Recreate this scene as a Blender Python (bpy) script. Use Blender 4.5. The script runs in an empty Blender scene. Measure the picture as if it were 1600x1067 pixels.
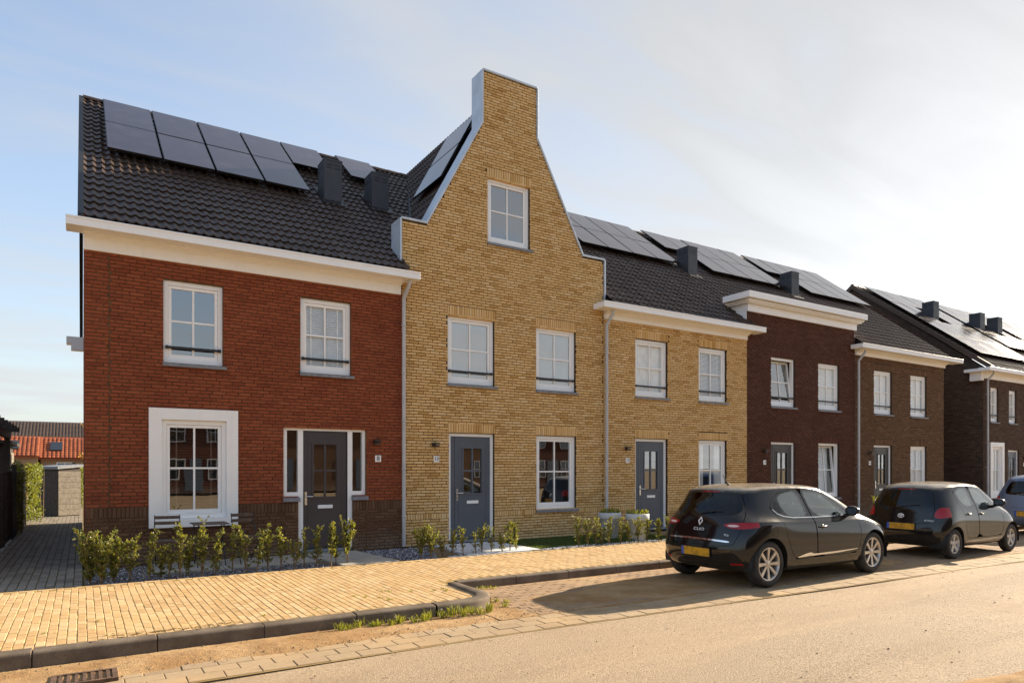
import bpy, bmesh, math, random
from mathutils import Vector, Matrix
from mathutils.bvhtree import BVHTree

R = math.radians
rng = random.Random(7)
sc = bpy.context.scene
C = sc.collection

# ------------------------------------------------------------------ camera
TH = R(32.2)                       # yaw of the lens axis away from the facade normal
EYE = Vector((0.0, -13.4, 1.68))
cam_data = bpy.data.cameras.new('camera')
cam_data.sensor_width = 36.0
cam_data.lens = 36.0 * 1067.0 / 1600.0
cam_data.shift_y = (730.0 - 533.5) / 1600.0
cam_data.clip_end = 3000.0
cam_data.clip_start = 0.05
cam = bpy.data.objects.new('camera', cam_data)
C.objects.link(cam)
cam.location = EYE
cam.rotation_euler = (R(90), 0, -TH)
sc.camera = cam

# ------------------------------------------------------------------ sky and sun
SUN_EL, SUN_AZ = R(23.0), R(5.0)   # azimuth from +X towards +Y
SUN_DIR = Vector((math.cos(SUN_EL) * math.cos(SUN_AZ), math.cos(SUN_EL) * math.sin(SUN_AZ), math.sin(SUN_EL)))
world = bpy.data.worlds.new('World')
sc.world = world
world.use_nodes = True
wn = world.node_tree
bg = wn.nodes['Background']
sky = wn.nodes.new('ShaderNodeTexSky')
sky.sky_type = 'NISHITA'
sky.sun_disc = False
sky.sun_elevation = SUN_EL
sky.sun_rotation = R(90) - SUN_AZ
sky.air_density = 1.0
sky.dust_density = 0.8
sky.ozone_density = 1.2
tc = wn.nodes.new('ShaderNodeTexCoord')


def wmath(op, a, b=None, c=None):
    n = wn.nodes.new('ShaderNodeMath')
    n.operation = op
    for i, v in enumerate((a, b, c)):
        if v is None:
            continue
        if isinstance(v, (int, float)):
            n.inputs[i].default_value = v
        else:
            wn.links.new(v, n.inputs[i])
    return n.outputs[0]


# thin high cloud: streaky noise on a flat layer overhead, brighter towards the sun (forward scattering)
sep = wn.nodes.new('ShaderNodeSeparateXYZ')
wn.links.new(tc.outputs['Generated'], sep.inputs[0])
zc = wmath('MAXIMUM', sep.outputs[2], 0.0)
den = wmath('ADD', zc, 0.16)
cmb = wn.nodes.new('ShaderNodeCombineXYZ')
wn.links.new(wmath('DIVIDE', sep.outputs[0], den), cmb.inputs[0])
wn.links.new(wmath('DIVIDE', sep.outputs[1], den), cmb.inputs[1])
mp = wn.nodes.new('ShaderNodeMapping')
mp.inputs['Rotation'].default_value = (0, 0, R(35))
mp.inputs['Scale'].default_value = (0.45, 1.3, 1)
wn.links.new(cmb.outputs[0], mp.inputs[0])
nz = wn.nodes.new('ShaderNodeTexNoise')
nz.inputs['Scale'].default_value = 2.6
nz.inputs['Detail'].default_value = 8
nz.inputs['Roughness'].default_value = 0.52
nz.inputs['Distortion'].default_value = 0.5
wn.links.new(mp.outputs[0], nz.inputs['Vector'])
ramp = wn.nodes.new('ShaderNodeMapRange')
ramp.interpolation_type = 'SMOOTHSTEP'
ramp.inputs['From Min'].default_value = 0.34
ramp.inputs['From Max'].default_value = 0.74
ramp.inputs['To Min'].default_value = 0.11
ramp.inputs['To Max'].default_value = 0.46
wn.links.new(nz.outputs[0], ramp.inputs['Value'])
dot = wn.nodes.new('ShaderNodeVectorMath')
dot.operation = 'DOT_PRODUCT'
wn.links.new(tc.outputs['Generated'], dot.inputs[0])
dot.inputs[1].default_value = SUN_DIR
sd = wmath('MAXIMUM', dot.outputs['Value'], 0.0)
hor = wmath('POWER', wmath('SUBTRACT', 1.0, zc), 4.0)          # haze thickens towards the horizon
glow = wmath('ADD', wmath('ADD', wmath('MULTIPLY', wmath('POWER', sd, 8.0), 0.5), wmath('ADD', 1.92, wmath('MULTIPLY', hor, 0.55))), wmath('MULTIPLY', wmath('MULTIPLY', hor, wmath('POWER', sd, 2.0)), 3.6))
glow = wmath('MULTIPLY', glow, wmath('ADD', wmath('MULTIPLY', ramp.outputs[0], 0.45), 0.94))   # thicker cloud scatters more
veil = wmath('ADD', ramp.outputs[0], wmath('MULTIPLY', wmath('POWER', sd, 1.7), 0.86), None)
veil = wmath('MINIMUM', wmath('ADD', veil, wmath('MULTIPLY', hor, 0.78)), 0.97)
cc = wn.nodes.new('ShaderNodeVectorMath')
cc.operation = 'SCALE'
cc.inputs[0].default_value = (0.97, 0.985, 1.0)
wn.links.new(glow, cc.inputs['Scale'])
mixc = wn.nodes.new('ShaderNodeMix')
mixc.data_type = 'RGBA'
wn.links.new(veil, mixc.inputs['Factor'])
wn.links.new(sky.outputs[0], mixc.inputs['A'])
wn.links.new(cc.outputs[0], mixc.inputs['B'])
wn.links.new(mixc.outputs['Result'], bg.inputs[0])
bg.inputs[1].default_value = 0.10

sun_data = bpy.data.lights.new('sun', 'SUN')
sun_data.energy = 4.35
sun_data.angle = R(0.55)
sun_data.color = (1.0, 0.85, 0.65)
sun = bpy.data.objects.new('sun', sun_data)
C.objects.link(sun)
sun.rotation_euler = SUN_DIR.to_track_quat('Z', 'Y').to_euler()
sun.location = (20, 5, 20)

vs = sc.view_settings
vs.view_transform = 'Standard'
vs.look = 'None'
vs.gamma = 1.0
vs.exposure = 1.60
vs.use_curve_mapping = False
sc.cycles.use_denoising = True
sc.cycles.max_bounces = 8
sc.cycles.transparent_max_bounces = 24
sc.cycles.sample_clamp_indirect = 6.0
sc.cycles.caustics_reflective = False
sc.cycles.caustics_refractive = False


# ================================================================== helpers
class MB:
    """collects shapes for ONE mesh object"""

    def __init__(self):
        self.v, self.f, self.m, self.s = [], [], [], []

    def add(self, verts, faces, mi=0, smooth=False):
        o = len(self.v)
        self.v.extend(verts)
        for f in faces:
            self.f.append([o + i for i in f])
            self.m.append(mi)
            self.s.append(smooth)

    def box(self, a, b, mi=0, skip=''):
        x0, y0, z0 = a
        x1, y1, z1 = b
        v = [(x0, y0, z0), (x1, y0, z0), (x1, y1, z0), (x0, y1, z0), (x0, y0, z1), (x1, y0, z1), (x1, y1, z1), (x0, y1, z1)]
        fs = {'d': (0, 3, 2, 1), 'u': (4, 5, 6, 7), 'f': (0, 1, 5, 4), 'r': (1, 2, 6, 5), 'b': (2, 3, 7, 6), 'l': (3, 0, 4, 7)}
        self.add(v, [fs[k] for k in fs if k not in skip], mi)

    def prism(self, pts, axis, a, b, mi=0):
        """polygon pts (2d) extruded along axis from a to b"""
        n = len(pts)

        def P(p, t):
            return {'y': (p[0], t, p[1]), 'x': (t, p[0], p[1]), 'z': (p[0], p[1], t)}[axis]
        v = [P(p, a) for p in pts] + [P(p, b) for p in pts]
        fs = [tuple(range(n)), tuple(range(2 * n - 1, n - 1, -1))]
        fs += [(i, n + i, n + (i + 1) % n, (i + 1) % n) for i in range(n)]
        self.add(v, fs, mi)

    def tube(self, pts, r, n=8, mi=0, cap=True, smooth=True):
        pts = [Vector(p) for p in pts]
        rs = r if isinstance(r, (list, tuple)) else [r] * len(pts)
        rings = []
        up = Vector((0.13, 0.31, 0.94)).normalized()
        for i, p in enumerate(pts):
            d = (pts[min(i + 1, len(pts) - 1)] - pts[max(i - 1, 0)]).normalized()
            a = d.cross(up)
            if a.length < 1e-3:
                a = d.cross(Vector((1, 0, 0)))
            a.normalize()
            b = d.cross(a)
            rings.append([p + (a * math.cos(2 * math.pi * k / n) + b * math.sin(2 * math.pi * k / n)) * rs[i] for k in range(n)])
        v = [q for ring in rings for q in ring]
        fs = []
        for i in range(len(pts) - 1):
            for k in range(n):
                fs.append((i * n + k, i * n + (k + 1) % n, (i + 1) * n + (k + 1) % n, (i + 1) * n + k))
        self.add(v, fs, mi, smooth)
        if cap:
            self.add(rings[0], [tuple(range(n))], mi)
            self.add(rings[-1], [tuple(range(n - 1, -1, -1))], mi)

    def lathe(self, prof, n=24, center=(0, 0, 0), axis='z', mi=0, smooth=True):
        v = []
        for r, h in prof:
            for k in range(n):
                a = 2 * math.pi * k / n
                p = (r * math.cos(a), r * math.sin(a), h)
                if axis == 'y':
                    p = (p[0], p[2], p[1])
                v.append((p[0] + center[0], p[1] + center[1], p[2] + center[2]))
        fs = []
        for i in range(len(prof) - 1):
            for k in range(n):
                fs.append((i * n + k, i * n + (k + 1) % n, (i + 1) * n + (k + 1) % n, (i + 1) * n + k))
        self.add(v, fs, mi, smooth)

    def mesh(self, name):
        me = bpy.data.meshes.new(name)
        me.from_pydata([tuple(p) for p in self.v], [], self.f)
        me.polygons.foreach_set('material_index', self.m)
        me.polygons.foreach_set('use_smooth', self.s)
        me.update()
        return me

    def build(self, name, mats, parent=None, kind=None, loc=None):
        me = self.mesh(name)
        for m in (mats if isinstance(mats, (list, tuple)) else [mats]):
            me.materials.append(m)
        return link(name, me, parent, kind, loc)


def link(name, me, parent=None, kind=None, loc=None):
    o = bpy.data.objects.new(name, me)
    C.objects.link(o)
    if parent is not None:
        o.parent = parent
    if kind:
        o['kind'] = kind
    if loc is not None:
        o.location = loc
    return o


def empty(name, loc=(0, 0, 0), parent=None):
    o = bpy.data.objects.new(name, None)
    C.objects.link(o)
    o.location = loc
    o.empty_display_size = 0.3
    if parent is not None:
        o.parent = parent
    return o


def tag(o, label, cat, group=None):
    o['label'] = label
    o['category'] = cat
    if group:
        o['group'] = group
    return o


def fix_normals(o):
    bm = bmesh.new()
    bm.from_mesh(o.data)
    bmesh.ops.recalc_face_normals(bm, faces=bm.faces)
    bm.to_mesh(o.data)
    bm.free()
    return o


def bevel(o, w, seg=1):
    bm = bmesh.new()
    bm.from_mesh(o.data)
    bmesh.ops.recalc_face_normals(bm, faces=bm.faces)
    bmesh.ops.bevel(bm, geom=list(bm.edges), offset=w, segments=seg, affect='EDGES', clamp_overlap=True)
    bm.to_mesh(o.data)
    bm.free()
    return o


def pj(p):
    """pixel (in a 1600 wide frame) and depth of a point: used only to rank pieces by size"""
    d = Vector(p) - EYE
    z = d.x * math.sin(TH) + d.y * math.cos(TH)
    x = d.x * math.cos(TH) - d.y * math.sin(TH)
    if z < 0.1:
        return (-9999, -9999, z)
    return (800 + 1067 * x / z, 730 - 1067 * d.z / z, z)


def in_view(p, m=0):
    x, y, z = pj(p)
    return -m < x < 1600 + m and -m < y < 1067 + m and z > 0


def text_mesh(body, size, depth=0.002):
    cu = bpy.data.curves.new('lettering', 'FONT')
    cu.body = body
    cu.size = size
    cu.extrude = depth
    cu.align_x = 'CENTER'
    cu.align_y = 'CENTER'
    ob = bpy.data.objects.new('lettering', cu)
    C.objects.link(ob)
    dg = bpy.context.evaluated_depsgraph_get()
    me = bpy.data.meshes.new_from_object(ob.evaluated_get(dg))
    bpy.data.objects.remove(ob)
    return me


# ================================================================== materials
class NT:
    def __init__(self, name):
        self.m = bpy.data.materials.new(name)
        self.m.use_nodes = True
        self.t = self.m.node_tree
        self.b = self.t.nodes['Principled BSDF']
        self.out = self.t.nodes['Material Output']

    def n(self, typ, **kw):
        nd = self.t.nodes.new(typ)
        for k, v in kw.items():
            setattr(nd, k, v)
        return nd

    def l(self, a, b):
        self.t.links.new(a, b)

    def val(self, sock, v):
        if isinstance(v, (int, float)):
            sock.default_value = v
        elif isinstance(v, (tuple, list)):
            sock.default_value = tuple(v) + ((1,) if len(v) == 3 and sock.type == 'RGBA' else ())
        else:
            self.l(v, sock)

    def math(self, op, a, b=0.0):
        nd = self.n('ShaderNodeMath', operation=op)
        self.val(nd.inputs[0], a)
        self.val(nd.inputs[1], b)
        return nd.outputs[0]

    def mix(self, f, a, b, blend='MIX'):
        nd = self.n('ShaderNodeMix', data_type='RGBA', blend_type=blend)
        self.val(nd.inputs['Factor'], f)
        self.val(nd.inputs['A'], a)
        self.val(nd.inputs['B'], b)
        return nd.outputs['Result']

    def noise(self, scale, detail=4, rough=0.55, vec=None, out=0, dist=0.0):
        nd = self.n('ShaderNodeTexNoise')
        nd.inputs['Scale'].default_value = scale
        nd.inputs['Detail'].default_value = detail
        nd.inputs['Roughness'].default_value = rough
        nd.inputs['Distortion'].default_value = dist
        self.l(vec if vec is not None else self.pos(), nd.inputs['Vector'])
        return nd.outputs[out]

    def pos(self):
        if not hasattr(self, '_p'):
            self._g = self.n('ShaderNodeNewGeometry')
            self._p = self._g.outputs['Position']
        return self._p

    def geo(self):
        self.pos()
        return self._g

    def scaled(self, sx, sy, sz):
        mpn = self.n('ShaderNodeMapping')
        mpn.inputs['Scale'].default_value = (sx, sy, sz)
        self.l(self.pos(), mpn.inputs[0])
        return mpn.outputs[0]

    def rnd(self):
        """one random number per piece: per object or per island of a joined mesh"""
        oi = self.n('ShaderNodeObjectInfo')
        return self.math('FRACT', self.math('ADD', oi.outputs['Random'], self.geo().outputs['Random Per Island']))

    def ramp(self, fac, stops):
        nd = self.n('ShaderNodeValToRGB')
        el = nd.color_ramp.elements
        while len(el) < len(stops):
            el.new(0.5)
        for e, (p, c) in zip(el, stops):
            e.position = p
            e.color = tuple(c) + (1,)
        self.val(nd.inputs[0], fac)
        return nd.outputs[0]

    def mapr(self, v, a, b, c=0.0, d=1.0, smooth=True):
        nd = self.n('ShaderNodeMapRange')
        if smooth:
            nd.interpolation_type = 'SMOOTHSTEP'
        self.val(nd.inputs['Value'], v)
        for k, x in zip(('From Min', 'From Max', 'To Min', 'To Max'), (a, b, c, d)):
            nd.inputs[k].default_value = x
        return nd.outputs[0]

    def bump(self, h, strength=0.3, dist=0.01):
        nd = self.n('ShaderNodeBump')
        nd.inputs['Strength'].default_value = strength
        nd.inputs['Distance'].default_value = dist
        self.val(nd.inputs['Height'], h)
        self.l(nd.outputs[0], self.b.inputs['Normal'])

    def set(self, **kw):
        for k, v in kw.items():
            self.val(self.b.inputs[k.replace('_', ' ')], v)
        return self


def plain(name, col, rough=0.5, var=0.12, scale=3.0, bump=0.0, bscale=60, metallic=0.0, spec=0.5, bdist=0.004):
    t = NT(name)
    nz_ = t.noise(scale, 5)
    dark = tuple(c * (1 - var) for c in col)
    lite = tuple(min(1, c * (1 + var)) for c in col)
    t.set(Base_Color=t.mix(t.mapr(nz_, 0.3, 0.7), dark, lite), Metallic=metallic)
    t.set(Roughness=t.mapr(t.noise(scale * 4, 3), 0.3, 0.7, max(0.02, rough - 0.08), min(1, rough + 0.08)))
    t.b.inputs['Specular IOR Level'].default_value = spec
    if bump:
        t.bump(t.noise(bscale, 4), bump, bdist)
    return t.m


def brick_mat(name, cols, rough=0.85, grime=(0.5, 0.45, 0.4), gfac=0.25, spots=None, fine_amt=0.5):
    t = NT(name)
    r = t.rnd()
    n_ = len(cols)
    base = t.ramp(r, [(i / (n_ - 1), c) for i, c in enumerate(cols)])
    fine = t.noise(38, 5, 0.65)
    base = t.mix(t.mapr(fine, 0.35, 0.72, 0.0, fine_amt), base, t.mix(1.0, base, (0.42, 0.38, 0.36), 'MULTIPLY'))
    big = t.noise(0.7, 4)
    base = t.mix(t.mapr(big, 0.4, 0.75, 0.0, gfac), base, t.mix(1.0, base, grime, 'MULTIPLY'))
    # splash and damp marks low on the wall, ragged at their upper edge
    zz = t.n('ShaderNodeSeparateXYZ')
    t.l(t.pos(), zz.inputs[0])
    damp = t.math('MULTIPLY', t.mapr(t.math('ADD', zz.outputs[2], t.math('MULTIPLY', t.noise(2.2, 4), -0.5)), -0.25, 0.25, 0.55, 0.0), t.mapr(t.noise(6, 4), 0.3, 0.7, 0.4, 1.0))
    base = t.mix(damp, base, t.mix(0.5, base, (0.42, 0.36, 0.28)))
    run = t.mapr(t.noise(1.0, 5, 0.6, vec=t.scaled(7, 7, 0.35)), 0.58, 0.80, 0.0, 0.35)
    base = t.mix(run, base, t.mix(1.0, base, (0.66, 0.62, 0.58), 'MULTIPLY'))
    if spots:
        s_ = t.mapr(t.noise(5.5, 2), 0.70, 0.78, 0.0, 0.5)
        base = t.mix(s_, base, spots)
    t.set(Base_Color=base, Roughness=rough)
    t.b.inputs['Specular IOR Level'].default_value = 0.25
    t.bump(t.noise(90, 5, 0.7), 0.5, 0.006)
    return t.m


def glass_mat(name, ior=1.9, tint=(0.86, 0.92, 0.9), rough=0.0):
    t = NT(name)
    t.t.nodes.remove(t.b)
    tr = t.n('ShaderNodeBsdfTransparent')
    tr.inputs[0].default_value = tuple(tint) + (1,)
    gl = t.n('ShaderNodeBsdfGlossy')
    gl.inputs['Roughness'].default_value = rough
    # a slow waviness of float glass
    bp = t.n('ShaderNodeBump')
    bp.inputs['Strength'].default_value = 0.012
    bp.inputs['Distance'].default_value = 0.05
    t.l(t.noise(1.7, 2), bp.inputs['Height'])
    t.l(bp.outputs[0], gl.inputs['Normal'])
    # Schlick reflectance, the same from both sides of the sheet
    r0 = ((ior - 1) / (ior + 1)) ** 2
    dp = t.n('ShaderNodeVectorMath', operation='DOT_PRODUCT')
    t.l(t.geo().outputs['Incoming'], dp.inputs[0])
    t.l(t.geo().outputs['Normal'], dp.inputs[1])
    om = t.math('POWER', t.math('SUBTRACT', 1.0, t.math('ABSOLUTE', dp.outputs['Value'])), 5.0)
    fr = t.n('ShaderNodeMath', operation='MULTIPLY_ADD')
    t.l(om, fr.inputs[0])
    fr.inputs[1].default_value = 1 - r0
    fr.inputs[2].default_value = r0
    mx = t.n('ShaderNodeMixShader')
    t.l(fr.outputs[0], mx.inputs[0])
    t.l(tr.outputs[0], mx.inputs[1])
    t.l(gl.outputs[0], mx.inputs[2])
    t.l(mx.outputs[0], t.out.inputs['Surface'])
    return t.m


def leaf_mat(name, cols, trans=0.35):
    t = NT(name)
    t.set(Base_Color=t.ramp(t.rnd(), [(i / (len(cols) - 1), c) for i, c in enumerate(cols)]), Roughness=0.42)
    tl = t.n('ShaderNodeBsdfTranslucent')
    t.l(t.ramp(t.rnd(), [(i / (len(cols) - 1), (min(1, c[0] * 2.1), min(1, c[1] * 1.9), c[2] * 0.8)) for i, c in enumerate(cols)]), tl.inputs[0])
    mx = t.n('ShaderNodeMixShader')
    mx.inputs[0].default_value = trans
    t.l(t.b.outputs[0], mx.inputs[1])
    t.l(tl.outputs[0], mx.inputs[2])
    t.l(mx.outputs[0], t.out.inputs['Surface'])
    return t.m


M = {}
M['red_brick'] = brick_mat('red_brick', [(0.23, 0.056, 0.025), (0.29, 0.074, 0.032), (0.33, 0.090, 0.038), (0.30, 0.079, 0.034), (0.26, 0.064, 0.028), (0.35, 0.102, 0.045)])
M['plinth_brick'] = brick_mat('plinth_brick', [(0.11, 0.056, 0.03), (0.16, 0.082, 0.045), (0.14, 0.074, 0.04), (0.19, 0.105, 0.06)])
M['yellow_brick'] = brick_mat('yellow_brick', [(0.52, 0.30, 0.10), (0.70, 0.455, 0.19), (0.74, 0.495, 0.225), (0.71, 0.46, 0.195), (0.67, 0.42, 0.165), (0.78, 0.55, 0.28), (0.54, 0.31, 0.095)], gfac=0.08, fine_amt=0.22)
M['dark_brick'] = brick_mat('dark_brick', [(0.085, 0.030, 0.017), (0.12, 0.045, 0.026), (0.10, 0.037, 0.022), (0.14, 0.058, 0.034)], spots=(0.26, 0.19, 0.14))
M['brown_brick'] = brick_mat('brown_brick', [(0.12, 0.064, 0.032), (0.18, 0.099, 0.050), (0.15, 0.081, 0.041), (0.21, 0.12, 0.064)])
M['block_brick'] = brick_mat('block_brick', [(0.075, 0.043, 0.028), (0.12, 0.072, 0.048), (0.10, 0.058, 0.038), (0.15, 0.092, 0.062)])
M['tan_brick'] = brick_mat('tan_brick', [(0.34, 0.23, 0.14), (0.45, 0.32, 0.2), (0.38, 0.26, 0.16)])
M['red_mortar'] = plain('red_mortar', (0.13, 0.070, 0.034), 0.95, 0.3, 8, 0.4, 120)
M['yellow_mortar'] = plain('yellow_mortar', (0.042, 0.024, 0.011), 0.95, 0.3, 8, 0.4, 120)
M['brown_mortar'] = plain('brown_mortar', (0.05, 0.034, 0.024), 0.95, 0.3, 8, 0.4, 120)
def painted(name, col, rough):
    t = NT(name)
    streak = t.mapr(t.noise(1.0, 5, 0.6, vec=t.scaled(9, 9, 0.7)), 0.50, 0.78, 0.0, 0.22)
    base = t.mix(t.mapr(t.noise(2.2, 4), 0.3, 0.7), tuple(c * 0.97 for c in col), col)
    base = t.mix(streak, base, tuple(c * k for c, k in zip(col, (0.80, 0.77, 0.70))))
    t.set(Base_Color=base, Roughness=t.mapr(t.noise(9, 3), 0.3, 0.7, rough - 0.06, rough + 0.1))
    t.bump(t.noise(26, 3), 0.03, 0.004)
    return t.m


M['white_paint'] = painted('white_paint', (0.90, 0.90, 0.885), 0.42)
M['cream_paint'] = painted('cream_paint', (0.90, 0.895, 0.87), 0.5)
M['grey_stone'] = plain('grey_stone', (0.20, 0.21, 0.23), 0.65, 0.2, 14, 0.2, 140)
M['zinc'] = plain('zinc', (0.52, 0.57, 0.63), 0.42, 0.10, 2.5, 0.04, 8, metallic=0.25)
M['pipe_grey'] = plain('pipe_grey', (0.46, 0.46, 0.46), 0.45, 0.08, 3)
M['door_grey'] = plain('door_grey', (0.085, 0.10, 0.125), 0.42, 0.06, 3, 0.02, 60)
M['door_brown'] = plain('door_brown', (0.055, 0.045, 0.046), 0.42, 0.06, 3, 0.02, 60)
M['door_black'] = plain('door_black', (0.035, 0.035, 0.035), 0.42, 0.06, 3, 0.02, 60)
M['black_metal'] = plain('black_metal', (0.012, 0.012, 0.013), 0.5, 0.15, 6)
M['vent_metal'] = plain('vent_metal', (0.045, 0.048, 0.054), 0.55, 0.12, 4)
M['steel'] = plain('steel', (0.75, 0.75, 0.74), 0.25, 0.04, 8, metallic=0.9)
M['lamp_metal'] = plain('lamp_metal', (0.05, 0.042, 0.036), 0.4, 0.1, 8, metallic=0.4)
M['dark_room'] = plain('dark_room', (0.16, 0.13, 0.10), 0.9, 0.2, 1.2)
M['curtain'] = plain('curtain', (0.90, 0.91, 0.90), 0.9, 0.08, 5)
M['blind'] = plain('blind', (0.88, 0.89, 0.89), 0.5, 0.04, 5)
M['dark_blind'] = plain('dark_blind', (0.16, 0.13, 0.10), 0.5, 0.1, 5)
M['glass'] = glass_mat('glass', 4.0, (0.93, 0.96, 0.95))
M['clear_glass'] = glass_mat('clear_glass', 1.7, (0.97, 0.985, 0.98))
M['enamel'] = plain('enamel', (0.85, 0.85, 0.83), 0.2, 0.03, 9)
M['ink'] = plain('ink', (0.02, 0.022, 0.03), 0.4, 0.05, 9)


def tile_material(name, cols, rough=0.55):
    t = NT(name)
    b = t.ramp(t.rnd(), [(i / (len(cols) - 1), c) for i, c in enumerate(cols)])
    b = t.mix(t.mapr(t.noise(9, 5), 0.4, 0.75, 0, 0.5), b, t.mix(1.0, b, (0.55, 0.5, 0.46), 'MULTIPLY'))
    t.set(Base_Color=b, Roughness=t.mapr(t.noise(25, 3), 0.3, 0.7, rough - 0.1, rough + 0.12))
    t.bump(t.noise(120, 3), 0.25, 0.003)
    t.b.inputs['Specular IOR Level'].default_value = 0.24
    return t.m


M['roof_tile'] = tile_material('roof_tile', [(0.054, 0.036, 0.028), (0.074, 0.051, 0.040), (0.064, 0.044, 0.034), (0.086, 0.060, 0.047)], 0.45)
M['brown_tile'] = tile_material('brown_tile', [(0.075, 0.052, 0.040), (0.095, 0.066, 0.050), (0.085, 0.06, 0.046)], 0.5)
M['orange_tile'] = tile_material('orange_tile', [(0.27, 0.075, 0.032), (0.33, 0.10, 0.045), (0.23, 0.065, 0.03)], 0.6)


def solar_material():
    t = NT('solar_glass')
    # faint cell columns and busbars; the stripes sit on the panel itself (generated coordinates)
    tcn = t.n('ShaderNodeTexCoord')
    sp = t.n('ShaderNodeSeparateXYZ')
    t.l(tcn.outputs['Generated'], sp.inputs[0])
    w1 = t.math('ABSOLUTE', t.math('SUBTRACT', t.math('FRACT', t.math('MULTIPLY', sp.outputs[0], 24.0)), 0.5))
    line = t.mapr(w1, 0.40, 0.47, 0, 1)
    w2 = t.math('ABSOLUTE', t.math('SUBTRACT', t.math('FRACT', t.math('MULTIPLY', sp.outputs[1], 10.0)), 0.5))
    line2 = t.mapr(w2, 0.47, 0.49, 0, 0.8)
    col = t.mix(t.math('MAXIMUM', line, line2), (0.024, 0.014, 0.020), (0.075, 0.058, 0.066))
    dust = t.mapr(t.noise(2.5, 5), 0.45, 0.8, 0, 0.10)
    col = t.mix(dust, col, (0.3, 0.25, 0.22))
    t.set(Base_Color=col, Roughness=t.mapr(t.noise(1.3, 4), 0.3, 0.7, 0.11, 0.17))
    t.b.inputs['IOR'].default_value = 1.52
    return t.m


M['solar'] = solar_material()
M['solar_frame'] = plain('solar_frame', (0.015, 0.015, 0.017), 0.35, 0.1, 4, metallic=0.5)


# ================================================================== brick walls
M['roller'] = plain('roller', (0.42, 0.44, 0.45), 0.9, 0.06, 3)
BL, BH, PL, PH = 0.2075, 0.0495, 0.2200, 0.0625
BRICK = {}


def brick_mesh(mat, l, h, dep=0.10):
    key = (mat.name, round(l, 4), round(h, 4), dep)
    if key not in BRICK:
        b = MB()
        c_ = 0.004
        # front face slightly chamfered, five faces, no back
        x, z = l / 2, h / 2
        v = [(-x, 0.004, -z), (x, 0.004, -z), (x, 0.004, z), (-x, 0.004, z),
             (-x + c_, 0, -z + c_), (x - c_, 0, -z + c_), (x - c_, 0, z - c_), (-x + c_, 0, z - c_),
             (-x, dep, -z), (x, dep, -z), (x, dep, z), (-x, dep, z)]
        f = [(4, 5, 6, 7), (0, 1, 5, 4), (1, 2, 6, 5), (2, 3, 7, 6), (3, 0, 4, 7),
             (8, 9, 1, 0), (9, 10, 2, 1), (10, 11, 3, 2), (11, 8, 0, 3)]
        b.add(v, f)
        me = b.mesh('brick')
        me.materials.append(mat)
        BRICK[key] = me
    return BRICK[key]


def span_minus(a, b, cuts):
    segs = [(a, b)]
    for c0, c1 in cuts:
        nx = []
        for s0, s1 in segs:
            if c1 <= s0 or c0 >= s1:
                nx.append((s0, s1))
            else:
                if c0 > s0:
                    nx.append((s0, c0))
                if c1 < s1:
                    nx.append((c1, s1))
        segs = nx
    return [s for s in segs if s[1] - s[0] > 0.025]


def bricks(wall, mat, u0, u1, v0, v1, openings=(), soldiers=(), limits=None, joints=(), n_single=0, place=None, seed=1, joined_name='brick_courses'):
    """lay a running bond on a wall; place(u, v) -> (location, rotation about z)"""
    rg = random.Random(seed)
    if place is None:
        def place(u, v):
            return Vector((u, 0, v)), 0.0
    pieces = []          # (u, v, length, height)
    offs = [0.0, 0.11, 0.0, 0.11, 0.055, 0.165, 0.055, 0.165]
    n_course = int(round((v1 - v0) / PH))
    for i in range(n_course):
        v = v0 + (i + 0.5) * PH
        a, b = (u0, u1) if limits is None else limits(v)
        cuts = [(o[0], o[1]) for o in openings if o[2] < v < o[3]] + [(s_[0], s_[1]) for s_ in soldiers if s_[2] < v < s_[3]]
        for (s0, s1) in span_minus(a, b, cuts + [(j - 0.006, j + 0.006) for j in joints]):
            k = math.floor((s0 - u0 - offs[i % 8]) / PL)
            x = u0 + offs[i % 8] + k * PL
            while x < s1:
                c0, c1 = max(x, s0 + 0.002), min(x + BL, s1 - 0.002)
                if c1 - c0 > 0.03:
                    pieces.append(((c0 + c1) / 2, v, c1 - c0, BH))
                x += PL
    for (s0, s1, sv0, sv1) in soldiers:
        n_ = max(1, int(round((s1 - s0) / PH)))
        w = (s1 - s0) / n_
        for k in range(n_):
            pieces.append((s0 + (k + 0.5) * w, (sv0 + sv1) / 2, w - 0.0105, sv1 - sv0 - 0.008))
    single = set()
    if n_single:
        order = []
        for i, p in enumerate(pieces):
            if abs(p[2] - BL) < 0.002 and abs(p[3] - BH) < 0.002:
                loc, rz = place(p[0], p[1])
                if in_view(loc, -4):
                    order.append(((loc - EYE).length, i))
        order.sort()
        single = {i for _, i in order[:n_single]}
    joined = MB()
    for i, (u, v, l, h) in enumerate(pieces):
        loc, rz = place(u, v)
        jy = rg.uniform(-0.0035, 0.0025)
        tz = rg.uniform(-0.004, 0.004)
        me = brick_mesh(mat, BL if i in single else l, BH if i in single else h)
        nrm = Vector((math.sin(rz), -math.cos(rz), 0))
        loc = loc - nrm * jy
        if i in single:
            o = link('brick', me, wall)
            o.location = loc
            o.rotation_euler = (0, rg.uniform(-0.004, 0.004), rz + tz)
        else:
            cs, sn = math.cos(rz + tz), math.sin(rz + tz)
            vs_ = [(loc.x + q.co.x * cs - q.co.y * sn, loc.y + q.co.x * sn + q.co.y * cs, loc.z + q.co.z) for q in me.vertices]
            joined.add(vs_, [tuple(pp.vertices) for pp in me.polygons])
    if joined.v:
        joined.build(joined_name, mat, wall, kind='stuff')


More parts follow.
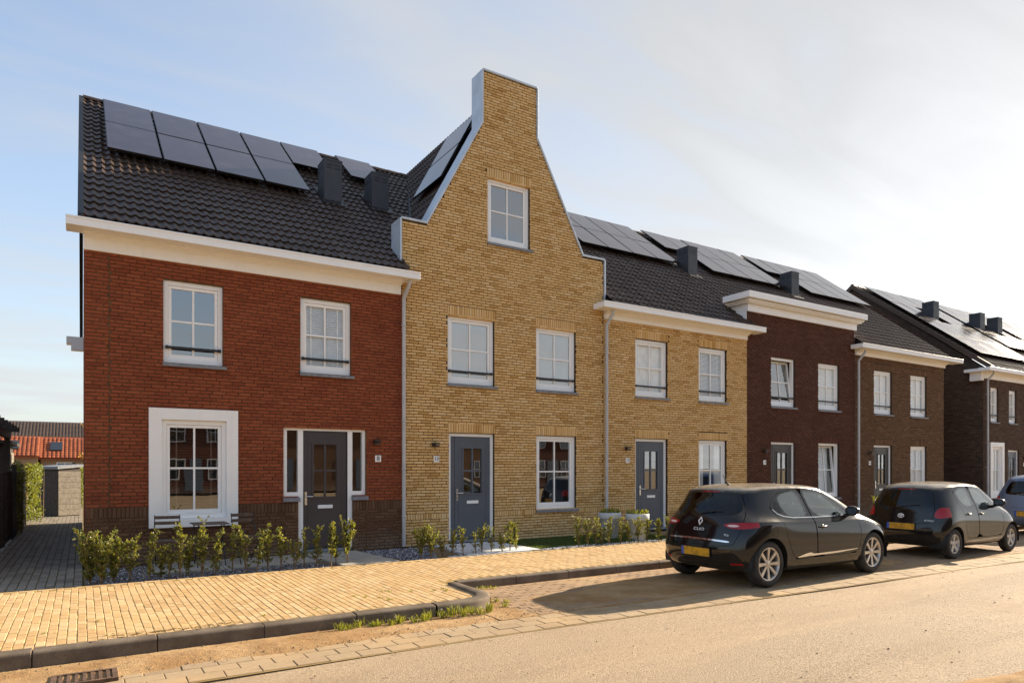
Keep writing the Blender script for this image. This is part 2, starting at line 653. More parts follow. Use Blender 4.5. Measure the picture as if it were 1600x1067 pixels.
def cells(b, u0, u1, v0, v1, openings, y0, y1):
    """a slab with rectangular holes, from boxes"""
    us = sorted({u0, u1} | {o[k] for o in openings for k in (0, 1) if u0 < o[k] < u1})
    vs_ = sorted({v0, v1} | {o[k] for o in openings for k in (2, 3) if v0 < o[k] < v1})
    for i in range(len(us) - 1):
        run = None
        for j in range(len(vs_) - 1):
            cu, cv = (us[i] + us[i + 1]) / 2, (vs_[j] + vs_[j + 1]) / 2
            solid = not any(o[0] < cu < o[1] and o[2] < cv < o[3] for o in openings)
            if solid:
                run = (vs_[j] if run is None else run[0], vs_[j + 1])
            if (not solid or j == len(vs_) - 2) and run:
                b.box((us[i], y0, run[0]), (us[i + 1], y1, run[1]))
                run = None


# ================================================================== windows and doors
def window(parent, u0, u1, v0, v1, y=0.07, frame_mat='white_paint', bar=True, sill=True, fill=None, tilt=0.0, cross=True, name='window'):
    """a white timber window seen from outside, frame face at y"""
    fm = M[frame_mat]
    fw = 0.075
    b = MB()
    b.box((u0, y, v0), (u0 + fw, y + 0.09, v1))
    b.box((u1 - fw, y, v0), (u1, y + 0.09, v1))
    b.box((u0 + fw, y, v1 - fw), (u1 - fw, y + 0.09, v1))
    b.box((u0 + fw, y, v0), (u1 - fw, y + 0.09, v0 + fw))
    w = b.build(name, fm, parent)
    # sash a little behind the frame face
    a0, a1, b0, b1 = u0 + fw + 0.004, u1 - fw - 0.004, v0 + fw + 0.004, v1 - fw - 0.004
    sw = 0.052
    ys = y + 0.022
    piv = Vector(((a0 + a1) / 2, ys, b0))

    def lean(o):
        if tilt:
            # bottom hung window leaning inwards at the top
            o.matrix_basis = Matrix.Translation(piv) @ Matrix.Rotation(-tilt, 4, 'X') @ Matrix.Translation(-piv)
        return o
    s_ = MB()
    s_.box((a0, ys, b0), (a0 + sw, ys + 0.06, b1))
    s_.box((a1 - sw, ys, b0), (a1, ys + 0.06, b1))
    s_.box((a0 + sw, ys, b1 - sw), (a1 - sw, ys + 0.06, b1))
    s_.box((a0 + sw, ys, b0), (a1 - sw, ys + 0.06, b0 + sw + 0.02))
    lean(s_.build('sash', fm, w))
    g0, g1, h0, h1 = a0 + sw, a1 - sw, b0 + sw + 0.02, b1 - sw
    mu, mv = (g0 + g1) / 2, (h0 + h1) / 2 + 0.01
    if cross:
        q = MB()
        t_ = 0.016
        q.box((mu - t_, ys + 0.008, h0), (mu + t_, ys + 0.05, h1))
        q.box((g0, ys + 0.0105, mv - t_), (mu - t_, ys + 0.048, mv + t_))
        q.box((mu + t_, ys + 0.0105, mv - t_), (g1, ys + 0.048, mv + t_))
        lean(q.build('glazing_bar', fm, w))
        quads = [(g0, mu - t_, h0, mv - t_), (mu + t_, g1, h0, mv - t_), (g0, mu - t_, mv + t_, h1), (mu + t_, g1, mv + t_, h1)]
    else:
        quads = [(g0, g1, h0, h1)]
    for (p0, p1, q0, q1) in quads:
        g = MB()
        yg = ys + 0.028 + rng.uniform(-0.0015, 0.0015)
        e = rng.uniform(-0.0012, 0.0012)
        g.add([(p0, yg, q0), (p1, yg + e, q0), (p1, yg + e, q1), (p0, yg, q1)], [(0, 1, 2, 3)])
        lean(g.build('pane', M['clear_glass' if fill in ('blind', 'curtain', 'net') else 'glass'], w))
    if sill:
        t = MB()
        t.add([(u0 - 0.02, -0.05, v0 - 0.075), (u1 + 0.06, -0.05, v0 - 0.075), (u1 + 0.06, -0.05, v0 - 0.022), (u0 - 0.02, -0.05, v0 - 0.022),
               (u0 - 0.02, y + 0.05, v0 - 0.075), (u1 + 0.06, y + 0.05, v0 - 0.075), (u1 + 0.06, y + 0.05, v0 - 0.002), (u0 - 0.02, y + 0.05, v0 - 0.002)],
              [(0, 1, 2, 3), (3, 2, 6, 7), (4, 0, 3, 7), (1, 5, 6, 2), (4, 5, 1, 0)])
        t.build('sill', M['grey_stone'], w)
    if bar:
        t = MB()
        zb = v0 + 0.27
        t.box((u0 + 0.05, y - 0.035, zb - 0.022), (u1 - 0.05, y - 0.010, zb + 0.022))
        for uu in (u0 + 0.05, u1 - 0.05):
            t.box((uu - 0.02, y - 0.042, zb - 0.028), (uu + 0.02, y - 0.001, zb + 0.028))
        t.build('safety_bar', M['black_metal'], w)
    yi = y + (0.078 if not tilt else 0.30)
    if fill == 'blind' or fill == 'dark_blind' or fill == 'half_blind':
        t = MB()
        lo = h0 + (h1 - h0) * (0.0 if fill != 'half_blind' else 0.45)
        z = lo
        mat = M['dark_blind'] if fill == 'dark_blind' else M['blind']
        dz_, step = (0.033, 0.036) if fill != 'dark_blind' else (0.007, 0.05)
        while z < h1:
            t.add([(g0 - 0.03, yi, z), (g1 + 0.03, yi, z), (g1 + 0.03, yi + 0.018, z + dz_), (g0 - 0.03, yi + 0.018, z + dz_)], [(0, 1, 2, 3)])
            z += step
        for k in (0.14, 0.86):
            uu = g0 + (g1 - g0) * k
            t.box((uu - 0.012, yi - 0.006, lo), (uu + 0.012, yi - 0.004, h1))
        t.build('blind', mat, w)
    elif fill == 'roller':
        t = MB()
        t.add([(g0 - 0.04, yi, v0), (g1 + 0.04, yi, v0), (g1 + 0.04, yi, v1), (g0 - 0.04, yi, v1)], [(0, 1, 2, 3)])
        t.build('roller_blind', M['roller'], w)
    elif fill in ('curtain', 'net'):
        t = MB()
        n_ = 40
        pr = [(g0 - 0.05 + (g1 - g0 + 0.1) * k / n_, yi + 0.03 + 0.012 * math.sin(k * 1.9) + 0.006 * math.sin(k * 0.7 + u0)) for k in range(n_ + 1)]
        rows = [(p[0], p[1], zz) for zz in (v0 - 0.02, v1) for p in pr]
        t.add(rows, [(k, k + 1, n_ + 2 + k, n_ + 1 + k) for k in range(n_)], 0, True)
        t.build('curtain', M['curtain'], w)
    elif fill == 'drapes':
        for s0, s1 in ((g0 - 0.06, g0 + (g1 - g0) * 0.24), (g1 - (g1 - g0) * 0.24, g1 + 0.06)):
            t = MB()
            n_ = 16
            pr = [(s0 + (s1 - s0) * k / n_, yi + 0.03 + 0.02 * math.sin(k * 2.2)) for k in range(n_ + 1)]
            t.add([(p[0], p[1], zz) for zz in (v0 - 0.02, v1) for p in pr], [(k, k + 1, n_ + 2 + k, n_ + 1 + k) for k in range(n_)], 0, True)
            t.build('curtain', M['curtain'], w)
    return w


def door(parent, u0, u1, v0, v1, mat, leaf=None, y=0.07, side_lights=None):
    """front door in a white frame; leaf = (a0, a1) of the door leaf"""
    fm = M['white_paint']
    fw = 0.065
    b = MB()
    b.box((u0, y, v0), (u0 + fw, y + 0.09, v1))
    b.box((u1 - fw, y, v0), (u1, y + 0.09, v1))
    b.box((u0 + fw, y, v1 - fw), (u1 - fw, y + 0.09, v1))
    fr = b.build('door_frame', fm, parent)
    st = MB()
    st.box((u0, y - 0.05, v0 - 0.055), (u1, y + 0.1, v0 - 0.002))
    st.build('threshold', M['grey_stone'], fr)
    a0, a1 = (u0 + fw + 0.12, u1 - fw - 0.004) if leaf is None else leaf
    z0, z1 = v0 + 0.012, v1 - fw - 0.004
    yd = y + 0.03
    dm = M[mat]
    w0, w1 = a0 + (a1 - a0) * 0.24, a1 - (a1 - a0) * 0.24
    h1 = z1 - 0.26
    h0 = z0 + 1.02
    d = MB()
    d.box((a0, yd, z0), (w0, yd + 0.05, z1))
    d.box((w1, yd, z0), (a1, yd + 0.05, z1))
    d.box((w0, yd, z0), (w1, yd + 0.05, h0))
    d.box((w0, yd, h1), (w1, yd + 0.05, z1))
    # raised beading round the light, and the vertical grooves of the leaf
    e = 0.035
    d.box((w0 - e, yd - 0.014, h0 - e), (w0, yd, h1 + e))
    d.box((w1, yd - 0.014, h0 - e), (w1 + e, yd, h1 + e))
    d.box((w0, yd - 0.014, h0 - e), (w1, yd, h0))
    d.box((w0, yd - 0.014, h1), (w1, yd, h1 + e))
    for uu in (a0 + 0.10, a1 - 0.10):
        d.box((uu - 0.006, yd - 0.005, z0 + 0.12), (uu + 0.006, yd, z1 - 0.12))
    d.box((a0 + 0.1, yd - 0.005, z1 - 0.132), (a1 - 0.1, yd, z1 - 0.12))
    if leaf is None:
        d.box((u0 + fw + 0.003, yd + 0.002, z0), (a0 - 0.008, yd + 0.05, z1))
    dr = d.build('door', dm, parent)
    mu, mv = (w0 + w1) / 2, (h0 + h1) / 2
    q = MB()
    t_ = 0.02
    q.box((mu - t_, yd + 0.004, h0), (mu + t_, yd + 0.046, h1))
    q.box((w0, yd + 0.007, mv - t_), (mu - t_, yd + 0.044, mv + t_))
    q.box((mu + t_, yd + 0.007, mv - t_), (w1, yd + 0.044, mv + t_))
    q.build('glazing_bar', dm, dr)
    for (p0, p1, q0, q1) in ((w0, mu - t_, h0, mv - t_), (mu + t_, w1, h0, mv - t_), (w0, mu - t_, mv + t_, h1), (mu + t_, w1, mv + t_, h1)):
        g = MB()
        yg = yd + 0.026 + rng.uniform(-0.001, 0.001)
        g.add([(p0, yg, q0), (p1, yg, q0), (p1, yg, q1), (p0, yg, q1)], [(0, 1, 2, 3)])
        g.build('pane', M['glass'], dr)
    # letter flap, long plate with lever handle, kick plate
    t = MB()
    lz = h0 - 0.20
    t.box((mu - 0.15, yd - 0.014, lz - 0.035), (mu + 0.15, yd - 0.0005, lz + 0.035))
    bevel(t.build('letter_flap', M['enamel'], dr), 0.006)
    t = MB()
    hx = a0 + 0.055
    t.box((hx - 0.022, yd - 0.012, z0 + 0.86), (hx + 0.022, yd - 0.0005, z0 + 1.12))
    t.tube([(hx, yd - 0.012, z0 + 1.03), (hx, yd - 0.06, z0 + 1.03), (hx + 0.03, yd - 0.068, z0 + 1.03), (hx + 0.12, yd - 0.066, z0 + 1.025)], 0.012, 8)
    t.build('door_handle', M['steel'], dr)
    t = MB()
    t.box((a0 + 0.03, yd - 0.007, z0 + 0.02), (a1 - 0.03, yd - 0.0005, z0 + 0.24))
    t.build('kick_plate', M['door_grey'] if mat == 'door_grey' else dm, dr)
    return fr


def wall_lamp(parent, u, z):
    b = MB()
    b.box((u - 0.035, -0.03, z - 0.03), (u + 0.035, 0.0, z + 0.03))
    b.box((u - 0.07, -0.15, z + 0.012), (u + 0.07, -0.02, z + 0.04))
    b.box((u - 0.06, -0.13, z - 0.05), (u + 0.06, -0.03, z - 0.012))
    o = b.build('wall_lamp', M['lamp_metal'], parent)
    return o


def number_plate(parent, u, z, txt):
    b = MB()
    b.box((u - 0.066, -0.012, z - 0.068), (u + 0.066, -0.001, z + 0.068))
    p = bevel(b.build('number_sign', M['enamel'], parent), 0.004)
    me = text_mesh(txt, 0.135 if len(txt) == 1 else 0.115, 0.001)
    me.materials.append(M['ink'])
    o = link('digits', me, p)
    o.location = (u, -0.0145, z + 0.002)
    o.rotation_euler = (R(90), 0, 0)
    return p


def downpipe(parent, x, z_top, y=-0.10, z_bot=0.03):
    b = MB()
    b.tube([(x + 0.05, -0.30, z_top), (x + 0.045, -0.29, z_top - 0.08), (x, y, z_top - 0.33), (x, y, z_top - 0.42)], 0.042, 10)
    b.tube([(x, y, z_top - 0.40), (x, y, z_bot)], 0.04, 12)
    o = b.build('downpipe', M['pipe_grey'], parent)
    c_ = MB()
    z = z_top - 0.9
    while z > 0.4:
        c_.lathe([(0.041, -0.016), (0.048, -0.014), (0.048, 0.014), (0.041, 0.016)], 12, (x, y, z))
        c_.box((x - 0.009, y + 0.04, z - 0.009), (x + 0.009, 0.0, z + 0.009))
        z -= 1.0
    c_.build('pipe_clip', M['pipe_grey'], o)
    return o


def cornice(parent, x0, x1, z_top, y_out=-0.45, left_return=False, wx0=None, wx1=None, frieze=0.185, end_left=True):
    """white box gutter on a moulded frieze"""
    b = MB()
    zt = z_top
    b.box((x0, y_out, zt - 0.135), (x1, -0.02, zt))                     # gutter box
    b.box((x0 + 0.0, y_out - 0.012, zt - 0.02), (x1, y_out, zt + 0.012))  # metal drip edge
    o = bevel(b.build('gutter', M['white_paint'], parent), 0.004)
    wx0 = x0 + 0.22 if wx0 is None else wx0
    wx1 = x1 - 0.2 if wx1 is None else wx1
    m = MB()
    # bed mould (stepped, sloping back) under the soffit, then flat frieze board
    prof = [(-0.19, zt - 0.136), (-0.19, zt - 0.152), (-0.165, zt - 0.158), (-0.15, zt - 0.172), (-0.12, zt - 0.182), (-0.12, zt - 0.192), (-0.085, zt - 0.200), (-0.085, zt - 0.207),
            (-0.05, zt - 0.207), (-0.05, zt - 0.207 - frieze), (0.02, zt - 0.207 - frieze), (0.02, zt - 0.136)]
    m.prism(prof, 'x', wx0, wx1)
    fix_normals(m.build('frieze', M['cream_paint'], parent))
    return o


# ================================================================== roofs
RY0, RZ0, RY1, RZ1 = -0.36, 5.74, 5.62, 10.36
RP = math.atan2(RZ1 - RZ0, RY1 - RY0)
RL = math.hypot(RZ1 - RZ0, RY1 - RY0)
TW, TG = 0.30, 0.318


def tile_mesh(mat, w=TW, g=TG):
    key = ('tile', mat.name, w, g)
    if key not in BRICK:
        b = MB()
        n_ = 14
        top, bot, lip = [], [], []
        for k in range(n_ + 1):
            u = w * 1.02 * k / n_
            ph = k / n_
            f2 = (2 * ph) % 1.0 if k < n_ else 0.0
            dd = min(f2, 1 - f2) * 2
            h = 0.034 * math.exp(-(dd / 0.45) ** 2)
            top.append((u, 0, h))
            bot.append((u, g + 0.05, h - 0.034))
            lip.append((u, 0.005, h - 0.030))
        v = lip + top + bot
        N_ = n_ + 1
        b.add(v, [(k, k + 1, N_ + k + 1, N_ + k) for k in range(n_)])
        b.add(v, [(N_ + k, N_ + k + 1, 2 * N_ + k + 1, 2 * N_ + k) for k in range(n_)], 0, True)
        me = b.mesh('roof_tile')
        me.materials.append(mat)
        BRICK[key] = me
    return BRICK[key]


def lay_tiles(roof, mat, x0, x1, s0, s1, n_single=0, skip=None, seed=3):
    """tiles on the front slope between x0..x1 and slope distances s0..s1"""
    me = tile_mesh(mat)
    rg = random.Random(seed)
    cp, sp_ = math.cos(RP), math.sin(RP)
    pieces = []
    nx = int(round((x1 - x0) / TW))
    tw = (x1 - x0) / nx
    s = s0
    while s < s1 - 0.05:
        for i in range(nx):
            x = x0 + i * tw
            if skip and skip(x, s):
                continue
            pieces.append((x, s))
        s += TG
    rank = []
    for i, (x, s) in enumerate(pieces):
        p = Vector((x + 0.15, RY0 + s * cp, RZ0 + s * sp_))
        if in_view(p):
            rank.append(((p - EYE).length, i))
    rank.sort()
    single = {i for _, i in rank[:n_single]}
    j = MB()
    sxs = tw / TW
    for i, (x, s) in enumerate(pieces):
        dz = rg.uniform(-0.003, 0.003)
        loc = Vector((x, RY0 + s * cp - sp_ * (0.03 + dz), RZ0 + s * sp_ + cp * (0.03 + dz)))
        rx = RP + rg.uniform(-0.006, 0.006)
        if i in single:
            o = link('roof_tile', me, roof)
            o.location = loc
            o.rotation_euler = (rx, 0, 0)
            o.scale = (sxs, 1, 1)
        else:
            c_, s_ = math.cos(rx), math.sin(rx)
            j.add([(loc.x + q.co.x * sxs, loc.y + q.co.y * c_ - q.co.z * s_, loc.z + q.co.y * s_ + q.co.z * c_) for q in me.vertices],
                  [tuple(p.vertices) for p in me.polygons], 0, True)
    if j.v:
        j.build('tile_courses', mat, roof, kind='stuff')


def on_roof(x, s, off=0.0):
    return Vector((x, RY0 + s * math.cos(RP) - math.sin(RP) * off, RZ0 + s * math.sin(RP) + math.cos(RP) * off))


def ridge(roof, mat, x0, x1):
    x = x0
    while x < x1 - 0.1:
        b = MB()
        L = min(0.42, x1 - x)
        n_ = 8
        v = []
        for xx, r in ((x, 0.105), (x + L - 0.02, 0.098)):
            for k in range(n_ + 1):
                a = math.pi * k / n_
                v.append((xx, RY1 - r * math.cos(a), RZ1 - 0.01 + r * math.sin(a)))
        b.add(v, [(k, k + 1, n_ + 2 + k, n_ + 1 + k) for k in range(n_)], 0, True)
        b.add(v, [tuple(range(n_ + 1))])
        b.build('ridge_tile', mat, roof)
        x += 0.40


def roof_deck(parent, x0, x1, depth, mat, ys=None):
    """the boarded slopes below the tiles, with the rear slope"""
    b = MB()
    t = 0.14
    yb = 2 * RY1 - RY0 if depth is None else depth
    zb = RZ1 - (yb - RY1) * math.tan(RP)
    if ys is None:
        ys = RY0
    zs_ = RZ0 + (ys - RY0) * math.tan(RP)
    pf = [(ys, zs_ - 0.005), (RY1, RZ1 - 0.005), (yb, zb), (yb, zb - t), (RY1, RZ1 - t), (ys, zs_ - t * 0.4)]
    b.prism(pf, 'x', x0, x1)
    return fix_normals(b.build('roof', mat, parent))


def solar_panel(parent, x0, x1, s0, s1, off=0.205):
    b = MB()
    w, h = x1 - x0, s1 - s0
    b.box((0, 0, -0.035), (w, h, 0.0), 1)
    e = 0.012
    b.add([(e, e, 0.0012), (w - e, e, 0.0012), (w - e, h - e, 0.0012), (e, h - e, 0.0012)], [(0, 1, 2, 3)], 0)
    o = b.build('solar_panel', [M['solar'], M['solar_frame']], parent)
    o.location = on_roof(x0, s0, off)
    o.rotation_euler = (RP + rng.uniform(-0.004, 0.004), rng.uniform(-0.003, 0.003), 0)
    return o


def roof_vent(parent, x0, x1, y0, z_top, depth=0.52):
    z_base = RZ0 + (y0 - RY0) * math.tan(RP)
    b = MB()
    b.add([(x0, y0, z_base - 0.1), (x1, y0, z_base - 0.1), (x1, y0 + depth, z_base + 0.2), (x0, y0 + depth, z_base + 0.2),
           (x0, y0, z_top), (x1, y0, z_top), (x1, y0 + depth, z_top), (x0, y0 + depth, z_top)],
          [(4, 5, 6, 7), (0, 1, 5, 4), (1, 2, 6, 5), (2, 3, 7, 6), (3, 0, 4, 7)])
    b.box((x0 - 0.008, y0 - 0.008, z_top - 0.03), (x1 + 0.008, y0 + depth + 0.008, z_top + 0.012))
    o = b.build('roof_vent', M['vent_metal'], parent)
    c_ = MB()
    w = x1 - x0
    for k in range(2):
        for q in range(2):
            u = x0 + w * (0.12 + 0.43 * q)
            c_.box((u, y0 - 0.004, z_top - 0.14 - 0.075 * k), (u + w * 0.33, y0 + 0.01, z_top - 0.105 - 0.075 * k))
            v_ = y0 + depth * (0.12 + 0.43 * q)
            c_.box((x0 - 0.004, v_, z_top - 0.14 - 0.075 * k), (x0 + 0.01, v_ + depth * 0.33, z_top - 0.105 - 0.075 * k))
    c_.build('louvre', M['black_metal'], o)
    f = MB()
    zs = [RZ0 + (yy - RY0) * math.tan(RP) + 0.055 for yy in (y0 - 0.2, y0 + 0.7)]
    f.add([(x0 - 0.08, y0 - 0.2, zs[0]), (x1 + 0.08, y0 - 0.2, zs[0]), (x1 + 0.08, y0 + 0.7, zs[1]), (x0 - 0.08, y0 + 0.7, zs[1])], [(0, 1, 2, 3)])
    f.build('flashing', M['black_metal'], o)
    return o


DEPTH = 11.3


def shell(parent, x0, x1, gable_left=None, gable_right=None):
    """floors, party walls and rear wall that keep the rooms dark; 22 cm in from the outer faces"""
    b = MB()
    a0 = x0 + (0.3 if gable_left else 0.012)
    a1 = x1 - (0.3 if gable_right else 0.012)
    b.box((a0, 0.32, -0.05), (a1, DEPTH - 0.3, 0.0))
    b.box((a0, 0.32, 2.72), (a1, DEPTH - 0.3, 2.98))
    b.box((a0, 0.32, 5.30), (a1, DEPTH - 0.3, 5.42))
    b.box((a0, 4.4, 0.0), (a1, 4.5, 2.72))
    b.box((a0, 4.4, 2.98), (a1, 4.5, 5.3))
    if not gable_left:
        b.box((a0, 0.32, 0.0), (a0 + 0.1, DEPTH - 0.3, 5.3))
    if not gable_right:
        b.box((a1 - 0.1, 0.32, 0.0), (a1, DEPTH - 0.3, 5.3))
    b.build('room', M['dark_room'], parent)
    r_ = MB()
    r_.box((x0, DEPTH - 0.3, 0.0), (x1, DEPTH, 5.6))
    r_.build('rear_wall', M['brown_mortar'], parent)


def gable_wall(parent, x, mortar, brick, facing, n_single=0, n_cols=None):
    """side gable: facing -1 looks to -x, +1 to +x"""
    b = MB()
    t = 0.3
    x0, x1 = (x + 0.012, x + t) if facing < 0 else (x - t, x - 0.012)
    pts = [(0.012, 0.0), (0.012, 5.5), (RY0 + 0.4, 5.5 + 0.3), (RY1, RZ1 - 0.12), (DEPTH - 0.05, 5.75), (DEPTH - 0.05, 0.0)]
    b.prism(pts, 'x', x0, x1)
    w = fix_normals(b.build('gable_wall', mortar, parent))

    def lim(v):
        if v < 5.5:
            return (0.0, DEPTH)
        t_ = (v - 5.5 + 0.1) / (RZ1 - 0.2 - 5.5)
        return (RY1 * t_, DEPTH - (DEPTH - RY1) * t_)

    def place(u, v):
        if facing < 0:
            return Vector((x, u, v)), R(-90)
        return Vector((x, u, v)), R(90)
    bricks(w, brick, 0.0, DEPTH, 0.0, 10.2, limits=lim, place=place, seed=11, n_single=n_single)
    return w


# window / door grid shared by the row
Z_W1, Z_W2 = 3.53, 5.03          # upper floor windows
Z_D0, Z_D1 = 0.07, 2.44          # doors
Z_G0, Z_G1 = 0.70, 2.44          # ground floor windows
SOLD = 0.215


def front(parent, x0, x1, top, mortar, brick, openings, soldiers=(), joints=(), n_single=0, seed=1, zones=None, limits=None, v1=None):
    b = MB()
    cells(b, x0, x1, -0.05, top, openings, 0.016, 0.30)
    w = b.build('front_wall', mortar, parent)
    if zones is None:
        bricks(w, brick, x0, x1, 0.0, top, openings, soldiers, limits, joints, n_single, seed=seed)
    return w


# ------------------------------------------------------------------ number 8: red house
X8, X10, X12, X14, X16, XE = 0.04, 5.70, 11.18, 16.66, 22.18, 28.10
h8 = tag(empty('terraced_house', (0, 0, 0)), 'red brick end house number 8 with white framed window and dark brown door', 'house', 'terraced houses')
op8 = [(1.21, 2.19, Z_W1, 4.99), (3.59, 4.60, Z_W1, 4.99), (1.02, 2.40, 0.66, 2.68), (3.55, 4.64, -0.1, 2.46), (3.27, 3.56, 1.10, 2.46), (4.63, 4.92, 1.10, 2.46)]
b = MB()
cells(b, X8, X10, -0.05, 5.5, op8, 0.016, 0.30)
w8 = b.build('front_wall', M['red_mortar'], h8)
bricks(w8, M['red_brick'], X8, X10, 1.0, 5.5, op8, (), None, (0.39,), n_single=300, seed=5)
b = MB()
b.box((X8 + 0.004, 0.007, -0.02), (X10, 0.0095, 1.0))
bricks(w8, M['plinth_brick'], X8, X10, 0.0, 0.8125, op8, (), None, (0.39, 3.29, 4.92), seed=6, joined_name='plinth_courses')
sol = MB()
for (s0, s1) in span_minus(X8, X10, [(o[0], o[1]) for o in op8 if o[2] < 0.9 < o[3]]):
    n_ = int((s1 - s0) / PH)
    for k in range(n_):
        u = s0 + (k + 0.5) * (s1 - s0) / n_
        dy = rng.uniform(-0.003, 0.003)
        sol.add([(u + q.co.x, q.co.y + dy, 0.906 + q.co.z) for q in brick_mesh(M['plinth_brick'], (s1 - s0) / n_ - 0.01, 0.175).vertices],
                [tuple(p.vertices) for p in brick_mesh(M['plinth_brick'], (s1 - s0) / n_ - 0.01, 0.175).polygons])
sol.build('soldier_course', M['plinth_brick'], w8, kind='stuff')
window(h8, 1.215, 2.185, Z_W1 + 0.005, 4.985)
window(h8, 3.595, 4.595, Z_W1 + 0.005, 4.985, fill='blind')
# wide white surround of the ground floor window
b = MB()
sx0, sx1, sz0, sz1 = 0.98, 2.44, 0.62, 2.72
b.box((sx0, -0.045, sz0), (sx0 + 0.20, 0.12, sz1))
b.box((sx1 - 0.20, -0.045, sz0), (sx1, 0.12, sz1))
b.box((sx0 + 0.20, -0.045, sz1 - 0.20), (sx1 - 0.20, 0.12, sz1))
b.box((sx0 + 0.20, -0.045, sz0), (sx1 - 0.20, 0.12, sz0 + 0.155))
bevel(b.build('window_surround', M['white_paint'], h8), 0.003)
window(h8, sx0 + 0.203, sx1 - 0.203, sz0 + 0.158, sz1 - 0.203, y=0.015, bar=False, sill=False, fill='dark_blind')
# door with side lights
b = MB()
for (p0, p1) in ((3.275, 3.345), (3.555, 3.655), (4.545, 4.645), (4.855, 4.915)):
    low = 0.07 if 3.5 < p0 < 4.8 else 1.12
    b.box((p0, 0.06, low), (p1, 0.15, 2.40))
b.box((3.275, 0.06, 2.40), (4.915, 0.15, 2.455))
for (p0, p1) in ((3.345, 3.555), (4.645, 4.855)):
    b.box((p0, 0.06, 1.12), (p1, 0.15, 1.20))
sl = b.build('side_light', M['white_paint'], h8)
for (p0, p1) in ((3.345, 3.555), (4.645, 4.855)):
    g = MB()
    g.add([(p0, 0.11, 1.2), (p1, 0.11, 1.2), (p1, 0.11, 2.4), (p0, 0.11, 2.4)], [(0, 1, 2, 3)])
    g.build('pane', M['glass'], sl)
    g = MB()
    q0, q1 = (p0 - 0.09, p1 + 0.02) if p0 < 4 else (p0 - 0.02, p1 + 0.1)
    g.add([(q0, -0.05, 1.02), (q1, -0.05, 1.02), (q1, -0.05, 1.085), (q0, -0.05, 1.085), (q0, 0.1, 1.02), (q1, 0.1, 1.02), (q1, 0.1, 1.118), (q0, 0.1, 1.118)],
          [(0, 1, 2, 3), (3, 2, 6, 7), (4, 0, 3, 7), (1, 5, 6, 2), (4, 5, 1, 0)])
    g.build('sill', M['grey_stone'], sl)
door(h8, 3.59, 4.61, 0.07, 2.465, 'door_brown', leaf=(3.66, 4.54), y=0.065)
wall_lamp(h8, 5.12, 2.20)
number_plate(h8, 5.17, 1.86, '8')
cornice(h8, -0.22, 5.92, 5.69, wx0=X8 - 0.02, wx1=5.66)
gb = gable_wall(h8, X8, M['red_mortar'], M['red_brick'], -1)
r8 = roof_deck(h8, X8 + 0.005, X10 - 0.02, None, M['black_metal'])
lay_tiles(r8, M['roof_tile'], X8 - 0.02, 8.4, 0.0, RL - 0.12, n_single=300,
          skip=lambda x, s: x > 5.72 and (RZ0 + s * math.sin(RP)) < 6.92 + 1.835 * (x + 0.2 - 6.28) - 0.9 or (x > 5.6 and s < 1.3))
ridge(r8, M['roof_tile'], X8 - 0.02, 8.4)
b = MB()
for s0, s1 in ((0.0, RL),):
    p, q = on_roof(0, -0.05, 0.02), on_roof(0, RL, 0.02)
    b.prism([(p.y, p.z - 0.16), (p.y, p.z + 0.05), (q.y, q.z + 0.05), (2 * RY1 - RY0, RZ0 + 0.05), (2 * RY1 - RY0, RZ0 - 0.15), (q.y, q.z - 0.16)], 'x', X8 - 0.10, X8 - 0.015)
fix_normals(b.build('verge_board', M['black_metal'], h8))
b = MB()
b.box((-0.40, DEPTH - 0.05, 5.45), (0.8, DEPTH + 0.45, 5.65))
b.box((-0.28, DEPTH - 0.05, 5.25), (0.8, DEPTH + 0.25, 5.45))
b.build('rear_gutter', M['cream_paint'], h8)
shell(h8, X8, X10, gable_left=True)
for i in range(4):
    x = 0.42 + i * 1.005
    solar_panel(h8, x, x + 0.965, 3.40, 5.26)
    solar_panel(h8, x, x + 0.965, 5.29, 7.16)
solar_panel(h8, 4.44, 5.42, 5.46, 7.20)
solar_panel(h8, 5.94, 6.92, 5.52, 7.26)
roof_vent(h8, 4.79, 5.21, 2.42, 8.90)
roof_vent(h8, 6.02, 6.46, 2.60, 8.93)
downpipe(h8, 5.70, 5.55)

# ------------------------------------------------------------------ number 10: yellow gable house
h10 = tag(empty('terraced_house', (X10, 0, 0)), 'yellow brick house number 10 with tall stepped gable and grey front door', 'house', 'terraced houses')
for o in (h10,):
    o.location = (0, 0, 0)
GX0, GX1, GS0, GS1, GN0, GN1 = X10 + 0.005, X12 - 0.005, 6.28, 10.50, 7.67, 9.12
GZS, GZN, GZT = 6.90, 9.47, 10.62
op10 = [(6.78, 7.97, Z_W1, Z_W2), (9.12, 10.30, Z_W1, Z_W2), (6.81, 7.97, -0.1, Z_D1), (9.13, 10.31, Z_G0 - 0.02, Z_G1), (7.79, 8.94, 6.80, 8.28)]
s10 = [(o[0] - 0.02, o[1] + 0.03, o[3] + 0.002, o[3] + SOLD) for o in op10]
belt10 = [(a, b_, 0.5625, 0.6875) for (a, b_) in span_minus(GX0, GX1, [(6.81, 7.97)])]
b = MB()
cells(b, GX0, GX1, -0.05, GZS, op10, 0.016, 0.30)


def gable_lim(v):
    if v < GZS:
        return (GX0, GX1)
    if v < GZN:
        t = (v - GZS) / (GZN - GZS)
        return (GS0 + (GN0 - GS0) * t, GS1 + (GN1 - GS1) * t)
    return (GN0, GN1)


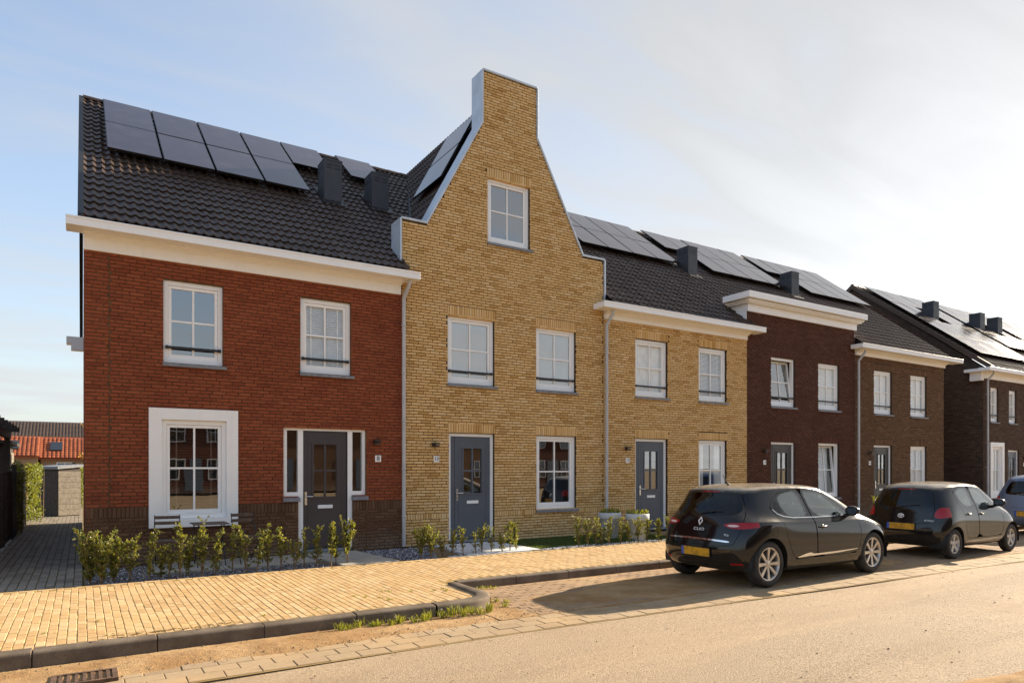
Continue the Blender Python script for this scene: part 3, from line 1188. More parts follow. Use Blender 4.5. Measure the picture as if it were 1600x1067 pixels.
for (za, zb) in ((GZS, 8.28), (8.28, GZN), (GZN, GZT)):
    a, c_ = gable_lim(za + 1e-6), gable_lim(zb - 1e-6)
    if za < 8:
        b.prism([(a[0], za), (7.79, za), (7.79, zb), (c_[0], zb)], 'y', 0.016, 0.40)
        b.prism([(8.94, za), (a[1], za), (c_[1], zb), (8.94, zb)], 'y', 0.016, 0.40)
    else:
        b.prism([(a[0], za), (a[1], za), (c_[1], zb), (c_[0], zb)], 'y', 0.016, 0.40)
w10 = fix_normals(b.build('front_wall', M['yellow_mortar'], h10))
bricks(w10, M['yellow_brick'], GX0, GX1, 0.0, GZT, op10, s10 + belt10, lambda v: gable_lim(v), (), n_single=300, seed=8)
# zinc coping that wraps the outline of the gable
cop = MB()
outline = [(GX0 - 0.012, 5.72), (GX0 - 0.012, GZS + 0.01), (GS0 + 0.0, GZS + 0.01), (GN0, GZN + 0.0), (GN0, GZT + 0.02), (GN1, GZT + 0.02), (GN1, GZN), (GS1, GZS + 0.01), (GX1 + 0.012, GZS + 0.01), (GX1 + 0.012, 5.72)]
th = 0.045
for (p, q) in zip(outline[:-1], outline[1:]):
    d = Vector((q[0] - p[0], q[1] - p[1]))
    d.normalize()
    n_ = Vector((-d.y, d.x)) * th          # outward = left of travel
    e = d * 0.012
    pts = [(p[0] - e.x, p[1] - e.y), (q[0] + e.x, q[1] + e.y), (q[0] + e.x + n_.x, q[1] + e.y + n_.y), (p[0] - e.x + n_.x, p[1] - e.y + n_.y)]
    cop.prism(pts, 'y', -0.03 + rng.uniform(-0.002, 0.002), 0.46 + rng.uniform(-0.002, 0.002))
bevel(cop.build('coping', M['zinc'], h10), 0.004)
for (u0, u1) in ((6.785, 7.965), (9.125, 10.295)):
    window(h10, u0, u1, Z_W1 + 0.005, Z_W2 - 0.005, fill='roller')
window(h10, 7.795, 8.935, 6.805, 8.275, bar=False)
window(h10, 9.135, 10.305, Z_G0 - 0.015, Z_G1 - 0.005, bar=False, fill=None)
door(h10, 6.815, 7.965, 0.07, Z_D1 - 0.005, 'door_grey')
wall_lamp(h10, 6.44, 2.17)
number_plate(h10, 6.50, 1.86, '10')
shell(h10, X10, X12)
# steep cross roof behind the gable
k = (GZN - GZS) / (GN0 - GS0)
XC = (GS0 + GS1) / 2
zr = 10.40
xe = lambda z: GS0 + 0.06 + (z - GZS + 0.08) / k
rf = MB()
zlow = 6.35
yv = lambda z: RY0 + (z - RZ0) / math.tan(RP)
for sgn in (1, -1):
    pts = [Vector((XC + (xe(zlow) - XC) * sgn, 0.40, zlow)), Vector((XC, 0.40, zr)), Vector((XC, yv(zr) + 0.1, zr)), Vector((XC + (xe(zlow) - XC) * sgn, yv(zlow), zlow))]
    rf.add(pts, [(0, 1, 2, 3) if sgn < 0 else (3, 2, 1, 0)])
pf = [(0.75, RZ0 + (0.75 - RY0) * math.tan(RP) - 0.006), (RY1, RZ1 - 0.006), (2 * RY1 - RY0, RZ0 - 0.006), (2 * RY1 - RY0, RZ0 - 0.1), (RY1, RZ1 - 0.14), (0.75, RZ0 + (0.75 - RY0) * math.tan(RP) - 0.16)]
rf.prism(pf, 'x', X10 - 0.018, X12 + 0.018)
r10 = fix_normals(rf.build('roof', M['black_metal'], h10))
# tiles on the visible left slope and on the right one
ang = math.atan(k)
tl_ = MB()
tm = tile_mesh(M['roof_tile'])
Ls = (zr - zlow) / math.sin(ang)
for sgn in (1, -1):
    s = 0.0
    while s < Ls - 0.1:
        z = zlow + s * math.sin(ang)
        y = 0.42
        while y < yv(z) + 0.1:
            ox = XC + (xe(z) - XC) * sgn
            for_add = []
            for q in tm.vertices:
                # tile u runs along y, tile v runs up the slope
                uu, vv, hh = q.co.x, q.co.y, q.co.z + 0.03
                for_add.append((ox + sgn * (vv * math.cos(ang) - hh * math.sin(ang)), y + uu, z + vv * math.sin(ang) + hh * math.cos(ang)))
            tl_.add(for_add, [tuple(p.vertices) for p in tm.polygons], 0, True)
            y += TW
        s += TG
tl_.build('tile_courses', M['roof_tile'], r10, kind='stuff')
vl = MB()
vl.tube([(xe(6.9) + 0.0, yv(6.9) - 0.05, 6.97), (XC - 0.05, yv(zr) - 0.05, zr + 0.05)], 0.05, 8)
vl.build('valley_flashing', M['vent_metal'], r10)
for (za, zb) in ((8.30, 9.17), (9.20, 10.04)):
    p = MB()
    n_ = Vector((-math.sin(ang), 0, math.cos(ang)))
    A = Vector((GS0 + (za - GZS) / k, 0, za)) + n_ * 0.10
    B_ = Vector((GS0 + (zb - GZS) / k, 0, zb)) + n_ * 0.10
    q0, q1 = 0.70, 2.28
    top = [Vector((A.x, q1, A.z)), Vector((A.x, q0, A.z)), Vector((B_.x, q0, B_.z)), Vector((B_.x, q1, B_.z))]
    bot = [t - n_ * 0.035 for t in top]
    p.add(bot + top, [(4, 5, 6, 7), (0, 1, 5, 4), (1, 2, 6, 5), (2, 3, 7, 6), (3, 0, 4, 7)], 1)
    e = 0.012
    u_ = (top[1] - top[0]).normalized() * e
    w_ = (top[3] - top[0]).normalized() * e
    up = n_ * 0.0012
    p.add([top[0] + u_ + w_ + up, top[1] - u_ + w_ + up, top[2] - u_ - w_ + up, top[3] + u_ - w_ + up], [(0, 1, 2, 3)], 0)
    p.build('solar_panel', [M['solar'], M['solar_frame']], h10)

# ------------------------------------------------------------------ number 12: low yellow house
h12 = tag(empty('terraced_house'), 'low yellow brick house number 12 with grey door and white eaves', 'house', 'terraced houses')
WX = [12.26, 13.42, 14.63, 15.78]
op12 = [(WX[0], WX[1], Z_W1 + 0.02, 5.06), (WX[2], WX[3], Z_W1 + 0.02, 5.06), (WX[0], WX[1], -0.1, Z_D1), (WX[2], WX[3], Z_G0, Z_G1 + 0.01)]
s12 = [(o[0] - 0.02, o[1] + 0.03, o[3] + 0.002, o[3] + SOLD) for o in op12]
belt12 = [(a, b_, 0.5625, 0.6875) for (a, b_) in span_minus(X12, X14, [(WX[0], WX[1])])]
b = MB()
cells(b, X12, X14, -0.05, 5.5, op12, 0.016, 0.30)
w12 = b.build('front_wall', M['yellow_mortar'], h12)
bricks(w12, M['yellow_brick'], X12, X14, 0.0, 5.5, op12, s12 + belt12, n_single=300, seed=9)
window(h12, WX[0] + 0.005, WX[1] - 0.005, Z_W1 + 0.025, 5.055, fill='curtain')
window(h12, WX[2] + 0.005, WX[3] - 0.005, Z_W1 + 0.025, 5.055, fill='blind')
window(h12, WX[2] + 0.005, WX[3] - 0.005, Z_G0 + 0.005, Z_G1 + 0.005, bar=False, fill='drapes')
door(h12, WX[0] + 0.005, WX[1] - 0.005, 0.07, Z_D1 - 0.005, 'door_grey')
wall_lamp(h12, 11.93, 2.17)
number_plate(h12, 11.98, 1.86, '12')
cornice(h12, X12 - 0.35, X14 + 0.30, 5.76, wx0=X12 + 0.01, wx1=X14 - 0.03, frieze=0.115)
shell(h12, X12, X14)
r12 = roof_deck(h12, X12 + 0.02, X14, None, M['black_metal'])
lay_tiles(r12, M['roof_tile'], X12 + 0.02 - 2.7, X14, 0.0, RL - 0.1, n_single=300, seed=4,
          skip=lambda x, s: x < X12 and ((RZ0 + s * math.sin(RP)) < 6.92 + 1.835 * (10.5 - x) - 0.6 or s < 1.3))
ridge(r12, M['roof_tile'], 8.4, X14)
ST0, STM0, STM1, ST1 = 4.19, 5.77, 5.80, 7.39
for i in range(4):
    x = 12.74 + i * 1.025
    solar_panel(h12, x, x + 0.99, ST0, STM0)
    solar_panel(h12, x, x + 0.99, STM1, ST1)
downpipe(h12, X12 + 0.02, 5.60)

# ------------------------------------------------------------------ number 14: dark brown parapet house
h14 = tag(empty('terraced_house'), 'dark brown brick house number 14 with raised white parapet cornice', 'house', 'terraced houses')
WX = [17.78, 18.95, 20.15, 21.29]
op14 = [(WX[0], WX[1], Z_W1 + 0.03, 5.06), (WX[2], WX[3], Z_W1 + 0.03, 5.06), (WX[0], WX[1], -0.1, 2.46), (WX[2], WX[3], Z_G0, 2.47)]
s14 = [(o[0] - 0.02, o[1] + 0.03, o[3] + 0.002, o[3] + SOLD) for o in op14]
b = MB()
cells(b, X14, X16, -0.05, 6.52, op14, 0.016, 0.30)
w14 = b.build('front_wall', M['brown_mortar'], h14)
bricks(w14, M['dark_brick'], X14, X16, 0.0, 6.5, op14, s14, seed=10)
window(h14, WX[0] + 0.005, WX[1] - 0.005, Z_W1 + 0.035, 5.055, tilt=R(6), fill=None)
window(h14, WX[2] + 0.005, WX[3] - 0.005, Z_W1 + 0.035, 5.055, fill='curtain')
window(h14, WX[2] + 0.005, WX[3] - 0.005, Z_G0 + 0.005, 2.465, bar=False, tilt=R(5), fill='blind')
door(h14, WX[0] + 0.005, WX[1] - 0.005, 0.07, 2.455, 'door_black')
wall_lamp(h14, 17.42, 2.17)
number_plate(h14, 17.46, 1.83, '14')
b = MB()
b.box((X14 - 0.34, -0.36, 6.62), (X16 + 0.16, 0.62, 6.80))
bevel(b.build('cornice', M['white_paint'], h14), 0.005)
b = MB()
b.box((X14 - 0.16, -0.20, 6.52), (X16 + 0.07, 0.60, 6.618))
b.box((X14 - 0.22, -0.26, 6.56), (X16 + 0.10, 0.61, 6.60))
b.build('bed_mould', M['cream_paint'], h14)
b = MB()
b.box((X14 - 0.03, -0.06, 6.30), (X16 + 0.015, 0.012, 6.516))
b.box((X14 - 0.03, 0.012, 5.75), (X14 - 0.004, 0.60, 6.516))
b.box((X16 + 0.002, 0.012, 5.75), (X16 + 0.015, 0.60, 6.516))
b.build('parapet_cladding', M['white_paint'], h14)
shell(h14, X14, X16)
r14 = roof_deck(h14, X14, X16, None, M['black_metal'], ys=0.32)
lay_tiles(r14, M['roof_tile'], X14, X16, 1.14, RL - 0.1, seed=5)
ridge(r14, M['roof_tile'], X14, X16)
for i in range(5):
    x = 17.42 + i * 1.02
    if i:
        solar_panel(h14, x, x + 0.985, ST0, STM0)
    solar_panel(h14, x, x + 0.985, STM1, ST1)
roof_vent(h14, 17.03, 17.46, 2.66, 9.03)

# ------------------------------------------------------------------ number 16: brown end house
h16 = tag(empty('terraced_house'), 'brown brick house number 16 at the far end of the row', 'house', 'terraced houses')
WX = [23.34, 24.48, 25.72, 26.85]
op16 = [(WX[0], WX[1], Z_W1 + 0.03, 5.07), (WX[2], WX[3], Z_W1 + 0.03, 5.07), (WX[0], WX[1], -0.1, 2.46), (WX[2], WX[3], Z_G0, 2.46)]
s16 = [(o[0] - 0.02, o[1] + 0.03, o[3] + 0.002, o[3] + SOLD) for o in op16]
b = MB()
cells(b, X16, XE, -0.05, 5.5, op16, 0.016, 0.30)
w16 = b.build('front_wall', M['brown_mortar'], h16)
bricks(w16, M['brown_brick'], X16, XE, 0.0, 5.5, op16, s16, seed=12)
window(h16, WX[0] + 0.005, WX[1] - 0.005, Z_W1 + 0.035, 5.065, fill='curtain')
window(h16, WX[2] + 0.005, WX[3] - 0.005, Z_W1 + 0.035, 5.065, fill='net')
window(h16, WX[2] + 0.005, WX[3] - 0.005, Z_G0 + 0.005, 2.455, bar=False, fill='blind')
door(h16, WX[0] + 0.005, WX[1] - 0.005, 0.07, 2.455, 'door_black')
wall_lamp(h16, 23.02, 2.17)
number_plate(h16, 23.07, 1.83, '16')
cornice(h16, X16 - 0.28, XE + 0.55, 5.80, wx0=X16 + 0.02, wx1=XE + 0.02, frieze=0.10)
shell(h16, X16, XE, gable_right=True)
b = MB()
pts = [(0.012, 0.0), (0.012, 5.5), (RY1, RZ1 - 0.1), (DEPTH - 0.05, 5.75), (DEPTH - 0.05, 0.0)]
b.prism(pts, 'x', XE - 0.3, XE - 0.005)
fix_normals(b.build('gable_wall', M['brown_mortar'], h16))
r16 = roof_deck(h16, X16, XE + 0.05, None, M['black_metal'])
lay_tiles(r16, M['brown_tile'], X16, XE + 0.1, 0.0, RL - 0.1, seed=6)
ridge(r16, M['brown_tile'], X16, XE + 0.1)
for i in range(5):
    x = 22.95 + i * 1.02
    if i:
        solar_panel(h16, x, x + 0.985, ST0, STM0)
    solar_panel(h16, x, x + 0.985, STM1, ST1)
roof_vent(h16, 22.62, 23.06, 2.75, 9.06)
downpipe(h16, X16 + 0.06, 5.62)

# ------------------------------------------------------------------ the next block down the street
XN = 31.30
hn = tag(empty('corner_house'), 'dark brick corner house across the side alley with white ground floor window frame', 'house', 'houses of the next block')
opn = [(31.93, 32.62, 3.58, 5.02), (33.60, 34.30, 3.58, 4.98), (31.86, 33.04, 0.40, 2.72), (33.50, 34.55, -0.1, 2.42)]
b = MB()
cells(b, XN, XN + 5.6, -0.05, 5.5, opn, 0.016, 0.30)
wn_ = b.build('front_wall', M['brown_mortar'], hn)
bricks(wn_, M['block_brick'], XN, XN + 5.6, 0.0, 5.5, opn, seed=14)
gable_wall(hn, XN, M['brown_mortar'], M['block_brick'], -1)
window(hn, 31.935, 32.615, 3.585, 5.015, cross=True, fill='curtain')
window(hn, 33.605, 34.295, 3.585, 4.975, cross=True, fill='curtain')
b = MB()
b.box((31.84, -0.045, 0.40), (32.02, 0.1, 2.72))
b.box((32.88, -0.045, 0.40), (33.06, 0.1, 2.72))
b.box((32.02, -0.045, 2.54), (32.88, 0.1, 2.72))
b.box((32.02, -0.045, 0.40), (32.88, 0.1, 0.56))
b.build('window_surround', M['white_paint'], hn)
window(hn, 32.025, 32.875, 0.565, 2.535, y=0.02, bar=False, sill=False, fill='net')
door(hn, 33.505, 34.545, 0.07, 2.415, 'door_grey')
wall_lamp(hn, 35.0, 2.1)
number_plate(hn, 35.0, 1.8, '18')
cornice(hn, XN - 0.5, XN + 5.9, 5.72, wx0=XN - 0.06, wx1=XN + 5.6)
b = MB()
b.box((XN - 0.42, -0.02, 5.59), (XN - 0.02, 0.55, 5.71))
b.box((XN - 0.22, -0.02, 5.24), (XN - 0.02, 0.42, 5.586))
b.build('cornice_return', M['white_paint'], hn)
shell(hn, XN, XN + 5.6, gable_left=True)
rn = roof_deck(hn, XN + 0.005, XN + 5.6, None, M['black_metal'])
lay_tiles(rn, M['brown_tile'], XN - 0.05, XN + 5.6, 0.0, RL - 0.1, seed=7)
ridge(rn, M['brown_tile'], XN - 0.05, XN + 5.6)
b = MB()
p, q = on_roof(0, -0.05, 0.02), on_roof(0, RL, 0.02)
b.prism([(p.y, p.z - 0.16), (p.y, p.z + 0.06), (q.y, q.z + 0.06), (2 * RY1 - RY0, RZ0 + 0.05), (2 * RY1 - RY0, RZ0 - 0.15), (q.y, q.z - 0.16)], 'x', XN - 0.10, XN - 0.052)
fix_normals(b.build('verge_board', M['brown_tile'], hn))
for i in range(5):
    x = XN + 0.3 + i * 1.02
    for (sa, sb) in ((0.9, 2.45), (2.48, 4.03), (4.06, 5.61), (5.64, 7.2)):
        if i == 2 and sa == 4.06:
            continue
        solar_panel(hn, x, x + 0.985, sa, sb)
roof_vent(hn, XN + 2.36, XN + 2.86, 3.1, 9.45)
downpipe(hn, XN + 0.14, 5.58)

hm = tag(empty('terraced_house'), 'dark brick terrace beyond the corner house, cut by the picture edge', 'house', 'houses of the next block')
b = MB()
opm = [(38.6, 39.7, 3.55, 5.02), (41.0, 42.1, 3.55, 5.02), (38.6, 39.7, -0.1, 2.44), (41.0, 42.1, 0.7, 2.44)]
cells(b, XN + 5.6, XN + 16.6, -0.05, 5.5, opm, 0.016, 0.30)
wm_ = b.build('front_wall', M['brown_mortar'], hm)
bricks(wm_, M['block_brick'], XN + 5.6, XN + 16.6, 0.0, 5.5, opm, seed=15)
window(hm, 38.605, 39.695, 3.555, 5.015, fill='curtain')
window(hm, 41.005, 42.095, 3.555, 5.015, fill='curtain')
window(hm, 41.005, 42.095, 0.705, 2.435, bar=False, fill='net')
door(hm, 38.605, 39.695, 0.07, 2.435, 'door_grey')
cornice(hm, XN + 5.9, XN + 16.6, 5.72)
shell(hm, XN + 5.6, XN + 16.6)
rm = roof_deck(hm, XN + 5.6, XN + 16.6, None, M['black_metal'])
lay_tiles(rm, M['brown_tile'], XN + 5.6, XN + 16.6, 0.0, RL - 0.1, seed=8)
ridge(rm, M['brown_tile'], XN + 5.6, XN + 16.6)
for i in range(10):
    x = XN + 6.0 + i * 1.02
    for (sa, sb) in ((2.48, 4.03), (4.06, 5.61), (5.64, 7.2)):
        if i in (2, 4) and sa == 4.06:
            continue
        solar_panel(hm, x, x + 0.985, sa, sb)
roof_vent(hm, XN + 6.9, XN + 7.4, 3.1, 9.45)
roof_vent(hm, XN + 8.8, XN + 9.3, 3.1, 9.45)

for (root, base) in ((h8, (X8, 0, 0)), (h10, (X10, 0, 0)), (h12, (X12, 0, 0)), (h14, (X14, 0, 0)), (h16, (X16, 0, 0)), (hn, (XN, 0, 0)), (hm, (XN + 5.6, 0, 0))):
    root.location = base
    for ch in root.children:
        ch.location = ch.location - Vector(base)

# ================================================================== ground
ZR, ZB, ZP = -0.118, -0.100, 0.0       # road, parking bay, pavement


def ground_mat(name, c0, c1, c2, s1=1.2, s2=60, rough=0.95, bmp=0.5, bd=0.01):
    t = NT(name)
    a = t.mix(t.mapr(t.noise(s1, 6, 0.6), 0.35, 0.68), c0, c1)
    a = t.mix(t.mapr(t.noise(s2, 3, 0.7), 0.5, 0.75, 0, 0.8), a, c2)
    t.set(Base_Color=a, Roughness=rough)
    t.b.inputs['Specular IOR Level'].default_value = 0.2
    t.bump(t.math('ADD', t.noise(s2 * 1.5, 4, 0.7), t.math('MULTIPLY', t.noise(s1 * 5, 4), 1.5)), bmp, bd)
    return t.m


M['soil'] = ground_mat('soil', (0.20, 0.145, 0.085), (0.26, 0.19, 0.11), (0.13, 0.09, 0.05))


def asphalt():
    t = NT('asphalt')
    g1 = t.noise(75, 4, 0.85)
    g2 = t.noise(26, 5, 0.75)
    stone = t.ramp(g1, [(0.36, (0.10, 0.066, 0.038)), (0.46, (0.24, 0.175, 0.115)), (0.55, (0.35, 0.265, 0.175)), (0.65, (0.60, 0.49, 0.36))])
    dustc = (0.50, 0.36, 0.22)
    # drifted sand dust lies in long streaks along the kerb
    st = t.noise(1.0, 5, 0.6, vec=t.scaled(0.16, 0.9, 1))
    sp = t.n('ShaderNodeSeparateXYZ')
    t.l(t.pos(), sp.inputs[0])
    edge = t.mapr(sp.outputs[1], -10.0, -7.0, 0.0, 0.4)
    f = t.math('ADD', t.mapr(st, 0.42, 0.72, 0.0, 0.6), edge)
    f = t.math('MULTIPLY', f, t.mapr(g2, 0.38, 0.60, 0.25, 0.85))
    col = t.mix(t.math('MINIMUM', f, 0.9), stone, dustc)
    blot = t.mapr(t.noise(0.55, 4), 0.50, 0.70, 0.0, 0.4)
    col = t.mix(blot, col, (0.25, 0.165, 0.095))
    # tyre tracks: two slightly darker, cleaner lanes along the street
    for yc in (-8.15, -9.75):
        lane = t.math('ABSOLUTE', t.math('ADD', t.math('SUBTRACT', sp.outputs[1], yc), t.math('MULTIPLY', t.noise(0.35, 3), 0.35)))
        lane = t.math('MULTIPLY', t.mapr(lane, 0.12, 0.42, 0.42, 0.0), t.mapr(st, 0.35, 0.6, 1.0, 0.35))
        col = t.mix(lane, col, t.mix(1.0, col, (0.70, 0.67, 0.64), 'MULTIPLY'))
    tar = t.mapr(t.noise(11, 2, 0.5), 0.71, 0.75, 0.0, 0.6)
    col = t.mix(tar, col, (0.07, 0.05, 0.035))
    t.set(Base_Color=col, Roughness=0.88)
    t.b.inputs['Specular IOR Level'].default_value = 0.3
    t.bump(t.math('ADD', g1, t.math('MULTIPLY', g2, 0.8)), 0.75, 0.012)
    return t.m


M['asphalt'] = asphalt()
M['sand'] = ground_mat('sand', (0.33, 0.19, 0.080), (0.46, 0.30, 0.15), (0.17, 0.10, 0.045), 2.0, 45, bmp=0.8, bd=0.02)
M['concrete'] = ground_mat('concrete', (0.115, 0.088, 0.064), (0.19, 0.15, 0.11), (0.06, 0.044, 0.032), 3.0, 80, 0.85, 0.25, 0.004)
M['slab'] = ground_mat('slab', (0.37, 0.34, 0.29), (0.44, 0.41, 0.36), (0.28, 0.26, 0.22), 3.0, 110, 0.9, 0.2, 0.003)
M['white_slab'] = ground_mat('white_slab', (0.58, 0.60, 0.62), (0.68, 0.69, 0.69), (0.45, 0.45, 0.45), 3.0, 110, 0.9, 0.2, 0.003)


def paver_mat(name, cols, dust, dmax=0.5, moss=None):
    t = NT(name)
    b_ = t.ramp(t.rnd(), [(i / (len(cols) - 1), c) for i, c in enumerate(cols)])
    b_ = t.mix(t.mapr(t.noise(30, 5, 0.7), 0.4, 0.7, 0, 0.4), b_, t.mix(1.0, b_, (0.6, 0.55, 0.5), 'MULTIPLY'))
    b_ = t.mix(t.mapr(t.noise(0.8, 5, 0.6), 0.42, 0.7, 0, dmax), b_, dust)
    b_ = t.mix(t.mapr(t.noise(7, 4, 0.6), 0.60, 0.72, 0, 0.45), b_, (0.20, 0.115, 0.055))
    t.set(Base_Color=b_, Roughness=0.88)
    t.b.inputs['Specular IOR Level'].default_value = 0.25
    t.bump(t.noise(140, 4, 0.7), 0.45, 0.004)
    return t.m


M['clinker'] = paver_mat('clinker', [(0.44, 0.285, 0.135), (0.57, 0.395, 0.20), (0.52, 0.35, 0.17), (0.47, 0.30, 0.135), (0.54, 0.38, 0.205), (0.60, 0.43, 0.23)], (0.56, 0.375, 0.17), 0.5)
M['grey_clinker'] = paver_mat('grey_clinker', [(0.21, 0.18, 0.145), (0.29, 0.255, 0.205), (0.25, 0.22, 0.18), (0.18, 0.152, 0.122)], (0.28, 0.23, 0.17), 0.35)
M['bay_clinker'] = paver_mat('bay_clinker', [(0.26, 0.17, 0.10), (0.34, 0.23, 0.14), (0.30, 0.20, 0.12)], (0.40, 0.265, 0.14), 0.9)
M['strip_paver'] = paver_mat('strip_paver', [(0.34, 0.245, 0.15), (0.39, 0.29, 0.18), (0.31, 0.22, 0.13)], (0.42, 0.285, 0.15), 0.95)
M['joint_sand'] = ground_mat('joint_sand', (0.27, 0.18, 0.065), (0.36, 0.235, 0.09), (0.16, 0.135, 0.035), 1.5, 70)
M['moss'] = ground_mat('moss', (0.10, 0.10, 0.045), (0.15, 0.125, 0.06), (0.05, 0.065, 0.02), 2.0, 60)


def structure(name, b, mat, kind='structure', fixn=False):
    o = b.build(name, mat, None, kind)
    return o


g = MB()
S = 900.0
g.add([(-S, -S, -0.24), (S, -S, -0.24), (S, S, -0.24), (-S, S, -0.24)], [(0, 1, 2, 3)])
structure('ground', g, M['soil'])


def sheet(name, x0, x1, y0, y1, z, mat, nx=1, ny=1, hfun=None):
    b = MB()
    v = []
    for j in range(ny + 1):
        for i in range(nx + 1):
            x, y = x0 + (x1 - x0) * i / nx, y0 + (y1 - y0) * j / ny
            v.append((x, y, z + (hfun(x, y) if hfun else 0)))
    b.add(v, [(j * (nx + 1) + i, j * (nx + 1) + i + 1, (j + 1) * (nx + 1) + i + 1, (j + 1) * (nx + 1) + i) for j in range(ny) for i in range(nx)], 0, True)
    return structure(name, b, mat)


def strip_y(x):
    """inner edge of the paved gutter strip"""
    return -6.56 - max(0.0, x - 4.0) * 0.035


def wob(x, y, s=1.0):
    return 0.5 * math.sin(1.7 * x * s + 0.6 * y) + 0.3 * math.sin(3.1 * x * s - 1.3 * y + 1.0) + 0.2 * math.sin(5.3 * y * s + 2.2 * x)


road = sheet('road', -60, 120, -16.5, -6.0, ZR, M['asphalt'], 180, 30, lambda x, y: 0.012 * wob(x * 0.4, y * 0.4) - 0.004)

PAVER = {}


def paver_mesh(mat, lx, ly, h=0.05):
    key = (mat.name, lx, ly)
    if key not in PAVER:
        b = MB()
        c_ = 0.005
        x, y = lx / 2, ly / 2
        v = [(-x, -y, -c_), (x, -y, -c_), (x, y, -c_), (-x, y, -c_), (-x + c_, -y + c_, 0), (x - c_, -y + c_, 0), (x - c_, y - c_, 0), (-x + c_, y - c_, 0),
             (-x, -y, -h), (x, -y, -h), (x, y, -h), (-x, y, -h)]
        b.add(v, [(4, 5, 6, 7), (0, 1, 5, 4), (1, 2, 6, 5), (2, 3, 7, 6), (3, 0, 4, 7), (8, 9, 1, 0), (9, 10, 2, 1), (10, 11, 3, 2), (11, 8, 0, 3)])
        me = b.mesh('paver')
        me.materials.append(mat)
        PAVER[key] = me
    return PAVER[key]


def pave(parent, mat, spots, lx, ly, z, n_single, seed, jz=0.0022, jr=0.010, name='paver', joined='paver_field'):
    rg = random.Random(seed)
    me = paver_mesh(mat, lx, ly)
    rank = sorted(((Vector((x, y, z)) - EYE).length, i) for i, (x, y) in enumerate(spots) if in_view((x, y, z), -2))
    single = {i for _, i in rank[:n_single]}
    j = MB()
    polys = [tuple(p.vertices) for p in me.polygons]
    for i, (x, y) in enumerate(spots):
        dz, rz = rg.uniform(-jz, jz), rg.uniform(-jr, jr)
        tx, ty = rg.uniform(-0.007, 0.007), rg.uniform(-0.007, 0.007)
        x += rg.uniform(-0.002, 0.002)
        y += rg.uniform(-0.004, 0.004)
        if i in single:
            o = link(name, me, parent)
            o.location = (x, y, z + dz)
            o.rotation_euler = (tx, ty, rz)
        else:
            c_, s_ = math.cos(rz), math.sin(rz)
            j.add([(x + q.co.x * c_ - q.co.y * s_, y + q.co.x * s_ + q.co.y * c_, z + dz + q.co.z + q.co.y * tx - q.co.x * ty) for q in me.vertices], polys)
    if j.v:
        j.build(joined, mat, parent, kind='stuff')


# ---- pavement
KX = 4.55           # where the kerb turns into the parking bay
pav = MB()
pav.box((-9.0, -5.74, -0.15), (KX - 0.05, -1.98, -0.004))
pav.box((KX - 0.05, -4.42, -0.15), (60.0, -1.98, -0.0045))
pavement = structure('pavement', pav, M['joint_sand'])
spots = []
nx = 0.0845
ly = 0.213
i = 0
x = -6.0
while x < 34.0:
    y = -2.09 - (ly / 2 if i % 2 else 0.0)
    y -= ly / 2
    lim = -5.75 if x < KX - 0.08 else -4.42
    while y - ly / 2 > lim:
        spots.append((x, y))
        y -= ly
    x += nx
    i += 1
pave(pavement, M['clinker'], spots, nx - 0.0050, ly - 0.010, ZP, 300, 21)
# a soldier row of pavers along the gardens
spots = [(-6 + 0.215 * k, -2.035) for k in range(180)]
pave(pavement, M['clinker'], spots, 0.208, 0.078, ZP + 0.001, 0, 22, joined='edge_course')

# ---- alley
al = MB()
al.box((-1.45, -1.975, -0.15), (X8 - 0.03, 40.0, -0.012))
alley = structure('alley_path', al, M['moss'])
spots = []
i = 0
x = -1.39
while x < X8 - 0.08:
    y = -1.86 + (0.105 if i % 2 else 0.0)
    while y < 24:
        spots.append((x, y))
        y += 0.216
    x += 0.112
    i += 1
pave(alley, M['grey_clinker'], spots, 0.100, 0.206, ZP - 0.003, 300, 23)

# ---- kerbs: concrete stones, one by one
kerb = structure('kerb', MB(), M['concrete'])
kerb_prof = [(0.0, -0.22), (0.0, 0.018), (0.012, 0.030), (0.112, 0.030), (0.134, 0.025), (0.146, 0.012), (0.150, -0.012), (0.154, -0.12), (0.162, -0.13), (0.162, -0.22)]


def kerb_stone(p, q, z=0.0, w=1.0):
    """stone from p to q; its street face lies to the right of p->q"""
    p, q = Vector(p), Vector(q)
    d = (q - p).normalized()
    n_ = Vector((d.y, -d.x))
    p, q = p + d * 0.004, q - d * 0.004
    b = MB()
    v = []
    for e in (p, q):
        for (a, h) in kerb_prof:
            v.append((e.x + n_.x * a * w, e.y + n_.y * a * w, z + h))
    m_ = len(kerb_prof)
    b.add(v, [(k, k + 1, m_ + k + 1, m_ + k) for k in range(m_ - 1)] + [tuple(range(m_ - 1, -1, -1)), tuple(range(m_, 2 * m_))])
    o = b.build('kerb_stone', M['concrete'], kerb)
    fix_normals(o)
    bevel(o, 0.006)
    o.location = (rng.uniform(-0.003, 0.003), rng.uniform(-0.003, 0.003), rng.uniform(-0.003, 0.003))
    return o


x = -7.38
ys = -5.75
while x < 3.35:
    kerb_stone((x, ys - 0.010 * max(0, x)), (min(x + 1.0, 3.6), ys - 0.010 * max(0, min(x + 1.0, 3.6))), w=1.28)
    x += 1.0
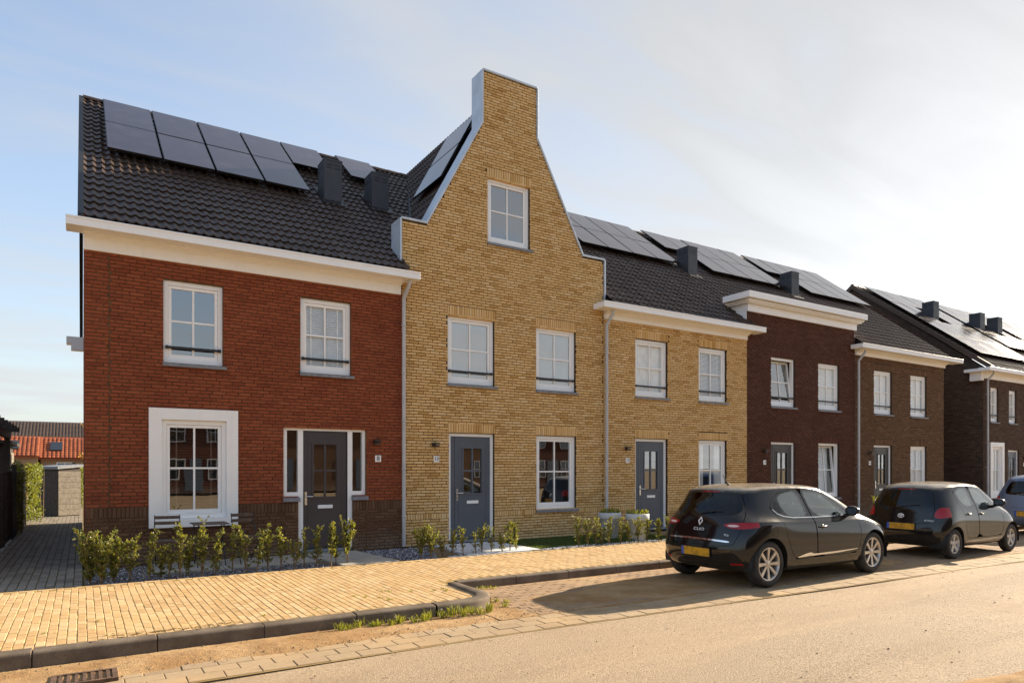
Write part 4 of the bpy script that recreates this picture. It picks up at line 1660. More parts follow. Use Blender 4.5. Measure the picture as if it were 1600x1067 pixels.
# rounded corner stones into the bay
cx, cy, rr = 4.02, -5.45, 0.36
pts = [(3.62, ys - 0.036)]
for a in (-90, -66, -42, -18, 6):
    pts.append((cx + rr * math.cos(R(a)) + 0.02, cy + rr * math.sin(R(a)) + 0.02))
pts.append((4.44, -4.62))
cor = MB()
v = []
m_ = len(kerb_prof)
P_ = [Vector(p) for p in pts]
for i, p in enumerate(P_):
    d = (P_[min(i + 1, len(P_) - 1)] - P_[max(i - 1, 0)]).normalized()
    n_ = Vector((d.y, -d.x))
    wd = 1.28 if i < 6 else 1.0
    for (a, h) in kerb_prof:
        v.append((p.x + n_.x * a * wd, p.y + n_.y * a * wd, h))
for i in range(len(P_) - 1):
    cor.add([], [])
    for k_ in range(m_ - 1):
        cor.f.append([i * m_ + k_, i * m_ + k_ + 1, (i + 1) * m_ + k_ + 1, (i + 1) * m_ + k_])
        cor.m.append(0)
        cor.s.append(True)
cor.v.extend(v)
fix_normals(cor.build('kerb_stone', M['concrete'], kerb))
x = 4.62
while x < 40:
    kerb_stone((x, -4.45), (x + 1.0, -4.45), z=-0.005)
    x += 1.0

# ---- parking bay, gutter strip, drifted sand
bay = MB()
bay.prism([(KX - 0.4, -4.46), (KX - 0.4, strip_y(KX)), (45, strip_y(45)), (45, -4.46)], 'z', -0.2, ZB - 0.004)
bay = structure('parking_bay', bay, M['sand'])
spots = []
i = 0
y = -4.72
while y > -8.0:
    x = KX + 0.15 + (0.105 if i % 2 else 0)
    while x < 24:
        if y > strip_y(x) + 0.05:
            spots.append((x, y))
        x += 0.214
    y -= 0.106
    i += 1
rg = random.Random(5)
pave(bay, M['bay_clinker'], spots, 0.207, 0.099, ZB, 200, 24, jz=0.0035)

strip = structure('gutter_strip', MB(), M['strip_paver'])
g = MB()
n_ = 80
v = []
for k in range(n_ + 1):
    x = -8 + 46 * k / n_
    for dy in (0.02, -0.62):
        v.append((x, strip_y(x) + dy, ZR + 0.005))
g.add(v, [(2 * k, 2 * k + 1, 2 * k + 3, 2 * k + 2) for k in range(n_)])
g.build('mortar_bed', M['joint_sand'], strip)
rg = random.Random(9)
me = paver_mesh(M['strip_paver'], 0.294, 0.193)
for row in range(3):
    x = -7.5 + (0.15 if row % 2 else 0.0)
    while x < 26:
        o = link('paver', me, strip)
        o.location = (x, strip_y(x) - 0.10 - row * 0.198, ZR + 0.012 + rg.uniform(-0.004, 0.003))
        o.rotation_euler = (rg.uniform(-0.008, 0.008), rg.uniform(-0.008, 0.008), rg.uniform(-0.012, 0.012) - (0.036 if x > 4 else 0))
        x += 0.300


def sand_h(x, y):
    return 0.016 * wob(x * 1.6, y * 3.0) + 0.012 * wob(x * 5, y * 6)


def patch(name, x0, x1, yf0, yf1, z, hgt, nx, ny, kind='stuff', mat='sand', seed=1, label=None):
    """a thin drift of sand: thick in the middle, dipping under its surroundings at the edges"""
    rg_ = random.Random(seed)
    b = MB()
    v = []
    for j in range(ny + 1):
        for i in range(nx + 1):
            u, w = i / nx, j / ny
            x = x0 + (x1 - x0) * u
            a, c_ = yf0(x), yf1(x)
            y = a + (c_ - a) * w
            e = min(1.0, 6 * min(u, 1 - u)) * (math.sin(math.pi * w) ** 0.7 if 0 < w < 1 else 0)
            h = hgt * e * (0.75 + 0.4 * wob(x * 1.3, y * 2.1) + 0.22 * wob(x * 6.1, y * 7.3)) + (e - 0.55) * 0.02 + rg_.uniform(-0.002, 0.002)
            v.append((x, y, z + h))
    b.add(v, [(j * (nx + 1) + i, j * (nx + 1) + i + 1, (j + 1) * (nx + 1) + i + 1, (j + 1) * (nx + 1) + i) for j in range(ny) for i in range(nx)], 0, True)
    return b.build(name, M[mat], None, kind)


s1 = patch('sand', -7.0, 4.6, lambda x: -5.92, lambda x: -6.62 - 0.25 * max(0.0, min(1.0, (2.2 - x) / 3.0)) + 0.08 * wob(x * 0.9, 1.0), ZR + 0.010, 0.026, 200, 16, seed=2)
tag(s1, 'brown sand drifted along the foot of the kerb', 'sand')
s2 = patch('sand', 4.2, 14.0, lambda x: -5.1 + 0.35 * wob(x, 2), lambda x: strip_y(x) + 0.03, ZB - 0.004, 0.009, 160, 24, seed=3)
tag(s2, 'thin sand drifted over the parking bay beside the gutter strip', 'sand')
s3 = patch('sand', 4.9, 16.0, lambda x: -10.55 + 0.03 * (x - 6) + 0.20 * wob(x * 0.8, 1), lambda x: -11.6, ZR + 0.0, 0.075, 160, 30, seed=4)
tag(s3, 'heap of sandy soil on the near road edge', 'sand')

# drain grate in the gutter
dg_ = tag(empty('drain_grate', (0.02, -6.63, ZR + 0.022)), 'rusty cast iron drain grate at the foot of the kerb', 'drain')
b = MB()
b.box((-0.24, -0.17, -0.05), (0.24, -0.135, 0.022))
b.box((-0.24, 0.135, -0.05), (0.24, 0.17, 0.022))
b.box((-0.24, -0.135, -0.05), (-0.20, 0.135, 0.022))
b.box((0.20, -0.135, -0.05), (0.24, 0.135, 0.022))
M['rust'] = plain('rust', (0.10, 0.055, 0.03), 0.8, 0.4, 20, 0.4, 90)
b.build('grate_frame', M['rust'], dg_)
for k in range(7):
    b = MB()
    u = -0.185 + k * 0.057
    b.box((u, -0.135, -0.05), (u + 0.027, 0.135, 0.018))
    b.build('grate_bar', M['rust'], dg_)
b = MB()
b.add([(-0.2, -0.135, -0.045), (0.2, -0.135, -0.045), (0.2, 0.135, -0.045), (-0.2, 0.135, -0.045)], [(0, 1, 2, 3)])
b.build('grate_pit', M['black_metal'], dg_)


# ================================================================== front gardens
M['leaf'] = leaf_mat('leaf', [(0.070, 0.092, 0.020), (0.125, 0.150, 0.032), (0.21, 0.215, 0.048), (0.095, 0.120, 0.026), (0.32, 0.30, 0.085)])
M['bark'] = plain('bark', (0.20, 0.13, 0.075), 0.9, 0.3, 20, 0.4, 80)
M['gravel'] = None
t = NT('gravel')
t.set(Base_Color=t.ramp(t.rnd(), [(0.0, (0.05, 0.052, 0.07)), (0.45, (0.12, 0.12, 0.15)), (0.75, (0.22, 0.21, 0.24)), (0.92, (0.55, 0.53, 0.52)), (1.0, (0.7, 0.68, 0.66))]), Roughness=0.6)
M['gravel'] = t.m
t = NT('white_gravel')
t.set(Base_Color=t.ramp(t.rnd(), [(0.0, (0.40, 0.42, 0.45)), (0.5, (0.58, 0.58, 0.58)), (1.0, (0.74, 0.73, 0.71))]), Roughness=0.7)
M['white_gravel'] = t.m
M['grass'] = leaf_mat('grass', [(0.035, 0.075, 0.012), (0.06, 0.11, 0.02), (0.09, 0.13, 0.03), (0.13, 0.15, 0.045)], 0.3)
M['weed'] = leaf_mat('weed', [(0.12, 0.15, 0.02), (0.19, 0.21, 0.03), (0.26, 0.26, 0.05), (0.10, 0.12, 0.02)], 0.35)
M['straw'] = plain('straw', (0.36, 0.25, 0.11), 0.9, 0.25, 30)

gs = MB()
gs.box((X8 - 0.02, -1.972, -0.15), (60.0, 0.009, -0.03))
structure('garden_soil', gs, M['soil'])


def pebbles(name, x0, x1, y0, y1, z, n, mat, smin, smax, seed, hole=None, label=None):
    rg_ = random.Random(seed)
    b = MB()
    made = 0
    while made < n:
        x, y = rg_.uniform(x0, x1), rg_.uniform(y0, y1)
        if hole and hole(x, y):
            made += 0.5
            continue
        made += 1
        s_ = rg_.uniform(smin, smax)
        a = rg_.uniform(0, 6.28)
        ca, sa = math.cos(a) * s_, math.sin(a) * s_
        fl = rg_.uniform(0.45, 0.9) * s_
        zz = z + fl * rg_.uniform(0.1, 0.9)
        tl = rg_.uniform(-0.4, 0.4) * s_
        v = [(x + ca, y + sa, zz + tl), (x - sa * .8, y + ca * .8, zz), (x - ca, y - sa, zz - tl), (x + sa * .8, y - ca * .8, zz), (x + rg_.uniform(-.2, .2) * s_, y, zz + fl), (x, y, zz - fl)]
        b.add(v, [(0, 1, 4), (1, 2, 4), (2, 3, 4), (3, 0, 4), (1, 0, 5), (2, 1, 5), (3, 2, 5), (0, 3, 5)])
    o = b.build(name, M[mat], None, 'stuff')
    if label:
        tag(o, label, 'gravel')
    return o


in_slab8 = lambda x, y: (3.62 < x < 4.62 + (-y) * 0.2 and y < 0) or (0.95 < x < 3.6 and -1.25 < y < -0.05)
pebbles('gravel', X8 + 0.02, 3.75, -1.93, -0.02, -0.03, 5200, 'gravel', 0.010, 0.022, 31, in_slab8, 'dark grey split gravel under the shrubs before the red house')
pebbles('gravel', 4.70, 6.25, -1.93, -0.02, -0.03, 4300, 'gravel', 0.010, 0.022, 32, lambda x, y: x < 4.66 - y * 0.22 or x > 6.3 + y * 0.35, 'dark grey split gravel between the doors 8 and 10')
pebbles('gravel', 5.9, 9.0, -1.93, -1.45, -0.03, 1700, 'white_gravel', 0.010, 0.022, 33, lambda x, y: y > -1.6 + 0.1 * math.sin(x * 3), 'white gravel along the pavement before the house 10')
pebbles('gravel', 9.0, 30.0, -1.95, -1.62, -0.025, 2600, 'white_gravel', 0.012, 0.026, 34, None, 'white gravel edging along the lawn of house 12')


def slabs(name, label, rects, z, mat):
    root = empty(name, (rects[0][0], rects[0][1], 0))
    tag(root, label, 'path')
    for (x0, y0, x1, y1) in rects:
        b = MB()
        b.box((x0 + 0.006, y0 + 0.006, -0.05), (x1 - 0.006, y1 - 0.006, z + rng.uniform(-0.003, 0.003)))
        o = bevel(b.build('slab', M[mat], root), 0.005)
        o.location = (-rects[0][0], -rects[0][1], 0)
    return root


r_ = []
for k in range(4):
    y1 = -0.02 - k * 0.485
    r_ += [(3.64 + k * 0.045, y1 - 0.485, 4.14 + k * 0.045, y1), (4.14 + k * 0.045, y1 - 0.485, 4.70 + k * 0.045, y1)]
slabs('garden_path', 'beige concrete slab path up to the brown door of number 8', r_, 0.008, 'slab')
r_ = [(0.98 + 0.52 * i, -1.22 + 0.4 * j, 0.98 + 0.52 * (i + 1), -1.22 + 0.4 * (j + 1)) for i in range(5) for j in range(3)]
slabs('slab_terrace', 'concrete slab terrace below the white framed window', r_, 0.004, 'slab')
r_ = []
for k in range(4):
    y1 = -0.02 - k * 0.46
    r_ += [(6.42 - k * 0.05, y1 - 0.46, 7.10 - k * 0.02, y1), (7.10 - k * 0.02, y1 - 0.46, 7.92 + k * 0.02, y1)]
slabs('garden_path', 'pale slab path up to the grey door of number 10', r_, 0.006, 'white_slab')


def lawn(x0, x1, y0, y1, n, seed, label, hmin=0.025, hmax=0.055):
    rg_ = random.Random(seed)
    b = MB()
    for _ in range(n):
        x, y = rg_.uniform(x0, x1), rg_.uniform(y0, y1)
        h = rg_.uniform(hmin, hmax)
        a = rg_.uniform(0, 6.28)
        w = 0.004
        dx, dy = math.cos(a) * w, math.sin(a) * w
        lx, ly_ = rg_.uniform(-.4, .4) * h, rg_.uniform(-.4, .4) * h
        b.add([(x - dx, y - dy, -0.02), (x + dx, y + dy, -0.02), (x + lx, y + ly_, -0.02 + h)], [(0, 1, 2)])
    o = b.build('grass', M['grass'], None, 'stuff')
    tag(o, label, 'grass')
    gb_ = MB()
    gb_.add([(x0, y0, -0.022), (x1, y0, -0.022), (x1, y1, -0.022), (x0, y1, -0.022)], [(0, 1, 2, 3)])
    structure('lawn', gb_, M['moss'])


lawn(7.98, 12.2, -1.60, -0.02, 26000, 41, 'short green lawn below the window of house 10')
lawn(13.5, 22.0, -1.60, -0.02, 16000, 42, 'lawn before the dark houses behind the cars', 0.03, 0.07)


def leaf(b, p, d, size, rg_):
    """a folded pointed leaf of four triangles"""
    d = d.normalized()
    s_ = d.cross(Vector((rg_.uniform(-1, 1), rg_.uniform(-1, 1), rg_.uniform(-1, 1))))
    if s_.length < 1e-3:
        s_ = Vector((1, 0, 0))
    s_.normalize()
    n_ = d.cross(s_)
    a = p + d * size * 0.5
    b.add([p, a + s_ * size * 0.28 + n_ * size * 0.08, p + d * size, a - s_ * size * 0.28 + n_ * size * 0.08], [(0, 1, 2), (0, 2, 3)])


def shrub(x, y, h, spread, n_stem, n_leaf, seed, label, group, bare=0.35, leaf_size=0.043):
    rg_ = random.Random(seed)
    root = empty('young_shrub', (x, y, -0.03))
    tag(root, label, 'shrub', group)
    st = MB()
    lf = MB()
    for k in range(n_stem):
        a = rg_.uniform(0, 6.28)
        sp_ = rg_.uniform(0.2, 1.0) * spread * 1.35
        hh = h * rg_.uniform(0.72, 1.05)
        pts = []
        for q in range(6):
            f = q / 5
            pts.append(Vector((math.cos(a) * sp_ * f ** 1.2 + rg_.uniform(-.008, .008), math.sin(a) * sp_ * 0.6 * f ** 1.2 + rg_.uniform(-.008, .008), hh * f)))
        st.tube(pts, [0.007 * (1 - 0.12 * q) for q in range(6)], 5)
        twigs = []
        for q in range(int(7 + 6 * rg_.random())):
            f = rg_.uniform(bare, 0.97) if rg_.random() > 0.12 else rg_.uniform(0.08, bare)
            i = min(4, int(f * 5))
            p = pts[i].lerp(pts[i + 1], f * 5 - i)
            an = rg_.uniform(0, 6.28)
            e = p + Vector((math.cos(an) * 0.09, math.sin(an) * 0.09, rg_.uniform(0.02, 0.13))) * rg_.uniform(0.5, 1.1)
            st.tube([p, e], [0.003, 0.0015], 4, cap=False)
            twigs.append((p, e))
        for q in range(int(3.6 * n_leaf / n_stem)):
            if rg_.random() < 0.62 and twigs:
                p, e = rg_.choice(twigs)
                c_ = p.lerp(e, rg_.uniform(0.2, 1.05))
                d = (e - p).normalized()
            else:
                f = bare + (1 - bare) * rg_.random() ** 0.8
                i = min(4, int(f * 5))
                c_ = pts[i].lerp(pts[i + 1], min(1, f * 5 - i))
                d = Vector((0, 0, 1))
            d = d * 0.6 + Vector((rg_.uniform(-1, 1), rg_.uniform(-1, 1), rg_.uniform(-0.5, 0.9)))
            leaf(lf, c_, d, leaf_size * rg_.uniform(0.6, 1.25), rg_)
    st.build('stem', M['bark'], root)
    lf.build('foliage', M['leaf'], root)
    return root


ORD = ['first', 'second', 'third', 'fourth', 'fifth', 'sixth', 'seventh', 'eighth', 'ninth', 'tenth', 'eleventh', 'twelfth', 'thirteenth', 'fourteenth', 'fifteenth', 'sixteenth', 'seventeenth', 'eighteenth', 'nineteenth', 'twentieth', 'twenty-first', 'twenty-second']
row8 = [(0.10, .80, .20, 9, 520), (0.27, .78, .20, 8, 480), (0.44, .70, .17, 6, 330), (0.62, .74, .11, 4, 190), (0.82, .74, .10, 3, 150), (0.98, .50, .10, 3, 110), (1.12, .55, .09, 3, 90), (1.30, .76, .10, 3, 150), (1.46, .66, .10, 4, 170),
        (1.62, .78, .10, 4, 210), (1.76, .74, .09, 3, 170), (2.02, .74, .07, 2, 90), (2.22, .70, .09, 3, 130), (2.42, .74, .08, 2, 120), (2.66, .72, .10, 4, 170), (2.84, .76, .09, 3, 150), (3.02, .50, .10, 3, 110), (3.18, .66, .05, 2, 60), (3.36, .74, .10, 3, 190), (3.62, .70, .09, 3, 170), (3.80, .74, .09, 3, 190), (3.98, .80, .12, 5, 330)]
for i, (x, h, s_, ns, nl) in enumerate(row8):
    shrub(x + 0.045 * math.sin(i * 5.3), -1.72 - 0.10 * math.sin(i * 2.1), h * (1 + 0.10 * math.sin(i * 3.7)), s_, ns, nl, 100 + i, 'young leafy shrub, %s from the alley in the row before the red house' % ORD[i], 'shrub row before the red house', 0.16 if ns > 5 else 0.28)
row10 = [(5.34, .60, .16, 5, 260), (5.52, .62, .14, 5, 220), (5.80, .48, .12, 3, 90), (6.02, .55, .10, 3, 90), (6.22, .55, .08, 2, 70), (6.48, .50, .05, 2, 40), (6.66, .55, .10, 3, 110), (6.88, .50, .06, 2, 60), (7.08, .52, .08, 2, 80), (7.28, .60, .07, 2, 90), (7.48, .58, .08, 3, 120)]
for i, (x, h, s_, ns, nl) in enumerate(row10):
    shrub(x, -1.74 - 0.06 * math.sin(i * 1.7), h, s_, ns, nl, 200 + i, 'young leafy shrub, %s from the red house in the row before number 10' % ORD[i], 'shrub row before number 10', 0.3)
row12 = [(8.95, .62, .10, 3, 130), (9.16, .60, .10, 3, 110), (9.40, .66, .06, 2, 70), (9.60, .45, .08, 2, 70), (9.82, .62, .09, 3, 120), (10.10, .60, .08, 2, 100), (10.34, .50, .09, 3, 90), (10.62, .60, .08, 3, 120), (10.95, .62, .08, 3, 110), (11.30, .66, .10, 3, 150), (11.62, .62, .10, 3, 150), (11.95, .6, .10, 3, 130)]
for i, (x, h, s_, ns, nl) in enumerate(row12):
    shrub(x, -1.86 - 0.05 * math.sin(i * 1.3), h, s_, ns, nl, 300 + i, 'young leafy shrub, %s from house 10 in the row by the white pots' % ORD[i], 'shrub row before number 12', 0.3)
shrub(20.15, -1.9, .80, .18, 5, 220, 401, 'shrub tip showing over the bonnet of the near black car', None, 0.4)

# ---- pots
M['pot_white'] = plain('pot_white', (0.56, 0.58, 0.60), 0.6, 0.06, 5, 0.05, 40)
for i, (x, y, lab) in enumerate(((10.72, -0.78, 'white plant pot with rolled rim standing nearer the wall of house 12'), (11.02, -1.42, 'large white plant pot with rolled rim standing nearer the pavement'))):
    root = tag(empty('plant_pot', (x, y, -0.02)), lab, 'plant pot', 'white plant pots on the lawn')
    b = MB()
    root.scale = (1.12, 1.12, 1.18)
    b.lathe([(0.0, 0.0), (0.155, 0.0), (0.165, 0.01), (0.215, 0.40), (0.235, 0.405), (0.245, 0.42), (0.245, 0.51), (0.235, 0.525), (0.215, 0.525), (0.205, 0.48), (0.0, 0.47)], 28)
    b.build('pot', M['pot_white'], root)
    rg_ = random.Random(60 + i)
    lf = MB()
    for _ in range(260):
        a, r_ = rg_.uniform(0, 6.28), 0.21 * math.sqrt(rg_.random())
        leaf(lf, Vector((math.cos(a) * r_, math.sin(a) * r_, 0.48 + rg_.uniform(0, 0.10))), Vector((math.cos(a) * r_ * 3, math.sin(a) * r_ * 3, rg_.uniform(0.1, 1))), 0.05 * rg_.uniform(.6, 1.2), rg_)
    lf.build('flowers', M['weed'], root)

# ---- bistro set behind the shrubs
M['brown_wood'] = plain('brown_wood', (0.10, 0.065, 0.045), 0.65, 0.25, 14, 0.2, 50)


def folding_chair(x, y, rz, label):
    root = tag(empty('folding_chair', (x, y, 0.005)), label, 'chair', 'folding chairs of the bistro set')
    root.rotation_euler = (0, 0, rz)
    for k in range(2):
        b = MB()
        z = 0.70 + k * 0.095
        b.box((-0.20, 0.205 + 0.012 * k, z), (0.20, 0.225 + 0.012 * k, z + 0.055))
        bevel(b.build('back_slat', M['brown_wood'], root), 0.004)
    for k in range(4):
        b = MB()
        b.box((-0.20, -0.19 + k * 0.095, 0.44), (0.20, -0.12 + k * 0.095, 0.458))
        bevel(b.build('seat_slat', M['brown_wood'], root), 0.004)
    for s_ in (-1, 1):
        b = MB()
        b.tube([(s_ * 0.19, -0.24, 0.0), (s_ * 0.19, 0.02, 0.44), (s_ * 0.19, 0.20, 0.70), (s_ * 0.19, 0.235, 0.86)], 0.010, 6)
        b.build('front_leg', M['black_metal'], root)
        b = MB()
        b.tube([(s_ * 0.17, 0.26, 0.0), (s_ * 0.17, -0.18, 0.435)], 0.010, 6)
        b.build('rear_leg', M['black_metal'], root)
    return root


folding_chair(1.20, -0.62, R(-8), 'brown folding chair below the window, nearer the alley')
folding_chair(2.48, -0.62, R(10), 'brown folding chair beside the window, nearer the door')
root = tag(empty('bistro_table', (1.86, -0.66, 0.005)), 'small brown folding table under the white framed window', 'table')
for k in range(5):
    b = MB()
    b.box((-0.28, -0.28 + k * 0.112, 0.705), (0.28, -0.178 + k * 0.112, 0.722))
    bevel(b.build('top_slat', M['brown_wood'], root), 0.003)
for s_ in (-1, 1):
    b = MB()
    b.tube([(s_ * 0.22, -0.26, 0.0), (s_ * 0.22, 0.22, 0.70)], 0.010, 6)
    b.tube([(s_ * 0.20, 0.26, 0.0), (s_ * 0.20, -0.22, 0.70)], 0.010, 6)
    b.build('leg', M['black_metal'], root)

# ---- weeds and dead grass along the kerb and in the joints
def tuft(name, x, y, z, n, h, sp_, seed, mat, label, group, cat='weed'):
    rg_ = random.Random(seed)
    b = MB()
    for _ in range(n):
        a, r_ = rg_.uniform(0, 6.28), sp_ * rg_.random()
        px_, py_ = math.cos(a) * r_, math.sin(a) * r_
        hh = h * rg_.uniform(0.4, 1.1)
        w = rg_.uniform(0.002, 0.005)
        an = rg_.uniform(0, 6.28)
        dx, dy = math.cos(an) * w, math.sin(an) * w
        lx, ly_ = px_ * 0.8 + rg_.uniform(-.5, .5) * hh, py_ * 0.8 + rg_.uniform(-.5, .5) * hh
        b.add([(px_ - dx, py_ - dy, 0), (px_ + dx, py_ + dy, 0), (px_ + lx * .5 + dx, py_ + ly_ * .5 + dy, hh * .7), (px_ + lx * .5 - dx, py_ + ly_ * .5 - dy, hh * .7), (px_ + lx, py_ + ly_, hh * .85)], [(0, 1, 2, 3), (3, 2, 4)])
    o = b.build(name, M[mat], None, None, (x, y, z))
    return tag(o, label, cat, group)


rg_ = random.Random(77)
for i in range(16):
    x = 2.35 + i * 0.125 + rg_.uniform(-.04, .04)
    tuft('weed_tuft', x, -6.08 - 0.012 * x + rg_.uniform(-.05, .03), ZR + 0.02, int(26 + 40 * rg_.random()), 0.07 + 0.06 * rg_.random() + (0.04 if i > 8 else 0), 0.05 + 0.03 * rg_.random(), 500 + i, 'weed', 'green weed tuft at the kerb foot, %s along the kerb towards the rounded corner' % ORD[i], 'weeds along the kerb')
for i, (x, y) in enumerate(((4.72, -4.72), (4.86, -4.73), (5.0, -4.70), (5.1, -4.74), (4.68, -5.25), (4.66, -5.6), (4.72, -5.75), (4.55, -5.95))):
    tuft('weed_tuft', x, y, ZB, 30, 0.06, 0.06, 540 + i, 'weed', 'green weed tuft in the parking bay corner, %s from the far kerb' % ORD[i], 'weeds in the bay corner')
for i, (x, y) in enumerate(((3.0, -4.75), (3.1, -4.9), (3.25, -5.05), (3.45, -4.65), (3.52, -4.72), (3.75, -4.85), (4.05, -4.95), (4.2, -5.05), (4.22, -4.9), (2.35, -5.3), (1.75, -5.35), (3.3, -5.25))):
    tuft('weed_tuft', x, y, 0.0, 16, 0.028, 0.035, 560 + i, 'weed', 'tiny weed between the pavement bricks near the corner, number %s counted from the gardens' % ORD[i], 'weeds in the pavement')
for i, (x, y) in enumerate(((0.15, -4.7), (-0.32, -5.05))):
    tuft('weed_tuft', x, y, 0.0, 12, 0.022, 0.02, 580 + i, 'weed', ['tiny weed in the near pavement, farther from the kerb', 'tiny weed in the near pavement, closer to the kerb'][i], 'weeds in the near pavement')
for i, (x, y) in enumerate(((7.75, -1.90), (7.95, -1.93), (8.2, -1.95), (8.45, -1.95), (8.6, -1.92))):
    tuft('weed_tuft', x, y, -0.02, 30, 0.05, 0.06, 600 + i, 'weed', 'weed tuft at the edge of the white gravel, %s from the red house' % ORD[i], 'weeds by the white gravel')
b = MB()
for _ in range(240):
    x = rg_.uniform(0.0, 1.0)
    x = 0.05 + 1.35 * x
    y = -5.72 + rg_.gauss(0, .035)
    a = rg_.gauss(0.15, 0.7)
    l = rg_.uniform(0.03, 0.12)
    dx, dy = math.cos(a) * l, math.sin(a) * l
    z = 0.032 + rg_.random() * 0.012
    b.add([(x, y, z), (x + dx, y + dy, z + rg_.uniform(-.002, .01)), (x + dx, y + dy + .003, z), (x, y + .003, z)], [(0, 1, 2, 3)])
tag(b.build('straw', M['straw'], None, 'stuff'), 'dry straw lying along the top of the kerb', 'straw')
# crumbs of soil on the road and in the drifted sand
b = MB()
for _ in range(900):
    x, y = rg_.uniform(-1.2, 5.2), rg_.uniform(-6.7, -6.0)
    s_ = 0.004 + 0.014 * rg_.random() ** 3
    z = ZR + 0.022 + rg_.uniform(-0.006, 0.008)
    b.add([(x + s_, y, z), (x, y + s_ * .8, z), (x - s_ * .9, y, z), (x, y - s_, z), (x, y, z + s_ * .8)], [(0, 1, 4), (1, 2, 4), (2, 3, 4), (3, 0, 4)])
for _ in range(420):
    x, y = rg_.uniform(0.5, 15), rg_.uniform(-11.2, -7.1)
    s_ = 0.004 + 0.010 * rg_.random() ** 3
    z = ZR + 0.006
    b.add([(x + s_, y, z), (x, y + s_, z), (x - s_, y, z), (x, y - s_, z), (x, y, z + s_)], [(0, 1, 4), (1, 2, 4), (2, 3, 4), (3, 0, 4)])
tag(b.build('soil_crumbs', M['soil'], None, 'stuff'), 'small clods of soil scattered on the road', 'soil')


# ================================================================== alley side and background
M['fence_wood'] = plain('fence_wood', (0.045, 0.033, 0.025), 0.75, 0.3, 10, 0.3, 40)
M['shed_wood'] = plain('shed_wood', (0.055, 0.042, 0.033), 0.8, 0.3, 10, 0.3, 40)
M['lit_wood'] = plain('lit_wood', (0.17, 0.145, 0.115), 0.85, 0.25, 12, 0.3, 40)  # lighter copy of the shed wood: sunlight put into the colour
M['ivy'] = leaf_mat('ivy', [(0.07, 0.10, 0.015), (0.14, 0.17, 0.025), (0.20, 0.21, 0.04), (0.10, 0.12, 0.02)], 0.4)
M['maple'] = leaf_mat('maple', [(0.42, 0.24, 0.03), (0.52, 0.30, 0.04), (0.36, 0.26, 0.04)], 0.4)


def board_fence(x, y0, y1, h, label):
    root = tag(empty('board_fence', (x, y0, 0)), label, 'fence')
    n_ = int(h / 0.155)
    yy = y0
    while yy < y1 - 0.1:
        ye = min(yy + 1.8, y1)
        b = MB()
        b.box((-0.045, yy - y0 - 0.045, 0), (0.045, yy - y0 + 0.045, h + 0.06))
        b.build('post', M['fence_wood'], root)
        for k in range(n_):
            b = MB()
            b.box((0.010, yy - y0 + 0.05, 0.04 + k * 0.155), (0.034, ye - y0 - 0.05, 0.04 + k * 0.155 + 0.146))
            o = b.build('board', M['fence_wood'], root)
            o.location = (rng.uniform(-.003, .003), 0, 0)
        yy = ye
    return root


board_fence(-1.42, -0.9, 11.0, 1.55, 'black stained board fence along the alley')
# garden pergola above the fence
root = tag(empty('pergola', (-1.55, 3.4, 0)), 'black timber pergola standing above the alley fence', 'pergola')
for (x, y) in ((-0.05, 0.0), (-0.05, 4.6), (-2.6, 0.0), (-2.6, 4.6)):
    b = MB()
    b.box((x - 0.06, y - 0.06, 0), (x + 0.06, y + 0.06, 2.42))
    b.build('post', M['fence_wood'], root)
for x in (-0.05, -2.6):
    b = MB()
    b.box((x - 0.055, -0.35, 2.42), (x + 0.055, 4.95, 2.58))
    b.build('beam', M['fence_wood'], root)
for k in range(7):
    b = MB()
    b.box((-2.9, -0.2 + k * 0.8, 2.581), (0.2, -0.13 + k * 0.8, 2.70))
    b.build('rafter', M['fence_wood'], root)


def shed(x0, x1, y0, y1, h0, h1, wood, roofm, label, door_face='f', name='garden_shed', front=None):
    root = tag(empty(name, (x0, y0, 0)), label, 'shed', 'sheds in the back gardens')
    w, d = x1 - x0, y1 - y0
    b = MB()
    b.add([(0.02, 0.02, 0), (w - .02, 0.02, 0), (w - .02, d - .02, 0), (0.02, d - .02, 0), (0.02, 0.02, h0), (w - .02, 0.02, h1), (w - .02, d - .02, h1), (0.02, d - .02, h0)],
          [(0, 1, 5, 4), (1, 2, 6, 5), (2, 3, 7, 6), (3, 0, 4, 7)])
    b.build('wall', M['fence_wood'], root)
    n_ = int(max(h0, h1) / 0.19)
    for k in range(n_):
        z0_, z1_ = k * 0.19 + 0.03, k * 0.19 + 0.213
        if z1_ < min(h0, h1):
            b = MB()
            b.box((0.0, -0.004, z0_), (w, 0.018, z1_))
            b.build('board', M[front or wood], root)
        for s_, xx in ((0, -0.004), (1, w - 0.018)):
            if z1_ < (h0, h1)[s_]:
                b = MB()
                b.box((xx, 0.019, z0_), (xx + 0.022, d, z1_))
                b.build('board', M[wood if s_ == 0 else 'lit_wood'], root)  # right side gets the wood with sunlight painted in
    b = MB()
    b.add([(-.15, -.15, h0 + .0), (w + .15, -.15, h1 + .0), (w + .15, d + .15, h1), (-.15, d + .15, h0), (-.15, -.15, h0 + .09), (w + .15, -.15, h1 + .09), (w + .15, d + .15, h1 + .09), (-.15, d + .15, h0 + .09)],
          [(3, 2, 1, 0), (4, 5, 6, 7), (0, 1, 5, 4), (1, 2, 6, 5), (2, 3, 7, 6), (3, 0, 4, 7)])
    if front:
        b.v = [(p[0] * 0.96 if p[0] > 0 else p[0] * 0.4, p[1] * 0.96 if p[1] > 0 else p[1] * 0.4, p[2]) for p in b.v]
    b.build('roof', M[roofm], root)
    b = MB()
    b.box((w - 0.0, d * 0.35, 0.05), (w + 0.02, d * 0.85, min(h0, h1) - 0.25))
    b.build('door', M['lit_wood'], root)
    return root


